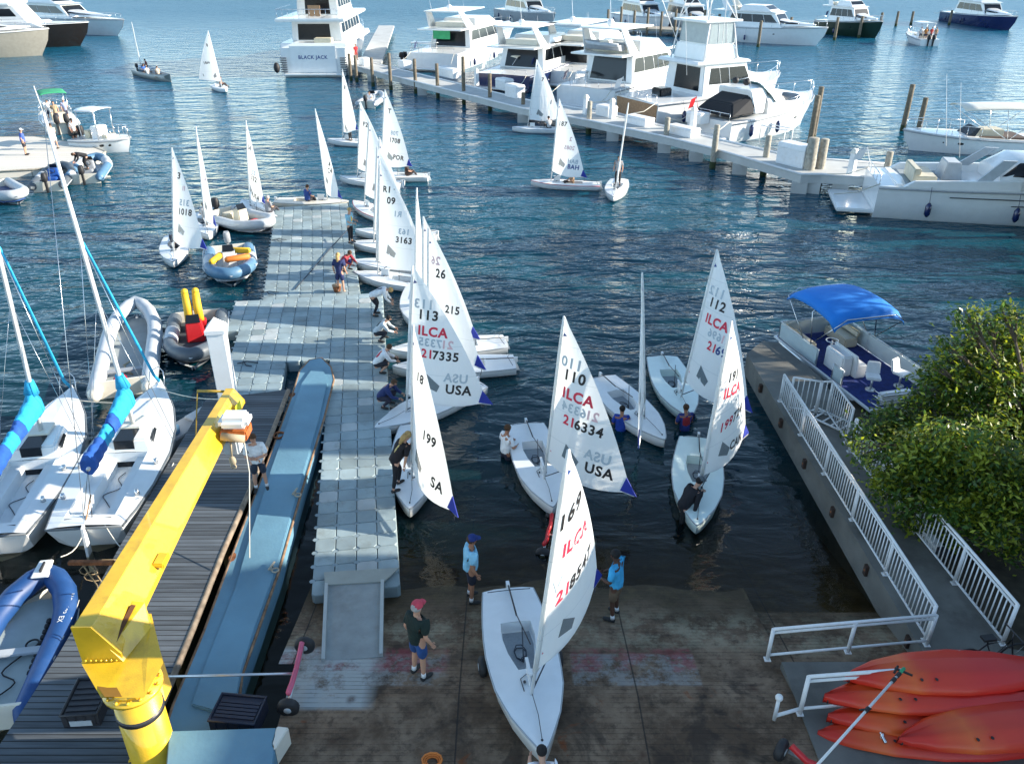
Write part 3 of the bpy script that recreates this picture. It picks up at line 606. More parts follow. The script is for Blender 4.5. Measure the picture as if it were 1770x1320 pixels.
q = MB(); q.rod(c+Vector((-.05, -.2, -.2)), c+Vector((-.07, -.25, -.6)), .02); q.ball(c+Vector((-.07, -.26, -.72)), .1, 8, 6, (.9, .6, 1.3)); q.torus(c+Vector((-.07, -.26, -.88)), .06, .02, 'y', 10, 5); build(q, 'hook', M_tan, t)
b0 = farp+Vector((0, 0, 2.87)); q = MB(); q.rod(b0-rt*.1, b0-rt*.85+Vector((0, 0, .03)), .04, n=6); q.rod(b0-rt*.85, b0-rt*1.1-ax*.1+Vector((0, 0, -1.3)), .018, n=6); build(q, 'side_bracket', mat('bracket_yellow_brown', (.4, .26, .04), .6), t)
q = MB(); q.add([on(.215, Lr-.75, 2.95), on(.225, Lr-.35, 2.93), on(.23, Lr-.35, 2.7), on(.22, Lr-.8, 2.72)], [(0, 1, 2, 3)]); build(q, 'reflector', mat('bright_yellow', (.85, .8, .02), .5), t, fixn=False)
q = MB(); q.hexa([on(.2, 1.9, 2.78), on(.4, 1.9, 2.72), on(.4, 2.25, 2.72), on(.2, 2.25, 2.78), on(.2, 1.9, 2.86), on(.4, 1.9, 2.84), on(.4, 2.25, 2.84), on(.2, 2.25, 2.86)]); build(q, 'lifting_lug', M_yellow, t, .02)
M_ropet = mat('tan_rope', (.3, .22, .12), .9)
# brown steel bar with ropes hanging over the water
t = thing('spreader_bar', 'rust brown spreader bar with tangled ropes beside the crane arm', 'bar', W(162, 972, 2.2))
q = MB(); q.block(-.5, .4, -.05, .05, -.04, .04); build(q, 'bar', M_rust, t, .01)
for k, (x0, x1, y1, z1) in enumerate([(-.3, -.05, .9, -.7), (-.25, .15, -.4, -1.3), (-.1, .35, -.5, -1.3), (.1, .3, .8, -1.0)]):
    q = MB(); q.path([(x0, 0, 0), ((x0+x1)/2+.08, y1*.4, z1*.35), (x1, y1, z1)], .014, 5); build(q, 'rope', M_ropet, t)
q = MB(); q.path([(-.2+.16*math.cos(i*.8), .1*math.sin(i*.8)+.01*i, -.1-.03*i) for i in range(16)], .008, 5); build(q, 'rope', M_ropet, t)

# black crates
def crate(label, p, rz, sx, sy, h, m, lid=None):
    t = thing('crate', label, 'crate', p, rz)
    q = MB(); th = .025
    q.block(-sx, sx, -sy, sy, 0, th)
    q.block(-sx, sx, -sy, -sy+th, th, h); q.block(-sx, sx, sy-th, sy, th, h); q.block(-sx, -sx+th, -sy+th, sy-th, th, h); q.block(sx-th, sx, -sy+th, sy-th, th, h)
    build(q, 'tub', m, t)
    q = MB(); q.path([(-sx, -sy, h), (sx, -sy, h), (sx, sy, h), (-sx, sy, h)], .025, 6, closed=True)
    for k in range(4): x = -sx*.75+k*sx*.5; q.block(x-.02, x+.02, -sy-.012, -sy, .05, h-.03)
    build(q, 'rim', m, t)
    q = MB(); q.block(-sx+.03, sx-.03, -sy+.03, sy-.03, h-.07, h-.02)
    for k in range(5): q.block(-sx+.05, sx-.05, -sy+.1+k*(2*sy-.2)/5, -sy+.16+k*(2*sy-.2)/5, h-.02, h+.0)
    build(q, 'lid', m, t)
    if lid: q = MB(); q.block(-sx*.6, sx*.6, -sy-.02, -sy-.005, .04, h*.55); build(q, 'label_plate', lid, t)
    return t
crate('black plastic crate with a pale label on the timber dock beside the crane column', W(158, 1222, ZT), R(4), .32, .42, .3, M_blackp, M_lgray)
crate('dark navy ribbed plastic crate standing on the blue barge', W(416, 1247, ZB+.1), R(-6), .42, .3, .35, mat('navy_plastic', (.015, .02, .04), .5))
# ------------------------------------------------------------------ people
SKIN = {'light': mat('skin_light', (.55, .3, .2), .6), 'tan': mat('skin_tan', (.36, .17, .1), .6), 'dark': mat('skin_dark', (.09, .04, .025), .6)}
_cl = {}
def cloth(c):
    if c not in _cl: _cl[c] = mat('cloth_%02d' % len(_cl), c, .85, var=.2, scale=7, bump=1.0, bscale=13)
    return _cl[c]
HAIR = {'brown': (.07, .035, .015), 'blond': (.45, .3, .12), 'black': (.012, .01, .01), 'grey': (.4, .38, .36)}
POSES = {
 'stand': dict(pel=(0, 0, .93), che=(.02, 0, 1.27), nec=(.02, 0, 1.46), hed=(.04, 0, 1.6), sho=.185, elb=((-.04, .24, 1.13), (-.03, -.25, 1.13)), han=((.06, .26, .88), (.09, -.27, .88)), kne=((.03, .12, .5), (.0, -.11, .5)), ank=((-.02, .13, .09), (-.03, -.13, .09))),
 'walk': dict(pel=(0, 0, .91), che=(.04, 0, 1.25), nec=(.06, 0, 1.44), hed=(.1, 0, 1.58), sho=.185, elb=((.1, .25, 1.1), (-.16, -.24, 1.12)), han=((.3, .24, .98), (-.1, -.28, .87)), kne=((.16, .1, .52), (-.02, -.1, .5)), ank=((.22, .11, .09), (-.28, -.11, .14))),
 'hold': dict(pel=(0, 0, .93), che=(.02, 0, 1.27), nec=(.03, 0, 1.46), hed=(.07, 0, 1.6), sho=.185, elb=((.04, .26, 1.1), (.08, -.25, 1.1)), han=((.34, .16, 1.08), (.34, -.1, 1.02)), kne=((.02, .1, .5), (.03, -.12, .5)), ank=((-.02, .12, .09), (0, -.15, .09))),
 'crossed': dict(pel=(0, 0, .93), che=(0, 0, 1.27), nec=(.02, 0, 1.46), hed=(.06, 0, 1.6), sho=.185, elb=((.06, .26, 1.08), (.06, -.26, 1.08)), han=((.24, -.04, 1.12), (.25, .06, 1.07)), kne=((.02, .12, .5), (.03, -.12, .5)), ank=((-.02, .14, .09), (0, -.14, .09))),
 'reach': dict(pel=(-.08, 0, .9), che=(.16, 0, 1.18), nec=(.27, 0, 1.34), hed=(.36, 0, 1.45), sho=.18, elb=((.42, .2, 1.05), (.1, -.26, .98)), han=((.68, .16, .98), (.02, -.28, .76)), kne=((.12, .1, .5), (-.16, -.12, .5)), ank=((.06, .12, .09), (-.26, -.13, .1))),
 'bend': dict(pel=(-.14, 0, .84), che=(.24, 0, 1.0), nec=(.42, 0, 1.06), hed=(.55, 0, 1.05), sho=.18, elb=((.42, .24, .78), (.4, -.24, .78)), han=((.6, .16, .56), (.6, -.14, .54)), kne=((.05, .13, .48), (.05, -.13, .48)), ank=((-.08, .14, .09), (-.12, -.14, .09))),
 'crouch': dict(pel=(-.16, 0, .34), che=(.06, 0, .62), nec=(.18, 0, .76), hed=(.29, 0, .86), sho=.18, elb=((.28, .25, .5), (.3, -.24, .5)), han=((.52, .16, .42), (.54, -.12, .4)), kne=((.26, .2, .46), (.26, -.2, .4)), ank=((.02, .18, .09), (-.04, -.18, .09))),
 'sit': dict(pel=(0, 0, .12), che=(-.02, 0, .46), nec=(.02, 0, .64), hed=(.07, 0, .78), sho=.18, elb=((.06, .25, .34), (.06, -.25, .34)), han=((.3, .18, .3), (.3, -.12, .28)), kne=((.4, .14, .3), (.42, -.13, .26)), ank=((.62, .12, .02), (.66, -.12, -.05))),
 'sitdown': dict(pel=(0, 0, .12), che=(.0, 0, .46), nec=(.03, 0, .64), hed=(.08, 0, .78), sho=.18, elb=((.08, .25, .34), (.08, -.25, .34)), han=((.3, .18, .24), (.3, -.14, .24)), kne=((.42, .12, .16), (.42, -.12, .16)), ank=((.46, .12, -.26), (.48, -.12, -.26))),
}
def skin_mesh(name, chains, m, parent, sub=1, root=None, extra=None):
    """grow one continuous surface along joint chains [(point, radius), ...]"""
    bm = bmesh.new(); ly = bm.verts.layers.skin.verify(); cache = {}
    def V(p, r):
        k = tuple(round(c, 4) for c in p)
        if k not in cache:
            v = bm.verts.new(p); v[ly].radius = (r if isinstance(r, tuple) else (r, r)); cache[k] = v
            v[ly].use_root = (len(cache) == 1)
        return cache[k]
    for ch in chains:
        prev = None
        for p, r in ch:
            v = V(p, r)
            if prev is not None and prev != v and not bm.edges.get((prev, v)): bm.edges.new((prev, v))
            prev = v
    me = bpy.data.meshes.new(name); bm.to_mesh(me); bm.free()
    o = bpy.data.objects.new(name, me); COL.objects.link(o)
    sk_ = o.modifiers.new('s', 'SKIN'); sk_.use_smooth_shade = True
    if sub: ss = o.modifiers.new('u', 'SUBSURF'); ss.levels = sub; ss.render_levels = sub
    dg = bpy.context.evaluated_depsgraph_get(); dg.update()
    m2 = bpy.data.meshes.new_from_object(o.evaluated_get(dg)); bpy.data.objects.remove(o); bpy.data.meshes.remove(me)
    if extra:
        bm = bmesh.new(); bm.from_mesh(m2); t_ = bpy.data.meshes.new('t'); t_.from_pydata(extra.v, [], extra.f); bm.from_mesh(t_); bpy.data.meshes.remove(t_)
        for f in bm.faces: f.smooth = True
        bmesh.ops.recalc_face_normals(bm, faces=bm.faces); bm.to_mesh(m2); bm.free()
    m2.name = name; m2.materials.clear(); m2.materials.append(m)
    return link(name, m2, parent)
def person(label, p, rz, pose='stand', skin='light', hair='brown', top=(.1, .1, .1), legs=(.05, .05, .08), sleeves='short', pants='short', shoes=(.03, .03, .03), hat=None, vest=None, near=False, h=1.75, group=None, longhair=False, cut=0):
    P_ = POSES[pose]; s = h/1.75; V3 = Vector; z0 = -cut
    t = thing('person', label, 'person', p, rz, group); t.scale = (s, s, s)
    if cut: t.location.z -= cut
    pel, che, nec, hed = [V3(P_[k]) for k in ('pel', 'che', 'nec', 'hed')]
    up = (nec-che).normalized(); mid = pel.lerp(che, .5)
    sh = [che+up*.13+V3((0, y*P_['sho'], 0)) for y in (1, -1)]; hip = [pel+V3((0, y*.09, -.03)) for y in (1, -1)]
    elb, han, kne, ank = [[V3(q_) for q_ in P_[k]] for k in ('elb', 'han', 'kne', 'ank')]
    fwd = V3((1, 0, 0)); toe = []
    for i in (0, 1):
        d = (ank[i]-kne[i]).normalized(); f = (fwd-d*fwd.dot(d)*.0); toe.append(ank[i]+V3((.15, .02*(1-2*i), -.045)))
    hd = (hed-nec).normalized(); face = (fwd-hd*fwd.dot(hd)*.6).normalized()
    ch = [[(pel, (.14, .11)), (mid, (.125, .1)), (che, (.15, .11)), (nec-up*.03, .06), (nec+hd*.04, .052), (hed-hd*.02+face*.015, (.085, .078)), (hed+hd*.07, (.085, .08)), (hed+hd*.115, .045)]]
    ex = MB()
    for i in (0, 1):
        wr = elb[i].lerp(han[i], .88); kk = kne[i]
        ch.append([(che, (.15, .11)), (sh[i], .066), (sh[i].lerp(elb[i], .5), .05), (elb[i], .042), (elb[i].lerp(wr, .4), .04), (wr, .027), (han[i], (.04, .02))])
        ch.append([(pel, (.14, .11)), (hip[i], .095), (hip[i].lerp(kk, .5), .078), (kk, .056), (kk.lerp(ank[i], .35), .055), (ank[i], .034), (ank[i]+V3((.03, 0, -.04)), .038), (toe[i], .03)])
        fd_ = (han[i]-elb[i]).normalized(); sd = fd_.cross(V3((0, 1, 0))).normalized() if abs(fd_.y) < .9 else V3((0, 0, 1)); nn = fd_.cross(sd)
        for k in range(4):
            b_ = han[i]+sd*(.026-.0175*k)+fd_*.015; L_ = (.07, .08, .075, .058)[k]
            ex.path([b_, b_+fd_*L_*.45+nn*.004, b_+fd_*L_*.8+nn*.018*(1+.2*k), b_+fd_*L_+nn*.034], [.0095, .009, .008, .006], 5)
        b_ = han[i]+sd*.03-fd_*.02; ex.path([b_, b_+sd*.022+fd_*.025, b_+sd*.026+fd_*.055+nn*.01], [.011, .0095, .007], 5)
    # nose, ears
    yv = V3((0, 1, 0)); hc = hed+hd*.03
    ex.path([hc+face*.085+hd*.02, hc+face*.105-hd*.018, hc+face*.088-hd*.03], [.008, .014, .008], 5)
    for y in (1, -1): ex.ball(hc+yv*(y*.083)-face*.005, .024, 6, 4, (.6, .35, 1))
    skin_mesh('body', ch, SKIN[skin], t, 1, extra=ex)
    if near:
        for y in (1, -1):
            q = MB(); q.ball(hc+face*.078+yv*(y*.032)+hd*.022, .011, 6, 4); build(q, 'eye', M_black, t)
        q = MB(); q.path([hc+face*.086+yv*-.025-hd*.052, hc+face*.093-hd*.054, hc+face*.086+yv*.025-hd*.052], .006, 5); build(q, 'mouth', mat('lips', (.35, .12, .09), .5), t)
    # clothes
    tp = cloth(top); lo = cloth(legs)
    if sleeves != 'none':
        c_ = [[(pel-up*.1, (.178, .15)), (pel+up*.02, (.185, .155)), (mid, (.178, .15)), (che, (.192, .142)), (che+up*.13, (.125, .1)), (nec-up*.03, .075)]]
        for i in (0, 1):
            a = [(che, (.192, .142)), (sh[i], .09), (sh[i].lerp(elb[i], .5), .082)]
            a += [(sh[i].lerp(elb[i], .85), .078)] if sleeves == 'short' else [(elb[i], .06), (elb[i].lerp(han[i], .45), .052), (elb[i].lerp(han[i], .82), .04)]
            c_.append(a)
        skin_mesh('shirt', c_, tp, t, 1)
    c_ = [[(pel+V3((0, 0, .05)), (.15, .125)), (pel-V3((0, 0, .02)), (.16, .13))]]
    for i in (0, 1):
        a = [(pel-V3((0, 0, .02)), (.16, .13)), (hip[i], .112), (hip[i].lerp(kne[i], .5), .106)]
        a += [(hip[i].lerp(kne[i], .97), .1)] if pants == 'short' else [(kne[i], .072), (kne[i].lerp(ank[i], .4), .064), (kne[i].lerp(ank[i], .92), .048)]
        c_.append(a)
    skin_mesh('shorts' if pants == 'short' else 'trousers', c_, lo, t, 1)
    for i in (0, 1):
        if shoes is None: break
        q = MB(); f = (toe[i]-ank[i]); q.path([ank[i]+V3((-.05, 0, -.03)), ank[i]+V3((.02, 0, -.035)), toe[i]+V3((0, 0, .002)), toe[i]+V3((.045, 0, -.005))], [.045, .05, .046, .03], 8, flat=.9); build(q, 'shoe', cloth(shoes), t)
        if pants == 'short' and near: q = MB(); q.path([ank[i]+V3((0, 0, .0)), ank[i].lerp(kne[i], .22)], [.045, .043], 8); build(q, 'sock', M_wpaint, t)
    # hair or hat
    top_ = hed+hd*.055
    q = MB(); ball_pts = []
    q.ball(top_-face*.018, .104, 12, 8, (1, .92, .98)); q.v = [tuple(v) for v in q.v]
    keep = []
    for f, c0, sm in zip(q.f, q.c, q.sm):
        cc = sum((V3(q.v[i]) for i in f), V3())/len(f)-top_
        if cc.dot(face) < .035 or cc.dot(hd) > .035: keep.append(f)
    q.f = keep; q.c = [(1, 1, 1)]*len(keep); q.sm = [True]*len(keep)
    if longhair: q.path([top_-face*.08, top_-face*.11-hd*.12, nec-face*.11-up*.08], [.07, .075, .04], 8)
    build(q, 'hair', cloth(HAIR[hair]), t, fixn=False)
    if hat:
        q = MB(); q.ball(top_+hd*.012, .112, 14, 8, (1, .95, .98)); kf = [f for f in q.f if (sum((V3(q.v[i]) for i in f), V3())/len(f)-top_).dot(hd) > .012]; q.f = kf; q.c = [(1, 1, 1)]*len(kf); q.sm = [True]*len(kf)
        q.add([top_+hd*.02+face*.09+yv*.085, top_+hd*.02+face*.17+yv*.05, top_+hd*.015+face*.185, top_+hd*.02+face*.17-yv*.05, top_+hd*.02+face*.09-yv*.085, top_+hd*.035+face*.09+yv*.085, top_+hd*.034+face*.17+yv*.05, top_+hd*.03+face*.185, top_+hd*.034+face*.17-yv*.05, top_+hd*.035+face*.09-yv*.085], [(0, 1, 2, 3, 4), (9, 8, 7, 6, 5), (0, 5, 6, 1), (1, 6, 7, 2), (2, 7, 8, 3), (3, 8, 9, 4)])
        build(q, 'cap', cloth(hat), t, fixn=False)
    if vest:
        skin_mesh('life_vest', [[(mid.lerp(pel, .3), (.175, .15)), (mid, (.175, .155)), (che+up*.02, (.185, .15)), (che+up*.12, (.13, .12))]], cloth(vest), t, 1)
    return t

# ------------------------------------------------------------------ sailing dinghies
HL = 4.2
def hb(x):      # half breadth of the deck along the hull, x from stern
    u = x/HL
    pts = [(0, .53), (.12, .6), (.3, .675), (.48, .69), (.65, .62), (.8, .45), (.92, .22), (.985, .07), (1, .0)]
    for (a, b), (c, d) in zip(pts, pts[1:]):
        if a <= u <= c: f = (u-a)/(c-a); return b+(d-b)*f
    return 0
def shz(x): return .3+.12*max(0, (x/HL-.4))**1.3
_dh = {}
def dinghy_meshes(kind):
    if kind in _dh: return _dh[kind]
    g_m, d_m, st_m = {'white': (M_white, M_deck, None), 'aqua': (M_cyan, M_cyan, None), 'red': (M_white, M_deck, M_red), 'cream': (M_white2, M_white2, None)}[kind]
    xs_ = [0, .3, .7, 1.05, 1.45, 1.9, 2.35, 2.75, 3.1, 3.4, 3.7, 3.95, 4.1, 4.17, 4.2]
    hull = MB(); secs = []
    for x in xs_:
        b = max(hb(x), .004); z = shz(x); k = -.1+.28*max(0, (x/HL-.72))**1.2*2.6; k = min(k, z-.06)
        secs.append([(x, b, z), (x, b*1.0, z-.06), (x, b*.93, max(k, .02)+.02), (x, b*.55, k+.02), (x, 0, k), (x, -b*.55, k+.02), (x, -b*.93, max(k, .02)+.02), (x, -b, z-.06), (x, -b, z)])
    hull.loft(secs, cap0=False, cap1=False); n = 9
    hull.add(secs[0], [tuple(range(n))])
    # deck with a real cockpit well
    deck = MB(); cx0, cx1 = 1.05, 2.35; WY = {1.05: .3, 1.45: .33, 1.9: .27, 2.35: .14}
    prev = None
    for x in xs_:
        b = max(hb(x), .003)-.004; z = shz(x)+.003; c = min(WY.get(x, .3), b*.7); cr = .05*min(1, b/.5)
        row = [(x, -b, z), (x, -c, z+cr*.8), (x, 0, z+cr), (x, c, z+cr*.8), (x, b, z)]
        if prev:
            inside = cx0 <= prev[0][0] and x <= cx1
            fs = [(0, 5, 6, 1), (3, 8, 9, 4)]+([] if inside else [(1, 6, 7, 2), (2, 7, 8, 3)])
            deck.add(prev+row, fs, not inside)
            if inside:
                fl = lambda q_: (q_[0], q_[1], .1)
                pts = [prev[1], prev[3], row[3], row[1], fl(prev[1]), fl(prev[3]), fl(row[3]), fl(row[1])]
                fs = [(0, 3, 7, 4), (1, 5, 6, 2), (4, 7, 6, 5)]
                if prev[0][0] == cx0: fs.append((0, 4, 5, 1))
                if x == cx1: fs.append((3, 2, 6, 7))
                deck.add(pts, fs)
        prev = row
    def mk(mb, nm, m_, **k): o = build(mb, nm, m_, **k); COL.objects.unlink(o); return o.data
    out = [('hull', mk(hull, 'hull', g_m)), ('deck', mk(deck, 'deck', d_m))]
    q = MB(); q.add([(1.08, -.27, .104), (1.45, -.3, .104), (1.9, -.24, .104), (2.32, -.12, .104), (2.32, .12, .104), (1.9, .24, .104), (1.45, .3, .104), (1.08, .27, .104)], [tuple(range(8))]); out.append(('cockpit_floor', mk(q, 'cockpit_floor', M_grip, fixn=False)))
    q = MB(); q.path([(x_, s_*(hb(x_)+.006), shz(x_)-.012) for s_ in (1,) for x_ in xs_], .018, 5); q.path([(x_, -(hb(x_)+.006), shz(x_)-.012) for x_ in xs_], .018, 5); out.append(('rub_rail', mk(q, 'rub_rail', st_m or mat('grey_gunwale', (.35, .38, .4), .5))))
    q = MB(); q.block(2.42, 2.8, -.012, .012, .3, .66); q.block(2.4, 2.84, -.03, .03, .66, .69); out.append(('daggerboard', mk(q, 'daggerboard', M_white)))
    q = MB(); q.hexa([(-.03, -.02, .35), (-.3, -.02, -.35), (-.05, -.02, -.35), (.02, -.02, .3), (-.03, .02, .35), (-.3, .02, -.35), (-.05, .02, -.35), (.02, .02, .3)]); q.block(-.1, .04, -.035, .035, .28, .46); out.append(('rudder', mk(q, 'rudder', M_white)))
    q = MB(); q.rod((-.06, 0, .44), (1.0, .03, .46), .018); q.rod((.98, .03, .47), (1.9, .16, .52), .012); out.append(('tiller', mk(q, 'tiller', M_blackp)))
    q = MB(); q.path([(.12, .45, .38), (.25, 0, .5), (.12, -.45, .38)], .009, 5); out.append(('traveller', mk(q, 'traveller', M_roped)))
    q = MB(); q.path([(1.9, 0, .95), (1.95, .02, .14)]+[(1.7+.2*math.cos(i*.9)*(.6+.05*i), .12*math.sin(i*.9), .125+.003*i) for i in range(15)], .011, 5); out.append(('mainsheet', mk(q, 'mainsheet', M_roped)))
    q = MB(); q.path([(2.95, 0, .38), (2.7, .12, .385), (2.45, .05, .385), (2.6, -.14, .38), (2.9, -.12, .38)], .008, 5); q.path([(4.05, 0, .42), (3.5, .03, .42), (3.05, .0, .45)], .007, 5); q.ball((4.03, 0, .42), .025, 6, 4); q.ball((2.62, .1, .4), .035, 6, 4); q.ball((2.7, -.08, .4), .03, 6, 4); out.append(('deck_fittings', mk(q, 'deck_fittings', M_blackp)))
    _dh[kind] = out; return out
MASTX = 2.98
def solve_dir(base, length, px, maxlean):
    """direction of a spar of known length standing at base whose top is seen towards px"""
    d = DIR(*px); o = Vector((0, 0, CAM_H)); oc = o-base; b = oc.dot(d); c = oc.dot(oc)-length*length; dis = b*b-c
    t_ = (-b-math.sqrt(dis)) if dis > 0 else -b
    a1 = (o+d*t_-base); v = a1.normalized()
    if dis > 0:
        v2 = (o+d*(-b+math.sqrt(dis))-base).normalized()
        if v2.z > v.z: v = v2
    if math.acos(max(-1, min(1, v.z))) > maxlean:
        hxy = Vector((v.x, v.y, 0)).normalized(); v = hxy*math.sin(maxlean)+Vector((0, 0, math.cos(maxlean)))
    return v
DBG = []
def dinghy(name_label, bow, stern, tip=None, clew=None, mast=4.65, kind='white', z=0, zb=None, texts=(), camber=.1, twist=.0, blue=True, boomL=2.35, base=None, group='sailing dinghies at the docks and in the basin', lean=R(9), film=True, tack=.62):
    b3 = W(*bow, z+.38 if zb is None else zb); s3 = W(*stern, z+.32)
    hv = b3-s3; ang = math.atan2(hv.y, hv.x); pit = math.atan2(hv.z-.06, math.hypot(hv.x, hv.y)) if zb is not None else 0
    cen = (b3+s3)/2; half = Vector((math.cos(ang)*math.cos(pit), math.sin(ang)*math.cos(pit), math.sin(pit)))*(HL/2)
    o3 = cen-half; o3.z -= .32
    if base:      # keep the mast foot where it is seen
        o3s = W(*base, z+.42)-half.normalized()*MASTX; o3.x = o3s.x; o3.y = o3s.y
    DBG.append((name_label[:30], round(math.hypot(hv.x, hv.y), 2)))
    t = thing('sailing_dinghy', name_label, 'sailing dinghy', o3, 0, group, rot=(0, -pit, ang))
    for nm, me in dinghy_meshes(kind): link(nm, me, t)
    Mw = Matrix.Translation(o3) @ Matrix.Rotation(ang, 4, 'Z') @ Matrix.Rotation(-pit, 4, 'Y'); Mi = Mw.inverted()
    foot = Mw @ Vector((MASTX, 0, .36))
    if tip is None: return t
    v = solve_dir(foot, mast, tip, lean)
    H = foot+v*mast; T = foot+v*tack
    # boom: swing it until its end is seen towards the clew
    best = None; back = Vector((-math.cos(ang), -math.sin(ang), 0))
    for k in range(0, 360, 3):
        for el in (0, 4, 8, 12, 16):
            a = R(k); dv = Vector((math.cos(a)*math.cos(R(el)), math.sin(a)*math.cos(R(el)), math.sin(R(el)))); C_ = T+dv*boomL
            px, py = PX(C_); e = math.hypot(px-clew[0], py-clew[1])/FPX*(C_-Vector((0, 0, CAM_H))).length+.25*max(0, .35-dv.dot(back))+.004*el
            if best is None or e < best[0]: best = (e, dv)
    dv = best[1]; Cc = T+dv*boomL; DBG[-1] += (round(best[0], 2), round(math.degrees(math.acos(v.z)), 1), [round(c) for c in PX(H)])
    q = MB(); q.path([Mi @ foot, Mi @ (foot+v*mast*.5), Mi @ (H-v*.02)], [.032, .03, .02], 8); build(q, 'mast', M_mast, t)
    q = MB(); q.rod(Mi @ (T-v*.06), Mi @ (Cc+dv*.12-v*.06), .026); build(q, 'boom', M_alu, t)
    q = MB(); q.rod(Mi @ (foot+v*.08), Mi @ (T+dv*.6-v*.07), .014); q.rod(Mi @ (Cc-v*.07), Mi @ (Cc-v*.3-dv*.05), .01); build(q, 'vang', M_roped, t)
    # sail surface in its own plane: a away from the mast, b up the mast
    Ll = (H-T).length-.03; eb = v; ca = (Cc-T); bc = ca.dot(eb); ea = (ca-eb*bc); ac = ea.length; ea.normalize(); n = ea.cross(eb)
    tocam = Vector((0, 0, CAM_H))-(T+H)/2
    lee = 1 if twist >= 0 else -1
    def chord(f): return ac*((1-f)**.92)+.2*math.sin(PI*min(1, f*1.02))*(1-.2*f)*.75
    def surf(a_, b_, off=0):
        f = max(0, min(1, b_/Ll)); cw = max(chord(f), .02); u = max(0, min(1.02, a_/cw))
        d = camber*cw*4*u*(1-u)*(1-.35*f)*lee+twist*u*math.sin(PI*min(1, f*1.05))*1.0
        # edge curling towards the foot
        return T+ea*a_+eb*b_+n*(d+off)
    NV, NU = 18, 10; vs = []; rows = []
    for j in range(NV+1):
        f = j/NV
        for i in range(NU+1):
            u = i/NU; cw = chord(f) if f < 1 else .05
            bb = f*Ll+bc*u*(1-f)-(.17*math.sin(PI*u)*(1-f)**6)
            vs.append(Mi @ surf(u*cw, bb))
    q = MB(); q.add(vs, [(j*(NU+1)+i, j*(NU+1)+i+1, (j+1)*(NU+1)+i+1, (j+1)*(NU+1)+i) for j in range(NV) for i in range(NU)], True)
    sail = build(q, 'sail', M_sail, t, fixn=False)
    side = 1 if n.dot(tocam) > 0 else -1
    # luff sleeve
    q = MB(); q.path([Mi @ (T+eb*(Ll*k/8)) for k in range(9)], [.05]*7+[.045, .03], 8); build(q, 'luff_sleeve', M_sail, sail)
    flip = PX(Cc)[0] < PX(T)[0]
    def put(s, a0, b0, h, m_, nm, tilt=0, bold=.03, mirror=False):
        tv, tf, w = text2d(s, bold); mb_ = MB(); pv = []
        for x, y in tv:
            x *= h; y *= h
            if mirror: x = w*h-x
            if flip: aa = a0+w*h-x
            else: aa = a0+x
            bb = b0+y+x*math.sin(tilt); pv.append(Mi @ surf(aa, bb, side*.008))
        mb_.add(pv, tf); build(mb_, nm, m_, sail, fixn=False); return w*h
    def rowtext(parts, fb, h, nm, right=.93, mirror=False, tilt=0, bold=.03):
        b0 = fb*Ll; tot = sum(text2d(s, bold)[2]*h+.04 for s, _ in parts); edge = chord(min(1, (b0+h)/Ll))*right; a = max(.1, edge-tot)
        if mirror != flip: parts = parts[::-1]
        a0_ = a
        for s, m_ in parts: a += put(s, a, b0+(a-a0_)*math.sin(tilt), h, m_, nm, tilt, bold, mirror)+.04
    for tx in texts:
        k = tx[0]
        if k == 'row': rowtext(tx[1], tx[2], tx[3], 'sail_number', *(tx[4:] if len(tx) > 4 else ()))
        elif k == 'ghost': rowtext([(s, g_) for s, g_ in tx[1]], tx[2], tx[3], 'mirrored_number', .93, True)
        elif k == 'class':
            put('ILCA', .28 if not flip else .2, tx[1]*Ll, .27, M_textr, 'class_letters', 0, .035)
    if film:
        mb_ = MB(); pv = [(.6, .82), (.52, .42), (.98, .3), (1.06, .5)]
        mb_.add([Mi @ surf(a_, b_, side*.006) for a_, b_ in pv], [(0, 1, 2, 3)]); build(mb_, 'sail_window', M_film, sail, fixn=False)
    mb_ = MB(); mb_.add([Mi @ surf(a_, Ll-b_, side*.006) for a_, b_ in [(.05, .5), (.17, .46), (.09, .40), (.09, .34)]], [(0, 1, 2, 3)]); build(mb_, 'class_mark', M_textn, sail, fixn=False)
    mb_ = MB(); mb_.add([Mi @ surf(.1, .33*1, side*.006), Mi @ surf(.14, .33, side*.006), Mi @ surf(.12, .38, side*.006)], [(0, 1, 2)]); build(mb_, 'tack_button', M_textr, sail, fixn=False)
    if blue:
        pts_ = [surf(chord(.09)-.01, .09*Ll+bc*.91), surf(ac*.9, bc*.9), Cc+dv*.18-v*.05]; q = MB(); o_ = n*(side*.012)
        q.add([Mi @ (p+o_) for p in pts_]+[Mi @ (p+n*(side*-.012)) for p in pts_], [(0, 1, 2), (5, 4, 3), (0, 3, 4, 1), (1, 4, 5, 2), (2, 5, 3, 0)]); build(q, 'clew_strap', M_cblue, t)
    return t
K, RR, G, GR, NV_ = M_textb, M_textr, M_ghost, M_ghostr, M_textn
def std(num, num2, parts, c, ghostc=True, cm=True, dk=K, b=(.7, .62, .42, .33, .17, .08)):
    o = []
    if num: o += [('ghost', [(num, G)], b[0], .26), ('row', [(num, dk)], b[1], .27)]
    if cm: o.append(('class', .5))
    if parts: o += [('ghost', [(s, GR if m_ is RR else G) for s, m_ in parts], b[2], .23), ('row', parts, b[3], .25)]
    if c: o += ([('ghost', [(c, G)], b[4], .25)] if ghostc else [])+[('row', [(c, dk)], b[5], .27)]
    return o
gA = 'sailing dinghies at the docks and in the basin'
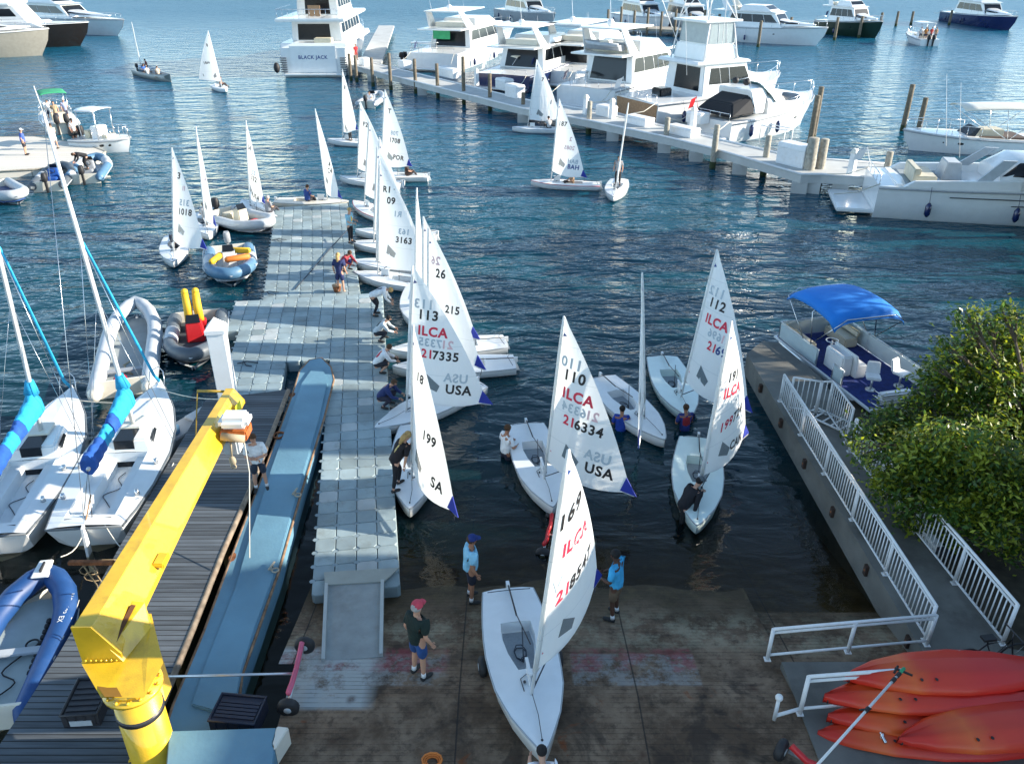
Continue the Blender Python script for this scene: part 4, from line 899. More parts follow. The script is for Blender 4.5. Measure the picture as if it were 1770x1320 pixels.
dA = dinghy('white sailing dinghy on a launching dolly in the foreground, sail numbered 169 over 218547', (938, 1288), (880, 1028), (983, 775), (1037, 1000), 5.3, z=.72, zb=1.36, texts=[('row', [('169', K)], .66, .3, .93, False, .28), ('class', .52), ('ghost', [('218', GR)], .5, .24), ('row', [('21', RR), ('8547', K)], .29, .27, .93, False, .22), ('row', [('V', G)], .36, .3, .3)], camber=.07, twist=.0, tack=.62)
dB = dinghy('white sailing dinghy with sail numbered 110 over 216334, a man in white at its stern', (955, 873), (910, 735), (975, 545), (1086, 852), 4.75, texts=std('110', '', [('21', RR), ('6334', K)], 'USA'), boomL=2.5)
dC = dinghy('white sailing dinghy with its sail seen edge-on beside a swimmer in blue', (1150, 760), (1038, 652), (1110, 470), (1101, 783), 4.75, texts=[('row', [('215', RR)], .3, .2), ('row', [('ISL', K)], .08, .22)], boomL=2.4, camber=.04)
dD = dinghy('pale aqua sailing dinghy with sail numbered 112 over 21696', (1193, 722), (1144, 616), (1240, 430), (1292, 702), 4.9, kind='aqua', texts=std('112', '', [('21', RR), ('696', NV_)], None), boomL=2.55, lean=R(14))
dE = dinghy('pale aqua sailing dinghy nearest the quay wall, sail numbered 191 over 199724', (1205, 908), (1207, 757), (1265, 553), (1292, 748), 4.85, kind='aqua', texts=[('row', [('191', K)], .6, .25), ('class', .5), ('ghost', [('19', G)], .44, .24), ('row', [('199', RR), ('724', K)], .27, .25, .93, False, .22), ('row', [('CAN', K)], .1, .25)], camber=.07, lean=R(14))
dF = dinghy('white sailing dinghy with sail numbered 113 over 217335 nudging the floating dock', (669, 729), (806, 668), (757, 455), (862, 706), 4.6, texts=std('113', '', [('21', RR), ('7335', K)], 'USA'), boomL=2.5)
dG = dinghy('white sailing dinghy nearest the gangway with a person in a yellow vest holding its mast', (708, 878), (722, 735), (714, 560), (786, 892), 4.6, texts=[('row', [('18', K)], .68, .22), ('row', [('199', K)], .34, .25), ('row', [('SA', K)], .08, .27)], boomL=2.5, lean=R(10))
dH = dinghy('white sailing dinghy pointing its bow at the crouching sailors', (712, 568), (728, 480), (723, 323), (742, 560), 4.7, texts=[], boomL=2.3, camber=.05)
dI = dinghy('white sailing dinghy moored bow-on behind the one numbered 26', (681, 602), (866, 590), (741, 364), (822, 580), 4.6, texts=[('row', [('21', RR)], .45, .24)], boomL=2.4)
dJ = dinghy('white sailing dinghy with sail numbered 26 and a blue clew strap', (680, 632), (888, 625), (752, 386), (842, 645), 4.65, texts=[('ghost', [('26', GR)], .72, .26), ('row', [('26', K)], .62, .27), ('row', [('215', K)], .35, .24)], boomL=2.4)
dK = dinghy('white sailing dinghy with sail marked R1 09 moored bow-on to the floating dock', (619, 470), (752, 492), (668, 262), (748, 480), 4.7, texts=[('row', [('R1', K)], .73, .24), ('row', [('09', K)], .62, .26), ('ghost', [('R1', G)], .5, .22), ('ghost', [('163', G)], .33, .22), ('row', [('3163', K)], .24, .24)], boomL=2.5)
dL = dinghy('white sailing dinghy just behind the one marked R1 09', (620, 450), (746, 462), (672, 240), (735, 440), 4.6, texts=[('row', [('27', K)], .62, .25)], boomL=2.3)
dM = dinghy('white sailing dinghy third along the floating dock edge beside the man in yellow', (618, 418), (735, 428), (668, 232), (716, 415), 4.5, texts=[('row', [('25', K)], .6, .25)], boomL=2.2, camber=.06)
dN = dinghy('white sailing dinghy with its bow at the hands of the man in a yellow vest', (626, 397), (742, 404), (662, 226), (706, 392), 4.5, texts=[('row', [('20', K)], .45, .25), ('row', [('GR', K)], .3, .22)], boomL=2.1, camber=.06)
dO = dinghy('white sailing dinghy with a red gunwale stripe at the far corner of the floating dock', (603, 343), (688, 382), (657, 215), (690, 352), 4.6, kind='red', texts=[('row', [('K', K)], .3, .22)], boomL=2.0)
dP = dinghy('white sailing dinghy with sail numbered 708 and a helmsman sitting at its stern', (628, 300), (738, 303), (672, 148), (709, 287), 5.0, texts=[('row', [('T', K)], .7, .26), ('ghost', [('708', G)], .42, .24), ('row', [('1708', K)], .32, .26), ('row', [('POR', K)], .1, .26)], boomL=2.3, camber=.08)
dQ = dinghy('white sailing dinghy gliding past the floating dock with a small sailmaker mark', (584, 304), (697, 316), (630, 180), (672, 292), 4.7, texts=[('row', [('F2', K)], .68, .24), ('row', [('Z', G)], .4, .3)], boomL=2.4, lean=R(12))
dR = dinghy('white sailing dinghy with a standing sailor in red just off the yacht stern', (569, 240), (655, 246), (599, 126), (618, 225), 5.1, texts=[('row', [('8', K)], .72, .26)], boomL=2.2, lean=R(12))
dS = dinghy('white sailing dinghy lying across the end of the floating dock', (600, 349), (470, 347), (544, 184), (590, 343), 4.9, kind='cream', texts=[('row', [('4', K)], .3, .25), ('row', [('C4', K)], .22, .25)], boomL=2.1, base=(566, 345))
dT = dinghy('white sailing dinghy with sail numbered 3 over 1018, leftmost beside the inflatables', (312, 480), (318, 410), (300, 245), (358, 440), 4.75, texts=[('row', [('3', K)], .68, .27), ('row', [('II', GR)], .56, .2), ('ghost', [('315', G)], .4, .26), ('row', [('1018', K)], .3, .27)], boomL=2.2, lean=R(14), base=(300, 436))
dU = dinghy('white sailing dinghy with a narrow sail squeezed between two inflatable boats', (380, 425), (362, 375), (338, 215), (372, 400), 4.9, texts=[('row', [('54', GR)], .4, .22)], boomL=1.9, camber=.06, base=(356, 392), lean=R(14))
dV = dinghy('white sailing dinghy with sail numbered 54 over 332 behind the grey inflatable', (430, 345), (470, 372), (425, 208), (462, 374), 4.7, texts=[('row', [('54', K)], .66, .24), ('ghost', [('22', G)], .38, .22), ('row', [('332', K)], .3, .25), ('row', [('USA', K)], .08, .24)], boomL=2.1, lean=R(12), base=(432, 352))
dW = dinghy('white sailing dinghy with red hull stripe and BAH on its sail in open water', (920, 312), (1035, 318), (968, 168), (1011, 305), 4.75, kind='red', texts=[('row', [('187', K)], .64, .25), ('ghost', [('2', GR)], .45, .22), ('ghost', [('2085', GR)], .33, .22), ('ghost', [('BAH', G)], .15, .22), ('row', [('BAH', NV_)], .07, .25)], boomL=2.4)
dX = dinghy('white sailing dinghy sailing straight at the camera with a standing sailor in a wetsuit', (1056, 352), (1074, 300), (1088, 170), (1068, 300), 4.9, texts=[('row', [('2', GR)], .45, .2)], boomL=1.8, camber=.04, film=False, lean=R(10))
dY = dinghy('white sailing dinghy passing in front of the moored yachts', (885, 219), (975, 222), (932, 103), (968, 205), 5.0, texts=[('row', [('7', K)], .66, .26), ('row', [('1', K)], .3, .3)], boomL=2.5, base=(912, 219), blue=False)
dZ = dinghy('white sailing dinghy alone in open water near the skiff', (396, 158), (366, 143), (359, 51), (345, 137), 5.3, texts=[('row', [('8', K)], .7, .26), ('row', [('1864', K)], .36, .24), ('row', [('1', K)], .12, .24)], boomL=2.9, lean=R(8), blue=False)
d0 = dinghy('white sailing dinghy with an edge-on sail being towed behind the skiff', (238, 113), (262, 118), (228, 45), (243, 108), 5.0, texts=[], boomL=1.2, camber=.03, film=False, lean=R(14), blue=False)
for d in DBG: print(d)
# ------------------------------------------------------------------ small craft builders
def outboard(parent, x, z, m, s=1.0, y=0, tilt=0):
    t = []
    q = MB(); q.loft([[(x+s*a*sx-.02+b, y+s*c*.16*sx, z+h*s) for a, c in [(-.26, -.6), (-.2, -1), (.16, -1), (.24, -.6), (.24, .6), (.16, 1), (-.2, 1), (-.26, .6)]] for h, sx, b in [(.25, .8, 0), (.32, 1, 0), (.62, .95, 0), (.76, .7, .02)]], closed=True); build(q, 'engine_cowl', m, parent)
    q = MB(); q.hexa([(x-.1*s, y-.05*s, z-.75*s), (x+.08*s, y-.05*s, z-.75*s), (x+.12*s, y-.06*s, z+.28*s), (x-.14*s, y-.06*s, z+.28*s), (x-.1*s, y+.05*s, z-.75*s), (x+.08*s, y+.05*s, z-.75*s), (x+.12*s, y+.06*s, z+.28*s), (x-.14*s, y+.06*s, z+.28*s)]); q.rod((x-.22*s, y, z-.72*s), (x+.16*s, y, z-.72*s), .06*s, n=8); build(q, 'engine_leg', m, parent)
def rib(label, bow, stern, m_tube, m_floor, r=.22, beam=1.9, L=None, console=None, engine=M_black, z=.35, name='inflatable_boat', cat='inflatable boat', group=None, patches=None, cones=True, bowplate=False, lifeline=True, seatm=None):
    b3 = W(*bow, z); s3 = W(*stern, z); hv = b3-s3; ang = math.atan2(hv.y, hv.x); L = L or hv.length; c = (b3+s3)/2
    o = c-Vector((math.cos(ang), math.sin(ang), 0))*L/2; DBG.append(('RIB '+label[:26], round(hv.length, 2)))
    t = thing(name, label, cat, (o.x, o.y, 0), ang, group); hbm = beam/2-r; zt = .38
    pts = [(-.25, hbm, zt-.02), (0, hbm, zt)]+[(L*f, hbm*(1-.0*f), zt+.03*f) for f in (.3, .55)]+[(L*.72-r+.0, hbm*.93, zt+.07), (L*.86-r, hbm*.68, zt+.14), (L*.955-r, hbm*.32, zt+.2)]
    full = pts+[(L-r, 0, zt+.22)]+[(x, -y, zz) for x, y, zz in pts[::-1]]
    n = len(full); rs = [r*.55 if cones else r]+[r]*(n-2)+[r*.55 if cones else r]
    q = MB(); q.path(full, rs, 12)
    if cones:
        for s_ in (1, -1): q.path([(-.25, s_*hbm, zt-.02), (-.42, s_*hbm, zt-.03)], [r*.55, r*.18], 12)
    build(q, 'tube', m_tube, t)
    q = MB(); q.path([(x, y*(1+r*1.02/max(hbm, .1)) if i not in (7,) else 0, zz-.02) if i != 7 else (x+r*1.03, 0, zz-.02) for i, (x, y, zz) in enumerate(full)], .03, 5); build(q, 'rubbing_strake', M_lgray if m_tube is not M_lgray else M_gray, t)
    q = MB(); q.loft([[(x, hbm*f, .16), (x, hbm*f*.5, .02), (x, 0, k), (x, -hbm*f*.5, .02), (x, -hbm*f, .16)] for x, f, k in [(0, 1, -.12), (L*.4, 1, -.12), (L*.7, .9, -.1), (L*.86, .55, .0), (L*.95, .1, .2)]], cap0=True, cap1=False); build(q, 'hull', M_white2 if m_tube is M_navyt else M_lgray, t)
    q = MB(); q.prism([(0, -hbm), (L*.62, -hbm), (L*.8, -hbm*.7), (L*.9-r, -hbm*.2), (L*.9-r, hbm*.2), (L*.8, hbm*.7), (L*.62, hbm), (0, hbm)], .12, .2); build(q, 'floor', m_floor, t)
    q = MB(); q.block(-.02, .05, -hbm+.02, hbm-.02, .0, .62); build(q, 'transom', M_white2, t, .01)
    if patches:
        for f0, f1, pm in patches:
            for s_ in (1, -1):
                i0, i1 = f0, f1; seg = [Vector((a, b*s_, c_)) for a, b, c_ in pts[i0:i1]]
                if len(seg) > 1: q = MB(); q.path(seg, r+.006, 12, cap=False); build(q, 'tube_patch', pm, t)
    if bowplate: q = MB(); q.hexa([(L-.62, -.2, zt+.40), (L-.08, -.16, zt+.44), (L-.08, .16, zt+.44), (L-.62, .2, zt+.40), (L-.62, -.17, zt+.46), (L-.1, -.13, zt+.5), (L-.1, .13, zt+.5), (L-.62, .17, zt+.46)]); build(q, 'bow_plate', M_white, t, .02); q = MB(); q.block(L-.5, L-.2, -.02, .02, zt+.47, zt+.53); build(q, 'bow_cleat', M_black, t)
    if lifeline:
        for s_ in (1, -1):
            q = MB(); pp = []
            for k in range(9):
                x = L*.15+L*.55*k/8; pp.append((x, s_*(hbm+r*.72), zt+.17-(.05 if k % 2 else 0)))
            q.path(pp, .011, 5); build(q, 'grab_line', M_rope, t)
    if console:
        cx = L*.42; q = MB(); q.taper(cx-.3, cx+.3, .32, .2, cx-.2, cx+.24, .27, .95); build(q, 'console', console, t, .04)
        q = MB(); q.hexa([(cx+.2, -.26, .95), (cx+.24, -.26, .95), (cx+.24, .26, .95), (cx+.2, .26, .95), (cx+.02, -.22, 1.2), (cx+.05, -.22, 1.2), (cx+.05, .22, 1.2), (cx+.02, .22, 1.2)]); build(q, 'windscreen', M_glass, t)
        q = MB(); q.torus((cx-.27, 0, .86), .15, .018, 'x', 14, 6); build(q, 'steering_wheel', M_black, t)
        q = MB(); q.block(cx-1.15, cx-.65, -.34, .34, .2, .6); build(q, 'seat', seatm or console, t, .04)
    if engine: outboard(t, -.2, .45, engine, .95)
    return t, L, o, ang
M_navyt = mat('navy_tube', (.012, .06, .2), .5, var=.12, dirt=.25, dirtcol=(.1, .16, .28))
M_steelblue = mat('steel_blue_tube', (.09, .2, .32), .5, var=.12, dirt=.2, dirtcol=(.2, .28, .33))
M_cushion = mat('cream_vinyl', (.6, .55, .42), .5, var=.08)
def local(t, p): return t.matrix_basis @ Vector(p)
r1, L1, o1, a1 = rib('grey inflatable boat with white cone ends tied beyond the white keelboat', (238, 528), (212, 668), M_lgray, mat('rib_floor_grey', (.32, .35, .35), .7, dirt=.3, dirtcol=(.16, .16, .14)), .25, 2.1, engine=None, seatm=M_gray)
q = MB(); q.block(.25, .65, -.1, .3, .2, .5); tk = build(q, 'fuel_tank', M_red, None, .05); tk.parent = r1
q = MB(); q.path(sm([(.7, .2, .22), (1.3, .05, .22), (1.1, -.2, .22), (1.8, .1, .22), (2.2, -.05, .22), (1.9, .15, .23)]), .02, 6); build(q, 'rope_coil', M_tan, r1)
q = MB(); q.block(1.0, 1.25, -.58, .58, .38, .44); build(q, 'thwart', M_gray, r1, .015)
for s_ in (1, -1): q = MB(); q.path([(-.3, s_*.8, .36), (-.5, s_*.8, .35), (-.62, s_*.8, .35)], [.24, .19, .08], 12); build(q, 'white_cone', M_white2, r1)
r2, L2, o2, a2 = rib('dark grey inflatable boat with a red console and yellow buoys behind the white piling', (330, 640), (345, 540), M_dgray, mat('rib_floor_dark', (.05, .06, .07), .8), .25, 2.2, L=4.2, console=M_red, engine=M_black, patches=[(2, 4, M_lgray)])
t = thing('marker_buoy', 'pair of yellow inflatable marker buoys standing in the inflatable boat with the red console', 'buoy', local(r2, (1.05, -.05, .6)), a2)
for s_ in (-1, 1): q = MB(); q.path([(-.1, s_*.2, 0), (-.2, s_*.17, .5), (-.3, s_*.19, 1.05)], [.15, .16, .13], 10); q.ball((-.31, s_*.19, 1.1), .13, 10, 6); build(q, 'cylinder', M_yel, t)
r3, L3, o3_, a3 = rib('steel blue inflatable boat with white console and orange-yellow fenders, bow to the camera', (402, 496), (395, 425), M_steelblue, M_lgray, .27, 2.3, L=4.3, console=M_white, engine=M_gray, patches=[(2, 4, M_lgray)])
for k, (x, y, rz, m_) in enumerate([(1.5, .45, 70, M_yel), (2.3, -.55, -25, M_yel), (2.55, .35, 100, M_org)]):
    p = local(r3, (x, y, .78)); t = thing('fender', ['long yellow fender lying across the left tube of the steel blue inflatable', 'long yellow fender along the right tube of the steel blue inflatable', 'orange fender at the bow of the steel blue inflatable'][k], 'fender', p, a3+R(rz))
    q = MB(); q.path([(-.55, 0, 0), (-.45, 0, 0), (.45, 0, 0), (.55, 0, 0)], [.07, .14, .14, .07], 10); build(q, 'body', m_, t); q = MB(); q.torus((.6, 0, 0), .05, .015); build(q, 'eye_loop', M_black, t)
r4, L4, o4, a4 = rib('grey inflatable boat with a cream seat box at the far corner of the floating dock', (462, 392), (388, 372), M_lgray, M_gray, .25, 2.3, L=4.3, console=M_cushion, engine=M_black)
q = MB(); q.block(2.9, 3.2, -.3, .1, .45, .62); build(q, 'red_bag', M_red, r4, .04)
r5, L5, o5, a5 = rib('navy blue inflatable dinghy with white bow plate alongside the timber dock', (88, 978), (-35, 1225), M_navyt, mat('dinghy_floor', (.38, .45, .45), .6, dirt=.2, dirtcol=(.2, .22, .2)), .25, 2.0, z=.6, engine=None, bowplate=True)
write('MO 2185 EX', 'registration', M_white, r5, (L5*.62, -.78, .655), (-1, .0, 0), (0, 1, 0), .1)
q = MB()
for k in range(10): q.ball((1.1+.16*k, -.42+.01*k, .26), .07, 6, 4)
q.torus((1.9, -.2, .27), .12, .02, 'z'); q.path(sm([(.5, .1, .25), (.9, -.2, .25), (1.2, .15, .25), (1.6, -.1, .27)]), .016, 6); build(q, 'chain_and_lines', M_black, r5)
q = MB(); q.block(1.55, 1.75, -.6, .6, .3, .36); build(q, 'thwart', M_lgray, r5, .015)

# ------------------------------------------------------------------ keelboats
def keelboat(label, bow, stern, mast_px, group='keelboats moored beside the timber dock'):
    b3 = W(*bow, .95); s3 = W(*stern, .8); hv = b3-s3; ang = math.atan2(hv.y, hv.x); L = 6.9; c = (b3+s3)/2; DBG.append((label[:20], round(hv.length, 2)))
    o = c-Vector((math.cos(ang), math.sin(ang), 0))*L/2
    t = thing('keelboat', label, 'keelboat', (o.x, o.y, 0), ang, group)
    def bb(f): return 1.2*{0: .74}.get(f, 0) if f == 0 else 0
    prof = [(0, .88, .72), (.1, 1.0, .7), (.25, 1.13, .7), (.45, 1.18, .74), (.62, 1.05, .8), (.78, .74, .88), (.9, .38, .95), (.97, .13, 1.0), (1, .02, 1.02)]
    secs = []
    for f, b, z in prof:
        x = f*L; kz = -.25 if f < .8 else -.25+(f-.8)*4.2; xb = x-(0 if f > .02 else -.25)
        secs.append([(x, b, z), (x, b*.99, z-.08), (xb, b*.93, max(.12, kz+.2)), (xb, b*.5, min(-.12, 0) if f < .8 else kz+.1), (xb, 0, kz), (xb, -b*.5, min(-.12, 0) if f < .8 else kz+.1), (xb, -b*.93, max(.12, kz+.2)), (x, -b*.99, z-.08), (x, -b, z)])
    q = MB(); q.loft(secs, cap0=True, cap1=False); build(q, 'hull', M_white, t)
    q = MB()
    for s_ in (1, -1): q.path([(f*L, s_*(b+.012), z-.03) for f, b, z in prof], .03, 6)
    q.path([(-.01, -.88, .69), (-.01, .88, .69)], .03, 6); build(q, 'rub_rail', M_dgray, t)
    # deck with a sunken cockpit
    deck = MB(); prev = None
    cw = {0: .55, .1: .6, .25: .62, .45: .6}
    P2_ = [(0, .88, .72), (.06, .95, .71), (.1, 1.0, .7), (.25, 1.13, .7), (.46, 1.18, .74), (.62, 1.05, .8), (.78, .74, .88), (.9, .38, .95), (.97, .13, 1.0), (1, .02, 1.02)]
    for f, b, z in P2_:
        x = f*L; b -= .01; c_ = min(.6, b*.72); row = [(x, -b, z), (x, -c_, z+.04), (x, 0, z+.07), (x, c_, z+.04), (x, b, z)]
        if prev:
            ins = .06*L <= prev[0][0]+1e-6 and f <= .46
            deck.add(prev+row, [(0, 5, 6, 1), (3, 8, 9, 4)]+([] if ins else [(1, 6, 7, 2), (2, 7, 8, 3)]))
            if ins:
                fl = lambda p_, zz, k=1: (p_[0], p_[1]*k, zz)
                a, b_, c2, d = prev[1], prev[3], row[3], row[1]
                deck.add([a, b_, c2, d, fl(a, .62), fl(b_, .62), fl(c2, .62), fl(d, .62), fl(a, .62, .5), fl(b_, .62, .5), fl(c2, .62, .5), fl(d, .62, .5), fl(a, .28, .48), fl(b_, .28, .48), fl(c2, .28, .48), fl(d, .28, .48)],
                         [(0, 3, 7, 4), (1, 5, 6, 2), (4, 7, 11, 8), (5, 9, 10, 6), (8, 11, 15, 12), (9, 13, 14, 10), (12, 15, 14, 13)])
                if abs(prev[0][0]-.06*L) < 1e-3: deck.add([a, b_, fl(b_, .28), fl(a, .28)], [(0, 1, 2, 3)])
                if f == .46: deck.add([d, c2, fl(c2, .28), fl(d, .28)], [(0, 3, 2, 1)])
        prev = row
    build(deck, 'deck', M_deck, t)
    q = MB(); q.hexa([(.46*L, -.72, .74), (.72*L, -.52, .88), (.72*L, .52, .88), (.46*L, .72, .74), (.475*L, -.6, 1.12), (.67*L, -.42, 1.06), (.67*L, .42, 1.06), (.475*L, .6, 1.12)]); cb = build(q, 'cabin', M_white, t, .05)
    q = MB(); q.hexa([(.458*L, -.28, .32), (.474*L, -.28, .32), (.474*L, .28, .32), (.458*L, .28, .32), (.468*L, -.26, 1.125), (.56*L, -.25, 1.125), (.56*L, .25, 1.125), (.468*L, .26, 1.125)]); build(q, 'companionway', M_glass, cb)
    for s_ in (1, -1):
        q = MB(); q.add([(.5*L, s_*.70, .88), (.6*L, s_*.615, .93), (.59*L, s_*.575, 1.03), (.505*L, s_*.64, 1.02)], [(0, 1, 2, 3)]); build(q, 'cabin_window', M_glass, cb)
    q = MB(); q.block(.56*L, .66*L, -.27, .27, 1.1, 1.16); build(q, 'hatch', M_white2, cb, .02)
    mx = .60*L
    # mast sits on the cabin top; rake it towards where its top is seen
    foot = Vector((o.x, o.y, 0))+Matrix.Rotation(ang, 3, 'Z') @ Vector((mx, 0, 1.1)); v = solve_dir(foot, 8.5, mast_px, R(5)); vl = Matrix.Rotation(-ang, 3, 'Z') @ v; F = Vector((mx, 0, 1.1)); Tp = F+vl*8.5
    q = MB(); q.path([F, F+vl*5.4, Tp], [.062, .055, .032], 10, flat=1.3); ms = build(q, 'mast', M_mast, t)
    q = MB(); q.rod(F+vl*8.4, F+vl*9.1+Vector((-.1, 0, 0)), .012, n=5); build(q, 'antenna', M_mast, ms)
    bt = F+vl*5.6; q = MB(); q.path([(L-.1, 0, 1.05), bt], .018, 6); q2 = MB(); q2.path([(L-.15, 0, 1.1), (L-.45, 0, 1.45), bt.lerp(Vector((L-.1, 0, 1.05)), .05)], [.05, .045, .03], 7); build(q2, 'furled_jib', M_lblue, t)
    q = MB()
    for s_ in (1, -1): q.rod((mx-.15, s_*1.1, .76), F+vl*5.5, .009, n=5); q.rod((mx-.35, s_*1.1, .76), F+vl*3.9, .007, n=5)
    q.rod((.05, 0, .75), Tp, .008, n=5); build(q, 'stays', M_steel, t)
    # boom with its flaked sail under a blue cover
    g_ = F+vl*.75; be = Vector((.14*L, .0, 1.72)); q = MB(); q.rod(g_, be, .05); build(q, 'boom', M_alu, t)
    def cov(name, f0, f1, m_, r0, r1_, zt0=0):
        q = MB(); secs_ = []
        for k in range(8):
            f = f0+(f1-f0)*k/7; p = g_.lerp(be, f)+Vector((0, 0, -.04)); r_ = (r0+(r1_-r0)*k/7)*(1+.1*math.sin(k*2.2)); hh = r_*(2.1 if f > .04 else 2.6)
            secs_.append([tuple(p+Vector((0, y*r_, z_*hh))) for y, z_ in [(-.25, -.35), (-.95, 0), (-.85, .5), (-.3, .95), (.3, .95), (.85, .5), (.95, 0), (.25, -.35)]])
        q.loft(secs_, closed=True); build(q, name, m_, t)
    cov('sail_cover', 0, .36, M_lblue, .25, .19); cov('sail_cover', .36, .5, M_blue, .185, .15); cov('sail_cover', .5, .68, M_lblue, .165, .15); cov('sail_cover', .68, .98, M_blue, .16, .2)
    q = MB(); q.path([g_+Vector((.03, 0, .45)), g_+vl*.85], [.2, .11], 10); build(q, 'mast_cover', M_lblue, t)
    q = MB(); q.rod((.12, 0, .75), (.95, .1, .98), .02); build(q, 'tiller', M_teak, t)
    q = MB(); q.rod((.3, -.55, .74), (.3, .55, .74), .025); q.path([(.3, .1, .76), be, (.3, -.1, .76)], .011, 5); build(q, 'traveller', M_black, t)
    q = MB(); q.hexa([(-.12, -.03, .75), (-.3, -.03, -.4), (-.02, -.03, -.4), (.0, -.03, .8), (-.12, .03, .75), (-.3, .03, -.4), (-.02, .03, -.4), (.0, .03, .8)]); build(q, 'rudder', M_white, t)
    q = MB()
    for (x, y) in ((1.2, .9), (1.2, -.9), (2.6, .98), (2.6, -.98)): q.path([(x, y, .76), (x, y, .9)], [.07, .05], 8)
    build(q, 'winches', M_steel, t)
    q = MB(); q.path(sm([(1.0, -.3, .3), (1.6, .1, .3), (1.9, .25, .3), (2.2, -.1, .3), (2.6, .1, .31), (2.9, 0, .31)]), .011, 5); q.path([(1.3+.25*math.cos(a*.7), .75+.1*math.sin(a*.7), .64+a*.002) for a in range(20)], .011, 5); build(q, 'sheets', M_roped, t)
    q = MB(); q.path([(L-.45, .25, .98), (L-.2, .2, 1.45), (L+.05, 0, 1.5), (L-.2, -.2, 1.45), (L-.45, -.25, .98)], .016, 6); build(q, 'pulpit', M_steel, t)
    return t
k1 = keelboat('white keelboat with blue boom cover closest to the crane arm', (275, 668), (150, 895), (75, 195))
k0_ = keelboat('white keelboat with blue boom cover cut by the left edge of the picture', (120, 682), (-15, 905), (-60, 200))
for k, (x0, y0, z0_, x1, y1, z1_, lb) in enumerate([(275, 672, 1, 398, 690, 2.6, 'white mooring line from the keelboat bow to the capped piling'), (122, 690, 1, 262, 690, 1.0, 'white line tied between the bows of the two keelboats')]):
    a, b_ = W(x0, y0, z0_), W(x1, y1, z1_); q = MB(); q.path([a.lerp(b_, f/6)-Vector((0, 0, .12*math.sin(PI*f/6))) for f in range(7)], .014, 5); tag(build(q, 'mooring_line', M_rope), lb, 'rope')
for k, (x0, y0, x1, y1, lb) in enumerate([(150, 900, 105, 962, 'slack mooring line from the keelboat stern down towards the blue dinghy'), (240, 860, 300, 800, 'mooring line from the keelboat side to the timber dock'), (180, 905, 222, 950, 'short mooring line from the keelboat stern to the timber dock')]):
    a, b_ = W(x0, y0, .75), W(x1, y1, .65); q = MB(); q.path([a.lerp(b_, f/6)-Vector((0, 0, .25*math.sin(PI*f/6))) for f in range(7)], .014, 5); tag(build(q, 'mooring_line', M_rope), lb, 'rope')
# floating box dock with hardware left of the crane arm
t = thing('dock_float', 'small grey float with a battery box tucked between keelboat and timber dock', 'float', W(318, 742, .3), R(62))
q = MB(); q.block(-1.2, 1.2, -.4, .4, -.3, .12); build(q, 'deck', M_gray, t, .03)
q = MB(); q.block(-.9, -.3, -.25, .25, .12, .42); build(q, 'box', M_steelblue, t, .03)
q = MB(); q.block(.3, 1.1, -.3, .3, .12, .2); build(q, 'lid', M_lgray, t, .02)

# ------------------------------------------------------------------ pontoon boat at the quay
b3 = W(1352, 575, .75); s3 = W(1560, 690, .75); 
pb0 = W(1505, 705, .6); pb1 = W(1338, 575, .6); hv = pb1-pb0; ang = math.atan2(hv.y, hv.x); Lp = hv.length; DBG.append(('pontoon', round(Lp, 2)))
t = thing('pontoon_boat', 'pontoon boat with blue carpet deck, white fence panels and blue bimini top at the quay', 'pontoon boat', (pb0.x, pb0.y, 0), ang)
Wd = 2.55   # the deck lies to the right of the line pb0 -> pb1
q = MB()
for y in (-.45, -2.1): q.path([(-.1, y, .08), (Lp-.6, y, .08), (Lp-.1, y, .16), (Lp+.25, y, .3)], [.3, .3, .25, .08], 12)
build(q, 'pontoons', M_alu, t)
q = MB(); q.block(0, Lp, -Wd, 0, .42, .5); dk = build(q, 'deck_frame', M_white, t, .02)
q = MB(); q.block(.1, Lp-.1, -Wd+.08, -.08, .5, .52); build(q, 'carpet', M_carpet, t)
def panel(x0, y0, x1, y1, h=.62, m=M_white):
    a, b_ = Vector((x0, y0, .52)), Vector((x1, y1, .52)); d = (b_-a).normalized(); n = Vector((-d.y, d.x, 0))*.015
    q = MB(); q.hexa([a+d*.05-n+Vector((0, 0, .05)), b_-d*.05-n+Vector((0, 0, .05)), b_-d*.05+n+Vector((0, 0, .05)), a+d*.05+n+Vector((0, 0, .05)), a+d*.05-n+Vector((0, 0, h-.04)), b_-d*.05-n+Vector((0, 0, h-.04)), b_-d*.05+n+Vector((0, 0, h-.04)), a+d*.05+n+Vector((0, 0, h-.04))]); build(q, 'fence_panel', m, t)
    q = MB(); u = Vector((0, 0, h)); q.path([a, a+u, b_+u, b_], .022, 6); u = Vector((0, 0, .04)); q.rod(a+u, b_+u, .018); build(q, 'panel_frame', M_alu, t)
M_pan = mat('pontoon_panel', (.5, .6, .62), .5, var=.06)
panel(Lp-.25, -.05, Lp-2.6, -.05, .62, M_pan); panel(Lp-.25, -.06, Lp-.25, -Wd+.06, .62, M_pan)
panel(Lp-3.5, -.05, Lp*.28, -.05, .55, M_pan)
for k in range(3): panel(Lp-.25-k*(Lp-.7)/3, -Wd+.06, Lp-.35-(k+1)*(Lp-.7)/3, -Wd+.06, .62, M_pan)
panel(.15, -.4, .15, -Wd+.3, .4, M_white)
for x, y, l in ((Lp-1.0, -.42, 1.3), (Lp-1.0, -Wd+.5, 1.3)):
    q = MB(); q.block(x-l/2, x+l/2, y-.26, y+.26, .52, .86); q.block(x-l/2, x+l/2, y+(.2 if y > -1 else -.3), y+(.3 if y > -1 else -.2), .86, 1.12); build(q, 'bench_seat', M_cushion, t, .05)
cx = Lp*.46; q = MB(); q.block(cx-.5, cx+.5, -.75, -.35, .52, 1.25); build(q, 'helm_console', M_white, t, .05)
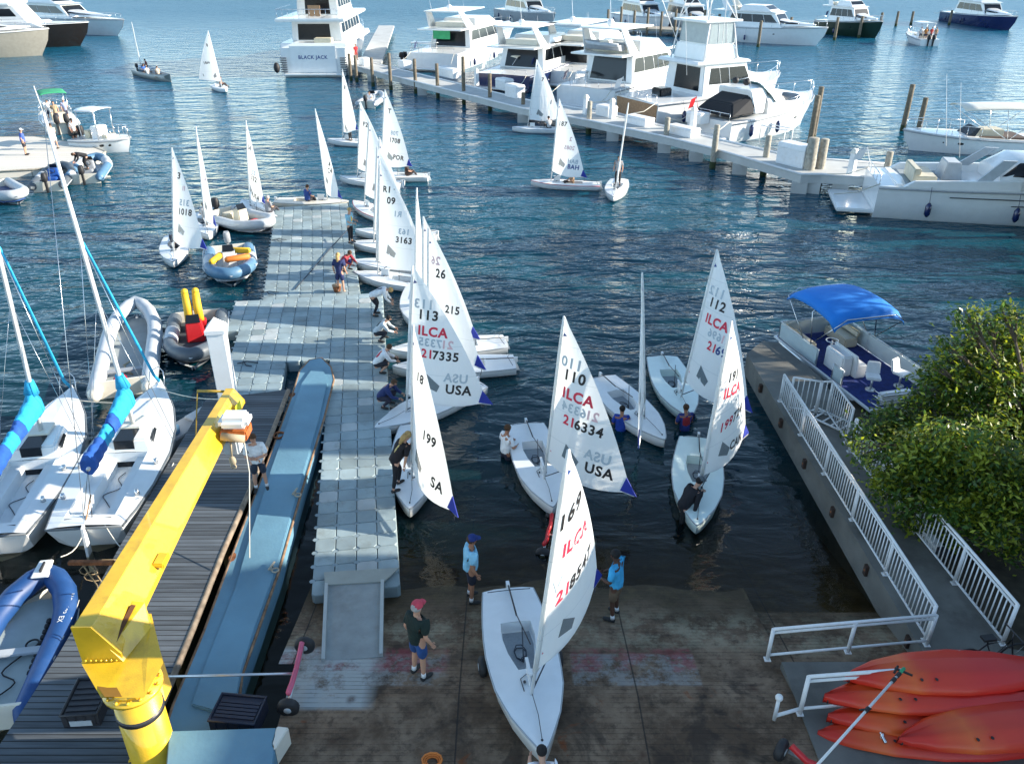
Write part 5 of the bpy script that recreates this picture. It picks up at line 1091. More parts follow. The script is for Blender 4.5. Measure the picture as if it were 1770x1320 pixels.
q = MB(); q.block(cx-.7, cx+.55, -1.15, -.75, .52, 1.0); q.hexa([(cx-.7, -.85, 1.0), (cx+.55, -.85, 1.0), (cx+.55, -.75, 1.0), (cx-.7, -.75, 1.0), (cx-.7, -.75, 1.35), (cx+.55, -.75, 1.35), (cx+.55, -.68, 1.35), (cx-.7, -.68, 1.35)]); build(q, 'seat_back', M_white, t, .04)
q = MB(); q.torus((cx+.95, -.9, 1.15), .2, .02, 'z', 16, 6); q.rod((cx+.95, -.9, .52), (cx+.95, -.9, 1.14), .03); build(q, 'steering_wheel', M_white, t)
def swivel(x, y, a):
    q = MB(); ca, sa = math.cos(a), math.sin(a); f = lambda px_, py_, pz: (x+px_*ca-py_*sa, y+px_*sa+py_*ca, pz)
    q.hexa([f(-.22, -.22, .95), f(.22, -.22, .95), f(.22, .22, .95), f(-.22, .22, .95), f(-.22, -.22, 1.03), f(.22, -.22, 1.05), f(.22, .22, 1.05), f(-.22, .22, 1.03)])
    q.hexa([f(-.26, -.22, 1.0), f(-.18, -.22, 1.0), f(-.18, .22, 1.0), f(-.26, .22, 1.0), f(-.36, -.19, 1.4), f(-.3, -.19, 1.4), f(-.3, .19, 1.4), f(-.36, .19, 1.4)])
    c = build(q, 'swivel_chair', M_wpaint, t, .03); q = MB(); q.rod((x, y, .52), (x, y, .95), .035); q.path([(x, y, .52), (x, y, .55)], .16, 12); build(q, 'pedestal', M_alu, c)
swivel(Lp*.2, -.8, R(150)); swivel(Lp*.2, -1.85, R(200))
q = MB(); q.block(.2, .55, -1.7, -.6, .52, .8); build(q, 'stern_bench', M_white, t, .04)
q = MB()
for z_ in (.7, .95, 1.12): q.path([(.15, -.1, z_), (-.25, -.15, z_), (-.3, -1.3, z_), (-.25, -2.4, z_), (.15, -2.45, z_)], .022, 6)
build(q, 'stern_rail', M_steel, t)
outboard(t, -.45, .55, M_blackp, 1.0, -1.28)
# bimini
bx0, bx1 = Lp*.42, Lp*.93; q = MB(); secs = []
for k in range(9):
    f = k/8; x = bx0+(bx1-bx0)*f; zc = 2.55+.16*math.sin(PI*f)-(.16 if k in (0, 8) else 0)
    secs.append([(x, -.0-(1.3-1.3*math.cos(a_))+.0, zc-.34*(1-math.sin(a_))**1.3) for a_ in [PI*j/10 for j in range(11)]])
q.loft(secs, cap0=False, cap1=False); bm_ = build(q, 'bimini_top', M_bimini, t); so_ = bm_.modifiers.new('s', 'SOLIDIFY'); so_.thickness = .02
for x0, x1 in ((Lp*.62, bx0+.02), (Lp*.62, Lp*.66), (Lp*.70, bx1-.02)):
    q = MB(); q.path([(x0, -.04, 1.14), (x1, -.04, 2.22), (x1, -.4, 2.45), (x1, -2.2, 2.45), (x1, -Wd+.0, 2.22), (x0, -Wd+.04, 1.14)], .02, 6); build(q, 'bimini_frame', M_steel, t)

# ------------------------------------------------------------------ launching dollies
def dolly(label, p, rz, m_h=M_alu, m_x=M_pink, L=2.6, loc_rot=None):
    t = thing('launching_dolly', label, 'boat dolly', p, rz, rot=loc_rot)
    q = MB(); q.rod((0, 0, .24), (L, 0, .2), .026); q.rod((L, -.15, .2), (L, .15, .2), .022); build(q, 'handle_tube', m_h, t)
    q = MB(); q.rod((0, -.62, .26), (0, .62, .26), .03); build(q, 'axle', m_h, t)
    for s_ in (1, -1):
        q = MB(); q.path([(0, s_*.0, .34), (.02, s_*.3, .3), (0, s_*.6, .42)], .05, 8, flat=1.4); build(q, 'cradle', m_x, t)
        w = MB(); w.path([(0, s_*.66, .2), (0, s_*.70, .2), (0, s_*.78, .2), (0, s_*.82, .2)], [.15, .2, .2, .15], 16); ww = build(w, 'wheel', M_black, t)
        w = MB(); w.path([(0, s_*.655, .2), (0, s_*.825, .2)], .07, 10); build(w, 'hub', M_lgray, ww)
    return t
def gz(p): return Vector((p.x, p.y, ramp_z(p.y)))
wl = W(516, 1182, .6); dolly('pink and white launching dolly parked on the ramp beside the blue barge', gz(wl), R(181))
wl = W(947, 928, -.1); dolly('half sunk launching dolly with an orange-red cradle in the shallow water', (wl.x, wl.y, -.25), R(-12), m_x=M_red, L=1.2)
ap = dA.matrix_basis @ Vector((1.7, 0, 0)); az = dA.rotation_euler.z
dl = dolly('launching dolly under the white dinghy in the foreground', gz(ap)+Vector((0, 0, -.02)), az, m_x=M_alu, L=2.5)
wl = W(1352, 1300, .75); dolly('launching dolly with a black wheel at the bottom edge beside the kayaks', Vector((wl.x+.5, wl.y-.55, .72)), R(-130), m_x=M_red, L=1.6)
t = thing('coiled_hose', 'small coil of orange hose on the ramp at the bottom edge', 'hose', gz(W(748, 1318, .7)))
q = MB(); q.path([((.1+.003*i)*math.cos(i*.6), (.1+.003*i)*math.sin(i*.6)*.8, .02+.002*i) for i in range(30)], .018, 6); build(q, 'hose', M_org, t)

# ------------------------------------------------------------------ kayaks
def kayak_mat():
    m, nt, b = nmat('kayak_plastic'); N = nt.nodes; L = nt.links
    tc = N.new('ShaderNodeTexCoord'); sp = N.new('ShaderNodeSeparateXYZ'); L.new(tc.outputs['Object'], sp.inputs[0])
    nz = N.new('ShaderNodeTexNoise'); nz.inputs['Scale'].default_value = 1.2; L.new(tc.outputs['Object'], nz.inputs['Vector'])
    ad = N.new('ShaderNodeMath'); ad.operation = 'MULTIPLY_ADD'; ad.inputs[1].default_value = 1.1; oi = N.new('ShaderNodeObjectInfo'); rx = N.new('ShaderNodeMath'); rx.operation = 'MULTIPLY_ADD'; rx.inputs[1].default_value = .5; L.new(oi.outputs['Random'], rx.inputs[0]); L.new(sp.outputs[0], rx.inputs[2]); L.new(nz.outputs[0], ad.inputs[0]); L.new(rx.outputs[0], ad.inputs[2])
    cr = N.new('ShaderNodeValToRGB'); e = cr.color_ramp.elements; mr = N.new('ShaderNodeMapRange'); mr.inputs[1].default_value = .3; mr.inputs[2].default_value = 4.2; L.new(ad.outputs[0], mr.inputs[0])
    e[0].color = (.5, .012, .01, 1); e[1].color = (.6, .018, .012, 1); k = e.new(.22); k.color = (.62, .03, .012, 1); k = e.new(.42); k.color = (.72, .12, .02, 1); k = e.new(.54); k.color = (.65, .04, .012, 1); k = e.new(.72); k.color = (.62, .02, .012, 1)
    L.new(mr.outputs[0], cr.inputs[0]); L.new(cr.outputs[0], b.inputs['Base Color']); b.inputs['Roughness'].default_value = .42; b.inputs['Coat Weight'].default_value = .15
    n2 = N.new('ShaderNodeTexNoise'); n2.inputs['Scale'].default_value = 5; n2.inputs['Detail'].default_value = 6; L.new(tc.outputs['Object'], n2.inputs['Vector']); bp = N.new('ShaderNodeBump'); bp.inputs['Strength'].default_value = .25; bp.inputs['Distance'].default_value = .02; L.new(n2.outputs[0], bp.inputs['Height']); L.new(bp.outputs[0], b.inputs['Normal'])
    return m
M_kay = kayak_mat()
def kayak(label, p, rz, L=3.8, upside=True, tilt=0, logo=False):
    t = thing('kayak', label, 'kayak', p, 0, 'stacked red kayaks', rot=(tilt+(PI if upside else 0), 0, rz)); t.scale = (1.05, 1.22, 1.15)
    pr = [(0, .01, .26), (.04, .1, .24), (.14, .23, .2), (.3, .34, .18), (.5, .38, .17), (.7, .33, .18), (.86, .22, .2), (.96, .1, .24), (1, .01, .26)]
    q = MB(); secs = []
    for f, b_, z in pr:
        k = .0+.16*abs(2*f-1)**4; secs.append([(f*L, b_, z), (f*L, b_*.97, z-.05), (f*L, b_*.72, k+.03), (f*L, b_*.45, k+.035), (f*L, b_*.3, k-.02), (f*L, 0, k+.025), (f*L, -b_*.3, k-.02), (f*L, -b_*.45, k+.035), (f*L, -b_*.72, k+.03), (f*L, -b_*.97, z-.05), (f*L, -b_, z)])
    q.loft(secs, cap0=False, cap1=False); build(q, 'hull', M_kay, t)
    q = MB(); secs = []
    for f, b_, z in pr:
        w = 1 if .3 <= f <= .7 else .0; secs.append([(f*L, b_, z), (f*L, b_*.8, z+.05), (f*L, b_*.5, z+(.05 if not w else -.07)), (f*L, 0, z+(.08 if not w else -.1)), (f*L, -b_*.5, z+(.05 if not w else -.07)), (f*L, -b_*.8, z+.05), (f*L, -b_, z)])
    q.loft(secs, cap0=False, cap1=False); build(q, 'deck', M_kay, t)
    q = MB(); q.torus((.06, 0, .27), .05, .012, 'x', 10, 5); q.torus((L-.06, 0, .27), .05, .012, 'x', 10, 5); build(q, 'carry_handle', M_black, t)
    q = MB(); 
    for x in (1.15, 1.4): q.ball((x, .2 if upside else .1, .015 if upside else .26), .028, 8, 4, (1, 1, .3))
    build(q, 'scupper_plug', M_black, t)
    if logo:
        q = MB(); s_ = -1 if upside else 1; z_ = .0 if upside else .0
        q.add([(1.75, -.3, .075), (2.1, -.31, .075), (2.1, -.24, .045), (1.75, -.235, .045)], [(0, 1, 2, 3)]) if upside else q.add([(1.75, .2, .21), (2.1, .2, .21), (2.1, .29, .225), (1.75, .29, .225)], [(0, 1, 2, 3)])
        build(q, 'maker_badge', M_white, t)
    return t
kb = W(1418, 1218, 1.1)
kx, ky = kb.x, kb.y
lbl = ['red kayak at the bottom of the stack behind the white rail', 'second red kayak from the bottom of the stack', 'third red kayak from the bottom of the stack', 'topmost red-orange kayak lying upside down on the stack', 'orange kayak in front of the stack at the bottom right corner']
kayak(lbl[0], (kx-.1, ky-.32, 1.0), R(-4)); kayak(lbl[1], (kx+.1, ky-.14, 1.22), R(-2.5)); kayak(lbl[2], (kx+.05, ky+.05, 1.5), R(0)); kayak(lbl[3], (kx+.45, ky+.22, 1.78), R(1.5), tilt=R(8), logo=True)
kayak(lbl[4], (kx+1.05, ky-.82, 1.42), R(7), tilt=R(12), logo=True)
t = thing('kayak_rack', 'low steel rack carrying the stacked kayaks', 'rack', (kx, ky, ZQ))
for x in (.9, 2.9):
    q = MB(); q.rod((x, -.55, 0), (x, -.55, .3), .03); q.rod((x, .45, 0), (x, .45, .3), .03); q.rod((x, -.7, .25), (x, .5, .25), .03); build(q, 'frame', M_steel, t)
# spar with black fittings leaning over the kayaks
a, b_ = W(1430, 1302, 2.2), W(1556, 1162, 2.35)
t = thing('spar', 'slim white spar with black fittings and a green tip lying across the kayaks', 'spar', a); d = b_-a
q = MB(); q.rod(d*-.35, d, .022); build(q, 'pole', M_mast, t)
q = MB()
for f in (.52, .9, .97): p = d*f; q.rod(p-d.normalized()*.05, p+d.normalized()*.05, .036)
q.rod(d*.52-Vector((.12, 0, 0)), d*.52+Vector((.08, .02, 0)), .015); q.rod(d-Vector((.05, -.1, 0)), d+Vector((.18, -.06, 0)), .02); q.rod(d-Vector((.1, 0, 0)), d+Vector((.02, .14, 0)), .02); build(q, 'fittings', M_black, t)
q = MB(); q.rod(d*1.0, d*1.06, .03); build(q, 'green_tip', M_green, t)
t = thing('bicycle', 'dark bicycle parked behind the kayaks at the right edge', 'bicycle', W(1700, 1160, ZQ), R(8))
for x in (-.5, .5): q = MB(); q.torus((x, 0, .34), .32, .02, 'y', 20, 6); w_ = build(q, 'wheel', M_black, t); q = MB(); [q.rod((x, 0, .34), (x+.3*math.cos(k), 0, .34+.3*math.sin(k)), .003, n=4) for k in range(7)]; build(q, 'spokes', M_steel, w_)
q = MB(); q.path([(-.5, 0, .34), (-.15, 0, .75), (.35, 0, .78), (.05, 0, .36), (-.15, 0, .75)], .016, 6); q.path([(.5, 0, .34), (.35, 0, .78), (.33, 0, .95)], .016, 6); q.rod((-.5, 0, .34), (.05, 0, .36), .014); q.rod((.33, -.25, .97), (.33, .25, .97), .014); build(q, 'frame', M_blackp, t); q = MB(); q.block(-.3, -.05, -.07, .07, .88, .93); q.rod((-.15, 0, .75), (-.17, 0, .9), .013); build(q, 'saddle', M_black, t)

# ------------------------------------------------------------------ people
def at(px, py, z): return W(px, py, z)
person('man in white t-shirt and dark shorts standing on the timber dock under the hoist', at(453, 846, ZB), R(-78), 'crossed', top=(.75, .77, .78), legs=(.02, .03, .05), near=True, hair='brown')
person('man in red cap, dark green t-shirt and blue shorts standing on the ramp', gz(at(726, 1168, .6)), R(50), 'stand', hair='grey', top=(.008, .022, .018), legs=(.02, .07, .22), hat=(.55, .06, .09), near=True, h=1.86)
person('man in pale blue t-shirt and navy cap wading left of the foreground dinghy', gz(at(815, 1040, .05)), R(15), 'stand', top=(.25, .55, .75), legs=(.012, .015, .03), hat=(.01, .03, .16), near=True, h=1.82, skin='tan')
person('man in bright blue t-shirt and brown shorts holding the foreground sail boom', gz(at(1060, 1076, .1)), R(150), 'hold', skin='dark', hair='black', top=(.05, .38, .68), legs=(.12, .08, .05), near=True, h=1.85)
person('person in black wetsuit and tan vest leaning from the dock to hold a mast', at(690, 842, ZF), R(40), 'reach', top=(.012, .01, .014), legs=(.01, .01, .014), sleeves='short', pants='long', vest=(.5, .4, .16), hair='blond', longhair=True, near=True, h=1.75)
person('sailor in navy top crouching on the floating dock beside a white bow', at(668, 702, ZF), R(-15), 'crouch', top=(.015, .03, .12), legs=(.02, .02, .04), sleeves='long', pants='long', hair='brown', near=True)
person('sailor in a red vest with white sleeves crouching on the dock edge', at(660, 642, ZF), R(10), 'crouch', top=(.7, .72, .74), legs=(.02, .02, .03), sleeves='long', vest=(.45, .02, .05), skin='light', hair='brown')
person('sailor in dark rash vest crouching in the middle of three on the dock edge', at(660, 588, ZF), R(-5), 'crouch', top=(.5, .55, .58), legs=(.015, .02, .03), sleeves='long', pants='long', vest=(.02, .04, .05), hair='black')
person('sailor in black and white top bending out from the dock edge towards a rounded bow', at(652, 545, ZF), R(5), 'bend', top=(.7, .72, .74), legs=(.01, .012, .02), sleeves='long', pants='long', vest=(.015, .02, .05), hair='blond')
person('sailor in dark wetsuit and yellow vest standing at the far edge of the dock', at(607, 420, ZF), R(-20), 'hold', top=(.25, .5, .62), legs=(.012, .012, .016), pants='long', vest=(.7, .45, .05), hair='blond')
person('sailor with outstretched arms and dark blue shorts sitting at the dock edge', at(598, 468, ZF), R(-30), 'crouch', top=(.3, .03, .05), legs=(.02, .05, .2), sleeves='long', hair='brown', skin='tan')
person('barelegged person in a navy dress with long blond hair seen from behind on the dock', at(590, 505, ZF), R(80), 'stand', top=(.015, .025, .1), legs=(.015, .025, .1), hair='blond', longhair=True, shoes=None, h=1.7)
t = thing('bucket', 'brown round bucket on the floating dock beside the person in navy', 'bucket', at(583, 503, ZF))
q = MB(); q.path([(0, 0, 0), (0, 0, .25)], [.14, .19], 14); build(q, 'body', M_rust, t); q = MB(); q.path([(0, 0, .25), (0, 0, .27)], .2, 14); build(q, 'rim', M_teak, t)
def on_boat(d, x, y, z, label, rz, pose, **k):
    p = d.matrix_basis @ Vector((x, y, z)); return person(label, p, d.rotation_euler.z+R(rz), pose, **k)
on_boat(dS, 1.9, -.2, .32, 'sailor in dark wetsuit sitting on the dinghy across the end of the dock', 60, 'sitdown', top=(.02, .06, .25), legs=(.015, .015, .02), pants='long', hair='brown')
p = W(874, 790, 0); person('man in white t-shirt standing waist deep holding a dinghy stern', (p.x, p.y, -.72), R(35), 'hold', top=(.76, .78, .8), legs=(.02, .02, .04), hair='brown', skin='tan', h=1.8)
p = W(1073, 742, 0); person('person in blue t-shirt standing chest deep beside the edge-on sail', (p.x, p.y, -.95), R(80), 'hold', top=(.01, .05, .35), legs=(.02, .02, .03), hair='black', skin='tan')
p = W(1183, 742, 0); person('person in red vest and blue sleeves in the water at the aqua bow', (p.x, p.y, -.9), R(100), 'hold', top=(.02, .04, .2), legs=(.02, .02, .03), vest=(.3, .02, .03), hair='brown', skin='tan')
p = W(1182, 895, 0); person('person in black wetsuit bending over the bow of the aqua dinghy by the quay', (p.x, p.y, -.5), R(30), 'reach', top=(.012, .012, .016), legs=(.01, .01, .012), sleeves='long', pants='long', hat=(.1, .12, .13), hair='black', h=1.8)
p = W(940, 1292, 2.15); person('person with black hair and white shirt holding the foreground dinghy bow', Vector((p.x, p.y-.34, .72)), R(95), 'reach', top=(.75, .78, .8), legs=(.03, .03, .04), hair='black', near=True, h=1.6)
on_boat(dX, 1.5, 0, .3, 'sailor standing in dark wetsuit on the dinghy heading for the camera', 0, 'stand', top=(.3, .32, .35), legs=(.02, .02, .025), pants='long', hair='brown')
on_boat(dR, 2.3, .15, .33, 'sailor in a red vest standing on the dinghy off the yacht stern', 60, 'stand', top=(.05, .04, .04), legs=(.03, .03, .03), pants='long', vest=(.6, .12, .1), hair='brown')
on_boat(dP, 1.3, .25, .3, 'helmsman in dark clothing and white hat on the dinghy numbered 708', 200, 'sit', top=(.05, .03, .025), legs=(.04, .03, .03), pants='long', hat=(.7, .65, .55))
on_boat(dY, 1.3, .1, .3, 'crew in black and white sitting under the boom by the moored yachts', -60, 'sit', top=(.5, .5, .5), legs=(.02, .02, .025), pants='long', hair='black')
on_boat(dT, 1.35, .05, .12, 'sailor in dark wetsuit sitting in the cockpit of the dinghy numbered 3', 30, 'sit', top=(.03, .04, .06), legs=(.02, .02, .03), pants='long', sleeves='long', hair='black')
on_boat(dU, 1.5, .1, .3, 'sailor in white top sitting between the inflatable boats', 160, 'sit', top=(.6, .55, .5), legs=(.02, .02, .03), pants='long', hair='brown')
on_boat(dV, 1.0, -.3, .3, 'sailor in grey leaning out of the dinghy numbered 54', -70, 'sit', top=(.2, .22, .25), legs=(.05, .05, .06), pants='long', hair='grey')
on_boat(dW, 1.7, 0, .15, 'helmsman in tan ducking under the boom of the dinghy marked BAH', 20, 'sit', top=(.3, .2, .12), legs=(.03, .03, .03), pants='long', hair='brown')
on_boat(dZ, 1.6, .2, .3, 'sailor in tan sitting on the lone dinghy near the skiff', 60, 'sit', top=(.3, .2, .14), legs=(.05, .04, .04), pants='long')
on_boat(d0, 1.6, 0, .3, 'sailor in dark red sitting on the dinghy towed behind the skiff', 60, 'sit', top=(.15, .03, .03), legs=(.03, .03, .04), pants='long', hair='black')
# ------------------------------------------------------------------ main concrete pier
ZP = 1.15
near_ = [(606, 112), (660, 127), (904, 188), (1019, 209), (1150, 237), (1236, 258), (1385, 302), (1419, 302), (1532, 309)]
far_ = [(1532, 284), (1425, 276), (1390, 276), (1232, 239), (1150, 219), (1019, 191), (904, 172), (660, 113), (612, 99)]
npl = [P2(x, y, ZP) for x, y in near_]; fpl = [P2(x, y, ZP) for x, y in far_]
t = thing('pier', 'long white concrete pier crossing the upper right with the motor yachts moored behind it', 'pier', (0, 0, 0))
M_pier = mat('pier_white_concrete', (.5, .51, .49), .8, var=.1, scale=.8, bump=.2, bscale=20, dirt=.4, dirtcol=(.3, .29, .27))
q = MB(); q.prism(npl+fpl, ZP-.5, ZP); build(q, 'deck', M_pier, t)
q = MB(); q.path([(x+.0, y, ZP+.03) for x, y in npl], .07, 6); q.path([(x, y, ZP+.03) for x, y in fpl], .07, 6); build(q, 'kerb', M_wpaint, t)
for k in range(13):
    f = k/12*(len(npl)-1); i = min(int(f), len(npl)-2); u = f-i; a = Vector(npl[i]).lerp(Vector(npl[i+1]), u); b_ = Vector(fpl[::-1][i]).lerp(Vector(fpl[::-1][i+1]), u); d = (b_-a).normalized(); n = Vector((-d.y, d.x))*.45
    q = MB(); q.prism([tuple(a+n+d*.1), tuple(a-n+d*.1), tuple(b_-n-d*.1), tuple(b_+n-d*.1)], -.1, ZP-.502); build(q, 'pile_cap', M_pier, t)
    for w_ in (a+d*.5, b_-d*.5): q = MB(); q.rod((w_.x, w_.y, -3), (w_.x, w_.y, .26), .25, n=10); build(q, 'support', M_conc, t)
w0, w1 = W(640, 108, ZP), W(668, 44, ZP); q = MB(); dx = Vector((1.3, 0, 0)); q.prism([tuple((w0-dx).xy), tuple((w0+dx).xy), tuple((w1+dx).xy), tuple((w1-dx).xy)], ZP-.3, ZP-.03); build(q, 'side_arm', M_pier, t)
def pile(bx, by, ty, label, r=.15, white=False, tx=None, grp='timber pilings along the pier', m=None):
    p = W(bx, by, 0); d = DIR(tx if tx else bx, ty); k = p.y/d.y; h = CAM_H+k*d.z
    t = thing('piling', label, 'piling', (p.x, p.y, 0), 0, grp)
    q = MB(); q.path([(0, 0, -2.5), (0, 0, .7), (0, 0, h-.02), (0, 0, h)], [r*1.05, r*1.02, r*.95, r*.8], 12); build(q, 'pole', m or M_wood, t)
    q = MB(); q.path([(0, 0, -.3), (0, 0, .45)], r*1.08, 12); build(q, 'algae_band', mat('algae', (.03, .045, .015), .9, var=.4, scale=9, bump=.4), t)
    return t
M_pal = mat('pale_timber', (.36, .33, .27), .9, var=.25, scale=6, bump=.5, dirt=.4, dirtcol=(.12, .1, .07))
PL = [(607, 140, 93), (617, 142, 96), (645, 150, 100), (676, 156, 92), (719, 162, 102), (757, 170, 110), (802, 180, 98), (847, 192, 127), (904, 205, 160)]
for k, (x, yb, yt) in enumerate(PL):
    lb = ['leftmost timber piling at the pier end beside the big yacht stern', 'second timber piling at the pier end', 'timber piling left of the green-windowed yacht', 'timber piling in front of the flybridge yacht stern', 'timber piling left of the white tender boat', 'timber piling right of the white tender boat', 'tall thin grey-green piling before the navy yacht', 'timber piling left of the white dock boxes', 'piling between the dock boxes and the passing sail'][k]
    pile(x, yb, yt, lb, .17)
for k, (x, yb, yt) in enumerate([(1017, 232, 175), (1149, 262, 203), (1231, 291, 216), (1319, 303, 234), (1526, 322, 262)]):
    pile(x, yb, yt, ['pale piling between the two sails in front of the pier', 'grey piling below the sport fishing yacht', 'pale piling below the dark cockpit cover', 'grey piling below the metal frame on the pier', 'last grey piling at the right end of the pier'][k], .2, m=M_pal)
pile(1392, 326, 238, 'stout left piling of the pair in front of the pier', .33, m=M_pal, tx=1402); pile(1411, 324, 240, 'stout right piling of the pair in front of the pier', .27, m=M_pal, tx=1417)
pile(1398, 258, 165, 'dark tall piling at the bow of the express cruiser', .2, tx=1406); pile(1404, 244, 150, 'tallest dark piling just behind the express cruiser bow', .2, tx=1414)
pile(1560, 226, 146, 'tall dark piling left of the bimini boat bow', .2, tx=1578); pile(1586, 232, 169, 'second tall dark piling beside the bimini boat bow', .2, tx=1597)
def box(label, px, py, lx, ly, h, rz, name='dock_box', cat='dock box', z=ZP, m=None, grp='white dock boxes on the pier'):
    p = W(px, py, z); t = thing(name, label, cat, p, rz, grp)
    q = MB(); q.block(-lx/2, lx/2, -ly/2, ly/2, 0, h*.78); build(q, 'bin', m or M_wpaint, t, .03)
    q = MB(); q.taper(-lx/2-.03, lx/2+.03, ly/2+.03, h*.785, -lx/2+.02, lx/2-.02, ly/2-.05, h); build(q, 'lid', m or M_wpaint, t, .02)
    return t
pa = math.atan2(npl[2][1]-npl[1][1], npl[2][0]-npl[1][0])
for k, (x, y) in enumerate([(632, 113), (700, 118), (776, 133), (872, 155), (890, 168), (1048, 200), (1105, 215), (1180, 233), (1205, 212), (1372, 285)]):
    box(['dock box at the left end of the pier', 'dock box in front of the flybridge yacht', 'long dock box before the navy yacht', 'dock box left of the passing sail', 'larger dock box touching the passing sail', 'dock box behind the narrow sail', 'low long dock box below the sport fishing yacht', 'low dock box left of the grey piling', 'dock box by the dark cockpit cover', 'big square dock box beside the stout piling pair'][k].replace('dock box', 'white dock box', 1), x, y, [1.3, 1.3, 3.2, 1.6, 1.7, 1.5, 2.2, 2.4, 1.5, 2.0][k], 1.0, [.8, .8, .9, 1.0, 1.1, .8, .6, .6, .8, 1.3][k], pa)
for k, (x, y) in enumerate([(824, 148), (1012, 198), (1057, 205), (1197, 222), (1470, 302)]):
    p = W(x, y, ZP); t = thing('power_pedestal', ['white power pedestal in front of the navy hull', 'white power pedestal behind the passing sails', 'white power pedestal beside the sport fishing stern', 'white power pedestal next to the dark covered cockpit', 'white power pedestal at the right end of the pier'][k], 'pedestal', p, pa, 'white power pedestals on the pier')
    q = MB(); q.taper(-.2, .2, .18, 0, -.16, .16, .15, 1.25); build(q, 'post', M_wpaint, t, .02); q = MB(); q.taper(-.22, .22, .2, 1.25, -.1, .1, .1, 1.5); build(q, 'lamp_cap', M_white2, t, .02)
t = thing('tube_barrier', 'white tube boarding frame on the pier beside the express cruiser', 'frame', W(1332, 250, ZP), pa)
q = MB(); q.path([(-1, 0, 0), (-1, 0, 1.1), (1, 0, 1.1), (1, 0, 0)], .04, 6); q.path([(-1, .8, 0), (-1, .8, 1.1), (1, .8, 1.1), (1, .8, 0)], .04, 6); q.rod((-1, 0, 1.1), (-1, .8, 1.1), .04); q.rod((1, 0, 1.1), (1, .8, 1.1), .04); build(q, 'frame', M_wpaint, t)

# ------------------------------------------------------------------ yachts
def block_(t, name, x0, x1, w, z0, X0, X1, w1, z1, m=M_white, side=None, front=None, back=None, bev=.06, gl=M_glass, mull=0):
    q = MB(); q.taper(x0, x1, w, z0, X0, X1, w1, z1); o = build(q, name, m, t, bev)
    def sp(s, tt, sgn): 
        xa = x0+(X0-x0)*tt; xb = x1+(X1-x1)*tt; return (xa+(xb-xa)*s, sgn*(w+(w1-w)*tt+.015), z0+(z1-z0)*tt)
    if side:
        s0, s1, t0, t1 = side[:4]; pts = [(s0, t0), (s1, t0), (s1-.06*(len(side) > 4), t1), (s0+.03*(len(side) > 4), t1)]
        for sg in (1, -1):
            q = MB(); q.add([sp(s, tt, sg) for s, tt in pts], [(0, 1, 2, 3)]); build(q, 'window', gl, o, fixn=False)
            for k in range(mull):
                s = s0+(s1-s0)*(k+1)/(mull+1); a, b_ = Vector(sp(s, t0, sg)), Vector(sp(s, t1, sg)); q = MB(); q.rod(a, b_, .035, n=4); build(q, 'mullion', m, o)
    def fp(y, tt, fr):
        xx = (x1+(X1-x1)*tt+.015) if fr else (x0+(X0-x0)*tt-.015); return (xx, y*(w+(w1-w)*tt), z0+(z1-z0)*tt)
    for spec, fr in ((front, True), (back, False)):
        if spec:
            y0, y1, t0, t1 = spec; q = MB(); q.add([fp(y0, t0, fr), fp(y1, t0, fr), fp(y1, t1, fr), fp(y0, t1, fr)], [(0, 1, 2, 3)]); build(q, 'window' if fr else 'door', gl, o, fixn=False)
    return o
def dome(t, name, secs, m=M_white, win=None, gl=M_glass, n=14, p=.55):
    """smooth moulded superstructure: stations (x, half width, z foot, z top); win = (x0, x1, low, high) dark side glass"""
    def pt(x, w, z0, z1, a, off=0): c, s_ = math.cos(a), math.sin(a); return (x, (w+off)*(abs(c)**p)*(1 if c > 0 else -1), z0+(z1-z0+off)*abs(s_)**p)
    q = MB(); q.loft([[pt(x, w, z0, z1, PI*k/n) for k in range(n+1)] for x, w, z0, z1 in secs], cap0=True, cap1=True); o = build(q, name, m, t)
    if win:
        x0, x1, a0, a1 = win
        def at_(x):
            for A, B_ in zip(secs, secs[1:]):
                if A[0] <= x <= B_[0]: f = (x-A[0])/(B_[0]-A[0]); return [A[i]+(B_[i]-A[i])*f for i in range(4)]
            return list(secs[-1])
        for sg in (0, 1):
            q = MB(); rows = []
            for k in range(9):
                f = k/8; x = x0+(x1-x0)*f; am = (a0+a1)/2; hw = (a1-a0)/2*math.sqrt(max(0, 1-(2*f-1)**4)); rows.append([pt(*at_(x), (PI-a) if sg else a, .018) for a in (am-hw, am-hw*.4, am+hw*.4, am+hw)])
            q.loft(rows, cap0=False, cap1=False); build(q, 'window', gl, o, fixn=False)
    return o
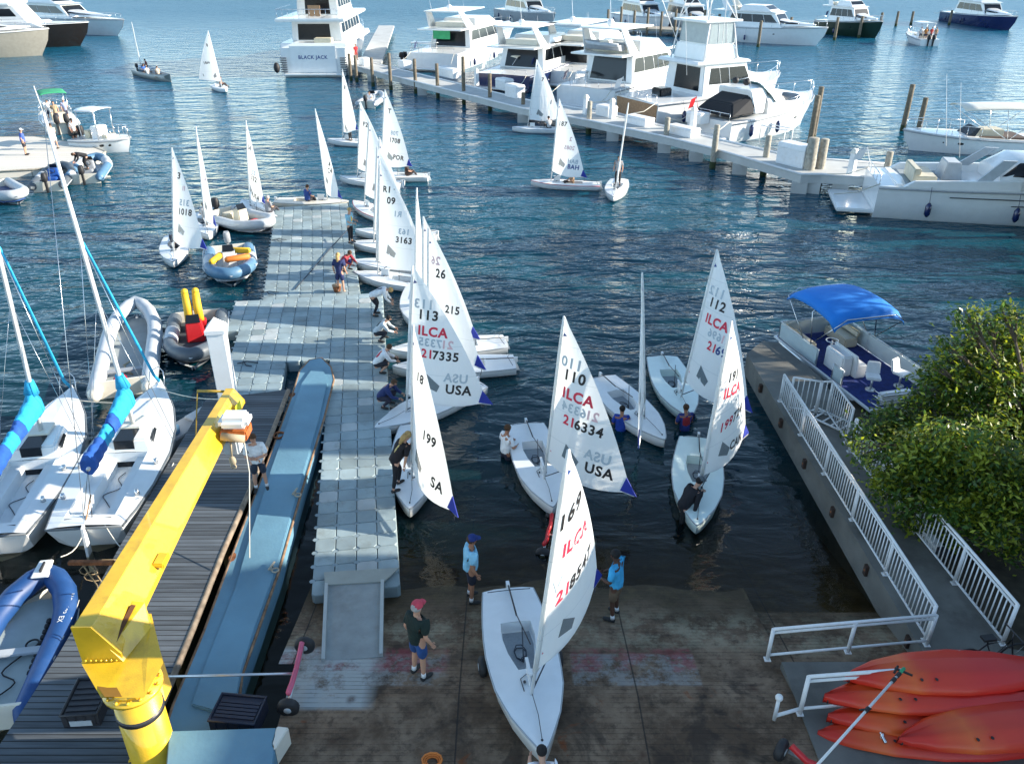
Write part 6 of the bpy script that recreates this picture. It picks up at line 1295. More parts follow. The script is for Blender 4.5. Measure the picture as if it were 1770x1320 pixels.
def yacht(label, stern, bow=None, zb=2.2, L=None, head=None, B=None, zs=1.3, kind='motor', hullm=M_white, trim=M_white, low=0, cat='motor yacht', name='motor_yacht', pos=None, platform=True, sc=None, group='motor yachts moored in the marina'):
    s3 = W(*stern, 0) if pos is None else Vector(pos)
    if bow is not None:
        b3 = W(*bow, zb); hv = b3-s3; head = math.atan2(hv.y, hv.x); L = L or hv.xy.length
    B = B or L*.27; DBG.append((label[:34], 'L', round(L, 1)))
    t = thing(name, label, cat, (s3.x, s3.y, 0), head, group); h = B/2
    if sc: t.scale = sc
    pr = [(0, .93, .9), (.2, .98, .93), (.45, 1, .9), (.65, .93, .74), (.82, .68, .42), (.93, .34, .16), (1, .02, .01)]
    secs = []
    for f, bd, bw in pr:
        z = zs+(zb-zs)*f**1.6; xw = f*L*(.93 if f > .5 else 1)+(0 if f <= .5 else .0); xw = f*L-max(0, f-.5)*.14*L
        secs.append([(f*L, bd*h, z), (f*L-.02*L*f, (bd*.55+bw*.45)*h, z*.55), (xw, bw*h, .12), (xw, bw*h*.8, -.3), (xw, 0, -.5), (xw, -bw*h*.8, -.3), (xw, -bw*h, .12), (f*L-.02*L*f, -(bd*.55+bw*.45)*h, z*.55), (f*L, -bd*h, z)])
    q = MB(); q.loft(secs, cap0=True, cap1=False); hl = build(q, 'hull', hullm, t)
    q = MB(); q.loft([[(f*L+.001, bd*h-.03, zs+(zb-zs)*f**1.6-.02), (f*L, 0, zs+(zb-zs)*f**1.6+.03), (f*L, -bd*h+.03, zs+(zb-zs)*f**1.6-.02)] for f, bd, bw in pr], cap0=False, cap1=False); build(q, 'deck', M_white if kind != 'classic' else M_teak, t)
    q = MB()
    for sg in (1, -1): q.path([(f*L, sg*(bd*h+.02), zs+(zb-zs)*f**1.6-.12) for f, bd, bw in pr], .05, 5)
    build(q, 'rub_rail', trim if hullm is not M_white else M_gray, t)
    q = MB()
    for sg in (1, -1): q.path([(f*L*.93-max(0, f-.5)*.13*L*.0, sg*(bw*h+.025), .16) for f, bd, bw in pr[:1]+[(.45, 1, .9)]], .03, 5)
    for sg in (1, -1):
        q2 = MB(); pts = []
        for f in (.5, .6, .7, .8, .9, .985):
            for (fa, ba, _), (fb, bb_, __) in zip(pr, pr[1:]):
                if fa <= f <= fb: bd = ba+(bb_-ba)*(f-fa)/(fb-fa); break
            pts.append(Vector((f*L, sg*max(bd*h-.12, .02), zs+(zb-zs)*f**1.6)))
        q2.path([p+Vector((0, 0, .7)) for p in pts], .025, 5)
        for p in pts: q2.rod(p, p+Vector((0, 0, .7)), .018, n=5)
        build(q2, 'bow_rail', M_steel, t)
    for sg in (1, -1):
        for f in (.62, .72):
            q3 = MB(); zz = (zs+(zb-zs)*f**1.6)*.62; bw_ = .86*h if f < .7 else .68*h; q3.ball((f*L, sg*(bw_-.02), zz), .2, 10, 6, (1.3, .25, .6)); build(q3, 'porthole', M_glass, hl)
    if platform: q = MB(); q.block(-.9, 0, -h*.85, h*.85, .25, .38); build(q, 'swim_platform', M_teak if kind in ('classic',) else M_white, t, .04)
    U = lambda f: f*L
    if kind == 'motor':
        block_(t, 'saloon', U(.2), U(.68), h*.78, zs+.1, U(.22), U(.6), h*.68, zs+2.2, side=(.04, .96, .36, .86, 1), front=(-.9, .9, .25, .9), back=(-.75, .75, .06, .88), mull=3)
        q = MB(); q.taper(U(.08), U(.62), h*.82, zs+2.2, U(.08), U(.58), h*.82, zs+2.34); build(q, 'flybridge_deck', M_white, t, .05)
        block_(t, 'flybridge', U(.3), U(.57), h*.66, zs+2.34, U(.32), U(.5), h*.6, zs+3.1, front=(-.9, .9, .3, .95), gl=M_glass)
        q = MB(); q.block(U(.2), U(.28), -h*.55, h*.55, zs+2.34, zs+2.85); build(q, 'flybridge_seat', M_white2, t, .05)
        q = MB()
        for sg in (1, -1): q.hexa([(U(.18), sg*h*.72-.08, zs+2.3), (U(.26), sg*h*.72-.08, zs+2.3), (U(.26), sg*h*.72+.08, zs+2.3), (U(.18), sg*h*.72+.08, zs+2.3), (U(.12), sg*h*.6-.08, zs+4.1), (U(.17), sg*h*.6-.08, zs+4.1), (U(.17), sg*h*.6+.08, zs+4.1), (U(.12), sg*h*.6+.08, zs+4.1)])
        q.block(U(.11), U(.42), -h*.66, h*.66, zs+4.1, zs+4.22); build(q, 'hardtop', M_white, t, .04)
        q = MB(); q.path([(U(.2), 0, zs+4.22), (U(.2), 0, zs+4.5), (U(.2), 0, zs+4.75)], [.12, .35, .2], 12); q.rod((U(.24), .4, zs+4.2), (U(.22), .4, zs+6.5), .02, n=5); build(q, 'radar', M_white, t)
        dome(t, 'foredeck_house', [(U(.6), h*.66, zs+.3, zs+1.5), (U(.7), h*.56, zs+.4, zs+1.15), (U(.82), h*.36, zs+.55, zs+.95), (U(.9), h*.08, zs+.7, zs+.85)], win=(U(.62), U(.8), .3, .8))
    elif kind == 'sportfish':
        block_(t, 'saloon', U(.3), U(.66), h*.82, zs+.0, U(.31), U(.6), h*.74, zs+2.1, side=(.12, .99, .4, .88, 1), front=(-.92, .92, .3, .9), back=(-.8, .5, .2, .9), mull=1)
        q = MB(); q.taper(U(.24), U(.62), h*.84, zs+2.1, U(.25), U(.6), h*.84, zs+2.3); build(q, 'bridge_deck', M_white, t, .06)
        dome(t, 'foredeck_house', [(U(.58), h*.74, zs+.3, zs+2.0), (U(.66), h*.66, zs+.4, zs+1.5), (U(.78), h*.45, zs+.6, zs+1.1), (U(.9), h*.1, zs+.8, zs+.95)])
        block_(t, 'flybridge', U(.32), U(.56), h*.66, zs+2.3, U(.33), U(.52), h*.62, zs+3.25)
        block_(t, 'bridge_enclosure', U(.34), U(.53), h*.6, zs+3.25, U(.35), U(.5), h*.6, zs+4.58, side=(.03, .97, .05, .95), front=(-.95, .95, .05, .95), back=(-.95, .95, .05, .95), gl=mat('clear_vinyl', (.3, .36, .38), .2), mull=2)
        q = MB(); q.block(U(.3), U(.55), -h*.68, h*.68, zs+4.6, zs+4.74); build(q, 'hardtop', M_white, t, .04)
        tw = MB()
        for sx, sy in ((.31, 1), (.31, -1), (.54, 1), (.54, -1)):
            tw.rod((U(sx), sy*h*.68, zs+2.3), (U(.34 if sx < .4 else .5), sy*h*.6, zs+4.6), .05, n=6)
            tw.rod((U(.33 if sx < .4 else .52), sy*h*.6, zs+4.7), (U(.39 if sx < .4 else .46), sy*h*.28, zs+8.3), .045, n=6)
            tw.rod((U(.33 if sx < .4 else .52), sy*h*.6, zs+4.7), (U(.39 if sx < .4 else .46), -sy*h*.1, zs+7.0), .03, n=6)
        for z_, w_ in ((6.0, .46), (7.2, .36), (8.3, .3)): tw.path([(U(.38), -h*w_, zs+z_), (U(.48), -h*w_, zs+z_), (U(.48), h*w_, zs+z_), (U(.38), h*w_, zs+z_)], .035, 6, closed=True)
        build(tw, 'tuna_tower', M_wpaint, t)
        q = MB(); q.block(U(.38), U(.48), -h*.3, h*.3, zs+8.3, zs+8.38); q.block(U(.37), U(.49), -h*.32, h*.32, zs+10.0, zs+10.1); build(q, 'tower_platform', M_white, t); q = MB()
        for sx in (.385, .475):
            for sy in (1, -1): q.rod((U(sx), sy*h*.28, zs+8.38), (U(sx), sy*h*.28, zs+10), .03, n=5)
        build(q, 'tower_posts', M_wpaint, t)
        q = MB()
        for sg in (1, -1): q.rod((U(.4), sg*h*.8, zs+2.4), (U(.2), sg*h*1.9, zs+10), .03, .01, n=5)
        build(q, 'outriggers', M_wpaint, t)
        q = MB(); q.block(U(.06), U(.28), -h*.7, h*.7, zs-.55, zs-.5); build(q, 'cockpit_sole', M_teak, t)
        q = MB(); q.hexa([(-.04, -h*.86, .45), (-.02, -h*.86, .45), (-.02, h*.86, .45), (-.04, h*.86, .45), (-.04, -h*.9, zs-.1), (-.02, -h*.9, zs-.1), (-.02, h*.9, zs-.1), (-.04, h*.9, zs-.1)]); build(q, 'transom_panel', M_teak, t)
        q = MB(); q.block(U(.12), U(.2), -.5, .5, zs, zs+.6); build(q, 'fighting_chair', M_glass, t, .08)
    elif kind == 'express':
        dome(t, 'coachroof', [(U(.36), h*.78, zs+.1, zs+1.55), (U(.46), h*.78, zs+.15, zs+1.6), (U(.58), h*.72, zs+.2, zs+1.42), (U(.72), h*.6, zs+.3, zs+1.15), (U(.84), h*.38, zs+.45, zs+.95), (U(.93), h*.1, zs+.6, zs+.8)], win=(U(.5), U(.74), .28, .95))
        q = MB(); rows = []
        for f_, zz, w_ in ((0, .9, .82), (.35, 1.35, .76), (.7, 1.75, .68), (1, 2.02, .6)): rows.append([(U(.50-.13*f_)-.9*abs(y_)**2.2, y_*h*w_, zs+zz) for y_ in (-1, -.75, -.4, 0, .4, .75, 1)])
        q.loft(rows, cap0=False, cap1=False); ws = build(q, 'windscreen', mat('tinted_screen', (.05, .13, .13), .08, spec=.8), t); sd = ws.modifiers.new('s', 'SOLIDIFY'); sd.thickness = .05
        q = MB(); q.hexa([(U(.02), -h*.8, zs+.25), (U(.22), -h*.8, zs+.3), (U(.22), h*.8, zs+.3), (U(.02), h*.8, zs+.25), (U(.08), -h*.5, zs+1.0), (U(.3), -h*.62, zs+1.7), (U(.3), h*.62, zs+1.7), (U(.08), h*.5, zs+1.0)]); build(q, 'cockpit_cover', mat('black_canvas', (.012, .014, .018), .8, bump=.4, bscale=10), t, .1)
        q = MB(); q.hexa([(U(.24), -h*.8, zs+.3), (U(.32), -h*.8, zs+.3), (U(.32), h*.8, zs+.3), (U(.24), h*.8, zs+.3), (U(.2), -h*.66, zs+1.75), (U(.38), -h*.6, zs+1.85), (U(.38), h*.6, zs+1.85), (U(.2), h*.66, zs+1.75)]); build(q, 'radar_arch', M_white, t, .06)
        for yy_ in (.6, -.5): q = MB(); q.ball((U(.26), yy_, zs+2.1), .27, 12, 8, (1, 1, .8)); build(q, 'radar_dome', M_black, t)
    elif kind == 'sport':
        q = MB(); q.taper(U(.08), U(.36), h*.78, zs-.02, U(.09), U(.36), h*.74, zs+.06); build(q, 'cockpit_sole', mat('cockpit_grey', (.3, .34, .35), .6), t)
        for sg in (1, -1): q = MB(); q.hexa([(U(.07), sg*h*.97-.0, zs), (U(.4), sg*h*.97, zs), (U(.4), sg*h*.8, zs), (U(.07), sg*h*.8, zs), (U(.1), sg*h*.95, zs+.35), (U(.4), sg*h*.93, zs+.6), (U(.4), sg*h*.84, zs+.6), (U(.1), sg*h*.84, zs+.35)]); build(q, 'coaming', M_white, t, .03)
        q = MB(); q.block(U(.1), U(.17), -h*.7, h*.3, zs+.06, zs+.5); q.block(U(.1), U(.12), -h*.7, h*.3, zs+.5, zs+.85); build(q, 'sofa', M_cushion, t, .05)
        q = MB(); q.hexa([(U(.2), -h*.2, zs+.06), (U(.26), -h*.2, zs+.06), (U(.26), h*.5, zs+.06), (U(.2), h*.5, zs+.06), (U(.21), -h*.15, zs+1.0), (U(.25), -h*.15, zs+1.0), (U(.25), h*.45, zs+1.0), (U(.21), h*.45, zs+1.0)]); build(q, 'wet_bar', M_lgray, t, .04)
        dome(t, 'coachroof', [(U(.34), h*.86, zs+.05, zs+.9), (U(.39), h*.86, zs+.05, zs+1.55), (U(.52), h*.84, zs+.1, zs+1.6), (U(.66), h*.7, zs+.2, zs+1.3), (U(.8), h*.45, zs+.3, zs+.9), (U(.92), h*.1, zs+.45, zs+.6)], win=(U(.345), U(.7), .2, 1.0))
        for sg in (1, -1):
            q = MB(); q.hexa([(U(.27), sg*h*.9, zs+.4), (U(.31), sg*h*.9, zs+.4), (U(.31), sg*h*.83, zs+.4), (U(.27), sg*h*.83, zs+.4), (U(.34), sg*h*.72, zs+1.5), (U(.38), sg*h*.72, zs+1.5), (U(.38), sg*h*.66, zs+1.5), (U(.34), sg*h*.66, zs+1.5)])
            build(q, 'arch_leg', M_lgray, t)
    elif kind == 'mega':
        block_(t, 'aft_wall', U(.02), U(.8), h*.95, zs-.2, U(.03), U(.75), h*.95, zs+.4)
        block_(t, 'main_deck_house', U(.13), U(.72), h*.74, zs+.4, U(.13), U(.66), h*.7, zs+2.6, side=(.05, .95, .35, .8), back=(-.55, .75, .04, .8), mull=5)
        q = MB(); q.block(U(.0), U(.66), -h*.98, h*.98, zs+2.6, zs+2.95); build(q, 'upper_deck', M_white, t, .08)
        block_(t, 'upper_deck_house', U(.2), U(.6), h*.62, zs+2.95, U(.2), U(.54), h*.58, zs+4.9, side=(.05, .95, .4, .85), back=(-.6, .6, .05, .85), mull=4)
        q = MB(); q.block(U(.08), U(.55), -h*.8, h*.8, zs+4.9, zs+5.15); build(q, 'sun_deck', M_white, t, .08)
        q = MB()
        for k in range(13): y = -h*.92+k*h*.153; q.rod((U(.01), y, zs+2.95), (U(.01), y, zs+3.85), .025, n=5)
        q.path([(U(.3), -h*.95, zs+3.85), (U(.01), -h*.95, zs+3.85), (U(.01), h*.95, zs+3.85), (U(.3), h*.95, zs+3.85)], .035, 5); build(q, 'deck_rail', M_steel, t)
        for sg in (1, -1):
            for k in range(7): q = MB(); q.block(-.25, .3, sg*h*.86-.35, sg*h*.86+.35, .5+k*.24, .58+k*.24); build(q, 'stair_tread', mat('stair_grey', (.12, .13, .15), .7), t)
        q = MB(); q.block(-.1, -.02, -h*.66, h*.66, .5, zs+.2); build(q, 'transom_door', M_white, t, .02)
        q = MB(); q.block(U(.05), U(.1), -h*.5, h*.0, zs+.4, zs+.85); build(q, 'aft_sofa', M_cushion, t, .05)
        q = MB(); q.block(U(.1), U(.105), -h*.2, h*.15, zs+3.0, zs+4.1); build(q, 'deck_chairs', M_teak, t)
    elif kind == 'bowrider':
        q = MB(); q.prism([(U(.15), -h*.7), (U(.6), -h*.75), (U(.85), -h*.35), (U(.9), 0), (U(.85), h*.35), (U(.6), h*.75), (U(.15), h*.7)], lambda p: zs+.02, lambda p: zs+.16); build(q, 'cockpit_lining', mat('brown_vinyl', (.09, .06, .045), .7), t)
        q = MB(); q.block(U(.3), U(.5), -h*.4, h*.4, zs+.1, zs+.6); build(q, 'seats', M_cushion, t, .05)
        q = MB(); q.loft([[(U(.05+.6*k/6), -h*.8*math.cos(PI*j/8), zs+1.95+.25*math.sin(PI*j/8)+.1*math.sin(PI*k/6)) for j in range(9)] for k in range(7)], cap0=False, cap1=False); bo = build(q, 'bimini', M_white2, t); sd = bo.modifiers.new('s', 'SOLIDIFY'); sd.thickness = .03
        for sg in (1, -1): q = MB(); q.path([(U(.3), sg*h*.85, zs), (U(.06), sg*h*.8, zs+1.95)], .025, 5); q.path([(U(.3), sg*h*.85, zs), (U(.64), sg*h*.8, zs+1.95)], .025, 5); q.rod((U(.3), sg*h*.85, zs), (U(.35), sg*h*.8, zs+1.98), .025, n=5); build(q, 'bimini_frame', M_steel, t)
        q = MB(); q.hexa([(U(.52), -h*.6, zs+.1), (U(.58), -h*.6, zs+.1), (U(.58), h*.6, zs+.1), (U(.52), h*.6, zs+.1), (U(.48), -h*.5, zs+.75), (U(.5), -h*.5, zs+.75), (U(.5), h*.5, zs+.75), (U(.48), h*.5, zs+.75)]); build(q, 'windscreen', M_glass, t)
        outboard(t, -.2, .7, M_white, 1.2)
    elif kind == 'console':
        q = MB(); q.block(U(.35), U(.5), -.5, .5, zs-.1, zs+.9); build(q, 'console', M_white, t, .06)
        q = MB(); q.block(U(.22), U(.32), -.5, .5, zs-.1, zs+.6); build(q, 'seat', M_cushion, t, .04); q = MB(); q.block(U(.55), U(.65), -.5, .5, zs-.1, zs+.35); build(q, 'seat', M_cushion, t, .04)
        q = MB(); q.loft([[(U(.2+.38*k/5), h*.72*math.cos(PI*j/8), zs+2.0+.12*math.sin(PI*j/8)) for j in range(9)] for k in range(6)], cap0=False, cap1=False); bo = build(q, 'hard_top', low or M_white, t); sd = bo.modifiers.new('s', 'SOLIDIFY'); sd.thickness = .05
        q = MB()
        for sx in (.22, .55):
            for sg in (1, -1): q.rod((U(sx), sg*h*.6, zs), (U(sx), sg*h*.66, zs+2.02), .035, n=6)
        build(q, 'top_frame', M_steel, t); outboard(t, -.15, .6, M_black, 1.2, .35); outboard(t, -.15, .6, M_black, 1.2, -.35)
    if kind in ('motor', 'sportfish', 'express', 'sport'):
        for sg in (1, -1):
            for f in (.15, .4): q = MB(); q.path([(f*L, sg*(h*1.02+.16), .35), (f*L, sg*(h*1.02+.17), .5), (f*L, sg*(h*1.02+.17), .95), (f*L, sg*(h*1.02+.16), 1.1)], [.06, .16, .16, .06], 8); q.rod((f*L, sg*(h*1.02+.16), 1.1), (f*L, sg*h*.98, zs+.1), .012, n=4); build(q, 'fender', M_wpaint if sg > 0 else M_navy, t)
            q = MB(); q.path([(.1, sg*h*.8, zs+.05), (-1.0, sg*h*.85, zs*.75), (-2.2, sg*h*.95, 1.2)], .03, 5); build(q, 'mooring_line', M_rope, t)
            q = MB(); q.rod((U(.22), sg*h*.6, zs+1.5), (U(.17), sg*h*.62, zs+(5.2 if kind != 'express' else 3.2)), .018, .008, n=5); build(q, 'aerial', M_wpaint, t)
        q = MB(); q.path([(.05, -h*.8, zs+.5), (.05, h*.8, zs+.5)], .025, 5)
        for k in range(5): q.rod((.05, -h*.8+k*h*.4, zs), (.05, -h*.8+k*h*.4, zs+.5), .018, n=5)
        build(q, 'stern_rail', M_steel, t)
        fc = (len(label)*7) % 3; q = MB(); q.rod((.1, h*.5, zs), (-.35, h*.5, zs+1.3), .02, n=5); q.add([(-.32, h*.5, zs+1.25), (-.5, h*.5+.1, zs+.6), (-.95, h*.5+.15, zs+.5), (-.8, h*.5+.05, zs+1.1)], [(0, 1, 2, 3)]); build(q, 'ensign', [M_red, M_navy, M_wpaint][fc], t)
    return t
yz = yacht('large white three-deck yacht seen from astern with BLACK JACK on its transom', (545, 133), head=R(91), L=26, B=7.7, zs=3.0, zb=4.0, kind='mega')
write('BLACK JACK', 'yacht_name', M_textn, yz, (-.115, 0, 1.75+.3), (0, -1, 0), (0, 0, 1), .36)
q = MB(); q.ball((-.3, 4.1, 1.0), .35, 10, 8, (1, 1, 1.6)); fb = build(q, 'fender', M_black, yz)
y2 = yacht('white flybridge yacht with green window cover astern at the left of the pier', (748, 124), (880, 36), 3.4, zs=2.0, kind='motor', B=6.8)
q = MB(); q.add([(y2_x, y_, z_) for y2_x, y_, z_ in [(5.2, -.2, 3.0), (5.2, 2.0, 3.0), (5.2, 2.0, 4.0), (5.2, -.2, 4.0)]], [(0, 1, 2, 3)]); build(q, 'window_cover', M_green, y2, fixn=False)
yacht('white motor yacht with navy blue hull behind the pier', (868, 158), (1010, 74), 2.6, zs=1.6, kind='motor', hullm=M_navy, B=6.6)
yacht('white motor yacht between the navy-hulled yacht and the one with a tender', (950, 150), (1105, 62), 2.8, zs=1.6, kind='motor', B=6.3)
y4 = yacht('white motor yacht carrying a grey tender on its upper deck', (1010, 190), (1180, 98), 2.8, zs=1.7, kind='motor', B=6.6, sc=(1, 1, 1.12))
t = thing('tender', 'grey and white tender resting on the upper deck of the white yacht', 'tender', local(y4, (2.8, 0, 3.95)), y4.rotation_euler.z+R(88)); t.location.z = 4.75
q = MB(); q.loft([[(x, b_, .55), (x, b_*.7, .1), (x, 0, 0), (x, -b_*.7, .1), (x, -b_, .55)] for x, b_ in [(-1.9, .7), (0, .85), (1.2, .6), (2.0, .05)]], cap1=False); build(q, 'hull', M_gray, t); q = MB(); q.path([(-1.9, .7, .55), (0, .85, .55), (1.2, .6, .58), (2.0, 0, .62), (1.2, -.6, .58), (0, -.85, .55), (-1.9, -.7, .55)], .16, 8); build(q, 'tube', M_lgray, t); q = MB(); q.block(-.7, .3, -.35, .35, .4, .85); build(q, 'seat', M_white2, t, .05)
yacht('white sport fishing yacht with a tall tuna tower and teak transom', (1098, 214), (1305, 138), 2.6, zs=1.6, kind='sportfish', B=5.0, sc=(1.22, 1.22, 1.22))
yacht('white express cruiser with a black cockpit cover and tinted windscreen, bow right', (1222, 240), (1403, 164), 2.2, zs=1.3, kind='express', B=4.9, sc=(1, 1, 1.15))
yacht('far white motor yacht with its bow to the right at the top of the picture', (1222, 66), (1432, 47), 2.6, zs=2.0, kind='motor', B=5)
yacht('dark green hulled yacht partly hidden behind the far white motor yacht', (1420, 56), (1527, 36), 2.6, zs=2.0, kind='motor', B=4.6, hullm=mat('dark_green_hull', (.01, .03, .02), .3))
a_ = W(1512, 379, 0); b_ = W(1723, 392, 0); dv = (b_-a_).normalized(); nv = Vector((-dv.y, dv.x, 0)); ps = a_+nv*2.35-dv*.1
y10 = yacht('large white sport yacht with open swim platform at the right edge, bow out of frame', None, L=17, head=math.atan2(dv.y, dv.x), B=4.7, zs=1.75, zb=2.3, kind='sport', pos=(ps.x, ps.y, 0), platform=False)
q = MB(); q.block(-1.9, .3, -2.0, 2.0, .2, .42); build(q, 'swim_platform', M_white, y10, .06)
q = MB(); q.hexa([(-.1, -1.9, .42), (.5, -1.9, .42), (.5, 1.9, .42), (-.1, 1.9, .42), (.9, -1.95, 1.85), (1.3, -1.95, 1.85), (1.3, 1.95, 1.85), (.9, 1.95, 1.85)]); build(q, 'transom_ramp', M_white, y10, .05)
for k in range(2): q = MB(); q.add([(3.5+k*3, -2.375, 1.35-.28*k), (8.5+k*.8, -2.375+.0, 1.42-.28*k), (8.5+k*.8, -2.376, 1.47-.28*k), (3.5+k*3, -2.376, 1.4-.28*k)], [(0, 1, 2, 3)]); build(q, 'hull_vent', M_black, y10)
yacht('white bowrider with cream bimini top and brown lining, bow left, at the right edge', (1790, 262), (1562, 222), 1.5, zs=1.0, kind='bowrider', B=3.2, cat='motorboat', name='motorboat', platform=False)
y9 = yacht('small motorboat with a crowded cockpit and white top heading away at the upper right', (1606, 80), head=R(88), L=8, B=3.0, zs=.9, zb=1.4, kind='console', cat='motorboat', name='motorboat', platform=False)
for k in range(5): on_boat(y9, 1.0+.4*(k % 3), -1.0+.5*k, .7, ['person in a tan top at the left of the crowded motorboat', 'person in a red top in the crowded motorboat', 'person in a dark top in the middle of the crowded motorboat', 'person in an orange top in the crowded motorboat', 'person in a white top at the right of the crowded motorboat'][k], 180, 'stand', top=[(.4, .25, .15), (.5, .06, .05), (.03, .03, .04), (.5, .2, .05), (.7, .7, .7)][k], hair=['brown', 'black'][k % 2])
# boats lying behind the pier between the yachts
yacht('white tender boat with windscreen moored behind the pier', (700, 113), (792, 106), .9, zs=.7, kind='console', B=2.3, low=M_white, cat='motorboat', name='motorboat', platform=False)
yacht('small blue and white centre console boat behind the passing sail', (868, 140), (925, 134), .9, zs=.7, kind='bowrider', B=2.2, hullm=M_steelblue, cat='motorboat', name='motorboat', platform=False)
yacht('small white boat with blue seats between the yacht sterns', (985, 178), (1035, 162), .9, zs=.7, kind='console', B=2.2, cat='motorboat', name='motorboat', platform=False)
# top left bows
yacht('black hulled yacht whose raked bow enters at the top left corner', (-170, 84), (153, 37), 3.3, zs=3.0, kind='mega', B=7, hullm=mat('black_hull', (.02, .015, .012), .2, coat=.4))
yacht('grey-beige hulled yacht whose bow overlaps the black one at the left edge', (-230, 104), (84, 48), 3.4, zs=2.8, kind='motor', B=6, hullm=mat('beige_hull', (.32, .3, .25), .3, coat=.3))
yacht('white yacht whose bow shows above the black hull at the top left', (10, 48), (214, 33), 2.6, zs=2.2, kind='motor', B=5.5)
# far pier at the top
t = thing('far_pier', 'distant timber pier with pilings behind the sport fishing yacht', 'pier', (0, 0, 0))
a, b_, c, d = W(1050, 46, 1), W(1240, 56, 1), W(1240, 51, 1), W(1050, 41, 1); q = MB(); q.prism([tuple(p.xy) for p in (a, b_, c, d)], .6, 1.0); build(q, 'deck', M_pal, t)
for k in range(9): p = a.lerp(b_, k/8); q = MB(); q.rod((p.x, p.y-.2, -2), (p.x, p.y-.2, 3.6+.5*(k % 2)), .2, n=8); build(q, 'pile', M_wood, t)
for k, (x, yb, yt) in enumerate([(1260, 72, 28), (1310, 82, 36), (1362, 74, 30), (1442, 70, 30), (1484, 66, 28), (1520, 50, 22), (1548, 46, 20), (1574, 44, 20), (1640, 44, 18), (1690, 44, 16)]):
    pile(x, yb, yt, ['brown piling at the far yacht stern', 'stout brown piling in front of the far white yacht', 'brown piling amidships of the far white yacht', 'tall piling at the bow of the far white yacht', 'piling in front of the dark green hull', 'piling right of the dark green hull', 'thin piling left of the crowded motorboat', 'thin piling just left of the crowded motorboat', 'thin piling right of the crowded motorboat', 'thin piling in the top right corner'][k], .22, grp='pilings of the far moorings')
for k, (x, y, xb) in enumerate([(1070, 38, 1160), (1150, 42, 1235), (1640, 36, 1760), (870, 30, 960)]):
    yacht(['white yacht moored at the far pier left of the tuna tower', 'white yacht moored at the far pier behind the tuna tower', 'dark blue hulled yacht in the far top right corner', 'grey hulled yacht at the top edge above the navy-hulled yacht'][k], (x, y), (xb, y-8), 2.4, zs=1.7, kind='motor', B=4.6, hullm=[M_white, M_white, M_navy, M_gray][k])

# ------------------------------------------------------------------ skiff and left-hand floats
sk_ = thing('skiff', 'open aluminium skiff carrying three people across the harbour', 'skiff', W(240, 128, 0), 0)
s3, b3 = W(240, 126, .5), W(298, 139, .6); hv = b3-s3; sa = math.atan2(hv.y, hv.x); sk_.rotation_euler.z = sa; Ls = hv.length; DBG.append(('skiff', Ls))
q = MB(); q.loft([[(x*Ls, b_, z), (x*Ls, b_*.8, .0), (x*Ls, 0, -.1), (x*Ls, -b_*.8, 0), (x*Ls, -b_, z), (x*Ls, -b_*.93, z), (x*Ls, -b_*.7, .14), (x*Ls, 0, .1), (x*Ls, b_*.7, .14), (x*Ls, b_*.93, z)] for x, b_, z in [(0, .85, .55), (.3, 1.0, .55), (.65, .9, .6), (.85, .5, .7), (1, .03, .85)]], closed=True); build(q, 'hull', mat('skiff_hull', (.36, .38, .36), .5, .2), sk_)
q = MB()
for x in (.2, .5, .75): q.block(x*Ls-.15, x*Ls+.15, -.8, .8, .35, .4)
build(q, 'thwarts', M_teak, sk_); outboard(sk_, -.2, .5, M_black, .8)
for k, (x, y) in enumerate(((.2, 0), (.42, -.4), (.55, .3))):
    on_boat(sk_, x*Ls, y, .35, ['person in blue jacket steering the open skiff', 'person in white shirt sitting in the middle of the open skiff', 'person in cream shirt sitting forward in the open skiff'][k], [0, 180, 170][k], 'sit', top=[(.03, .12, .4), (.7, .7, .7), (.6, .5, .4)][k], legs=(.1, .1, .12), hat=(.6, .6, .58) if k else None)
zf = .45
pf = [P2(x, y, zf) for x, y in [(-60, 238), (60, 236), (150, 250), (182, 262), (150, 285), (60, 292), (-60, 300)]]
t = thing('floating_platform', 'cream white floating platform at the left edge with people standing on it', 'floating platform', (0, 0, 0))
q = MB(); q.prism(pf, -.2, zf); build(q, 'deck', stripe_mat('platform_boards', 1, 1.6, (.66, .62, .54), (.3, .28, .25), .1, .7, .03), t); q = MB(); q.path([(x, y, zf-.03) for x, y in pf], .07, 6, closed=True); build(q, 'fender_strip', M_pal, t)
person('man in blue shirt and dark shorts standing on the floating platform at the left edge', W(46, 268, zf), R(20), 'stand', top=(.06, .12, .42), legs=(.03, .03, .04), hat=(.7, .7, .7))
person('person in pale green shirt standing on the floating platform', W(98, 258, zf), R(150), 'hold', top=(.55, .62, .58), legs=(.6, .6, .55), hair='brown')
person('person in black and white leaning near the white boat on the floating platform', W(132, 248, zf), R(-20), 'stand', top=(.6, .58, .56), legs=(.02, .02, .02), skin='tan', hair='black')
yacht('white centre console boat with white top at the floating platform', (142, 256), (224, 236), 1.1, zs=.8, kind='console', B=2.5, cat='motorboat', name='motorboat', platform=False)
yg = yacht('small workboat with a green canopy and people aboard behind the floating platform', (112, 232), (92, 190), 1.1, L=6.5, zs=.8, kind='console', B=2.6, low=M_green, cat='motorboat', name='motorboat', platform=False, hullm=M_white2)
for k, (x, y) in enumerate(((2.6, .5), (2.0, -.6), (1.0, .2))): on_boat(yg, x, y, .6, ['person in white cap under the green canopy', 'person in blue and white under the green canopy', 'person in tan at the stern of the green canopy boat'][k], [180, 200, 170][k], 'stand', top=[(.75, .75, .75), (.3, .35, .55), (.45, .33, .2)][k], hat=(.75, .75, .75) if k < 2 else None)
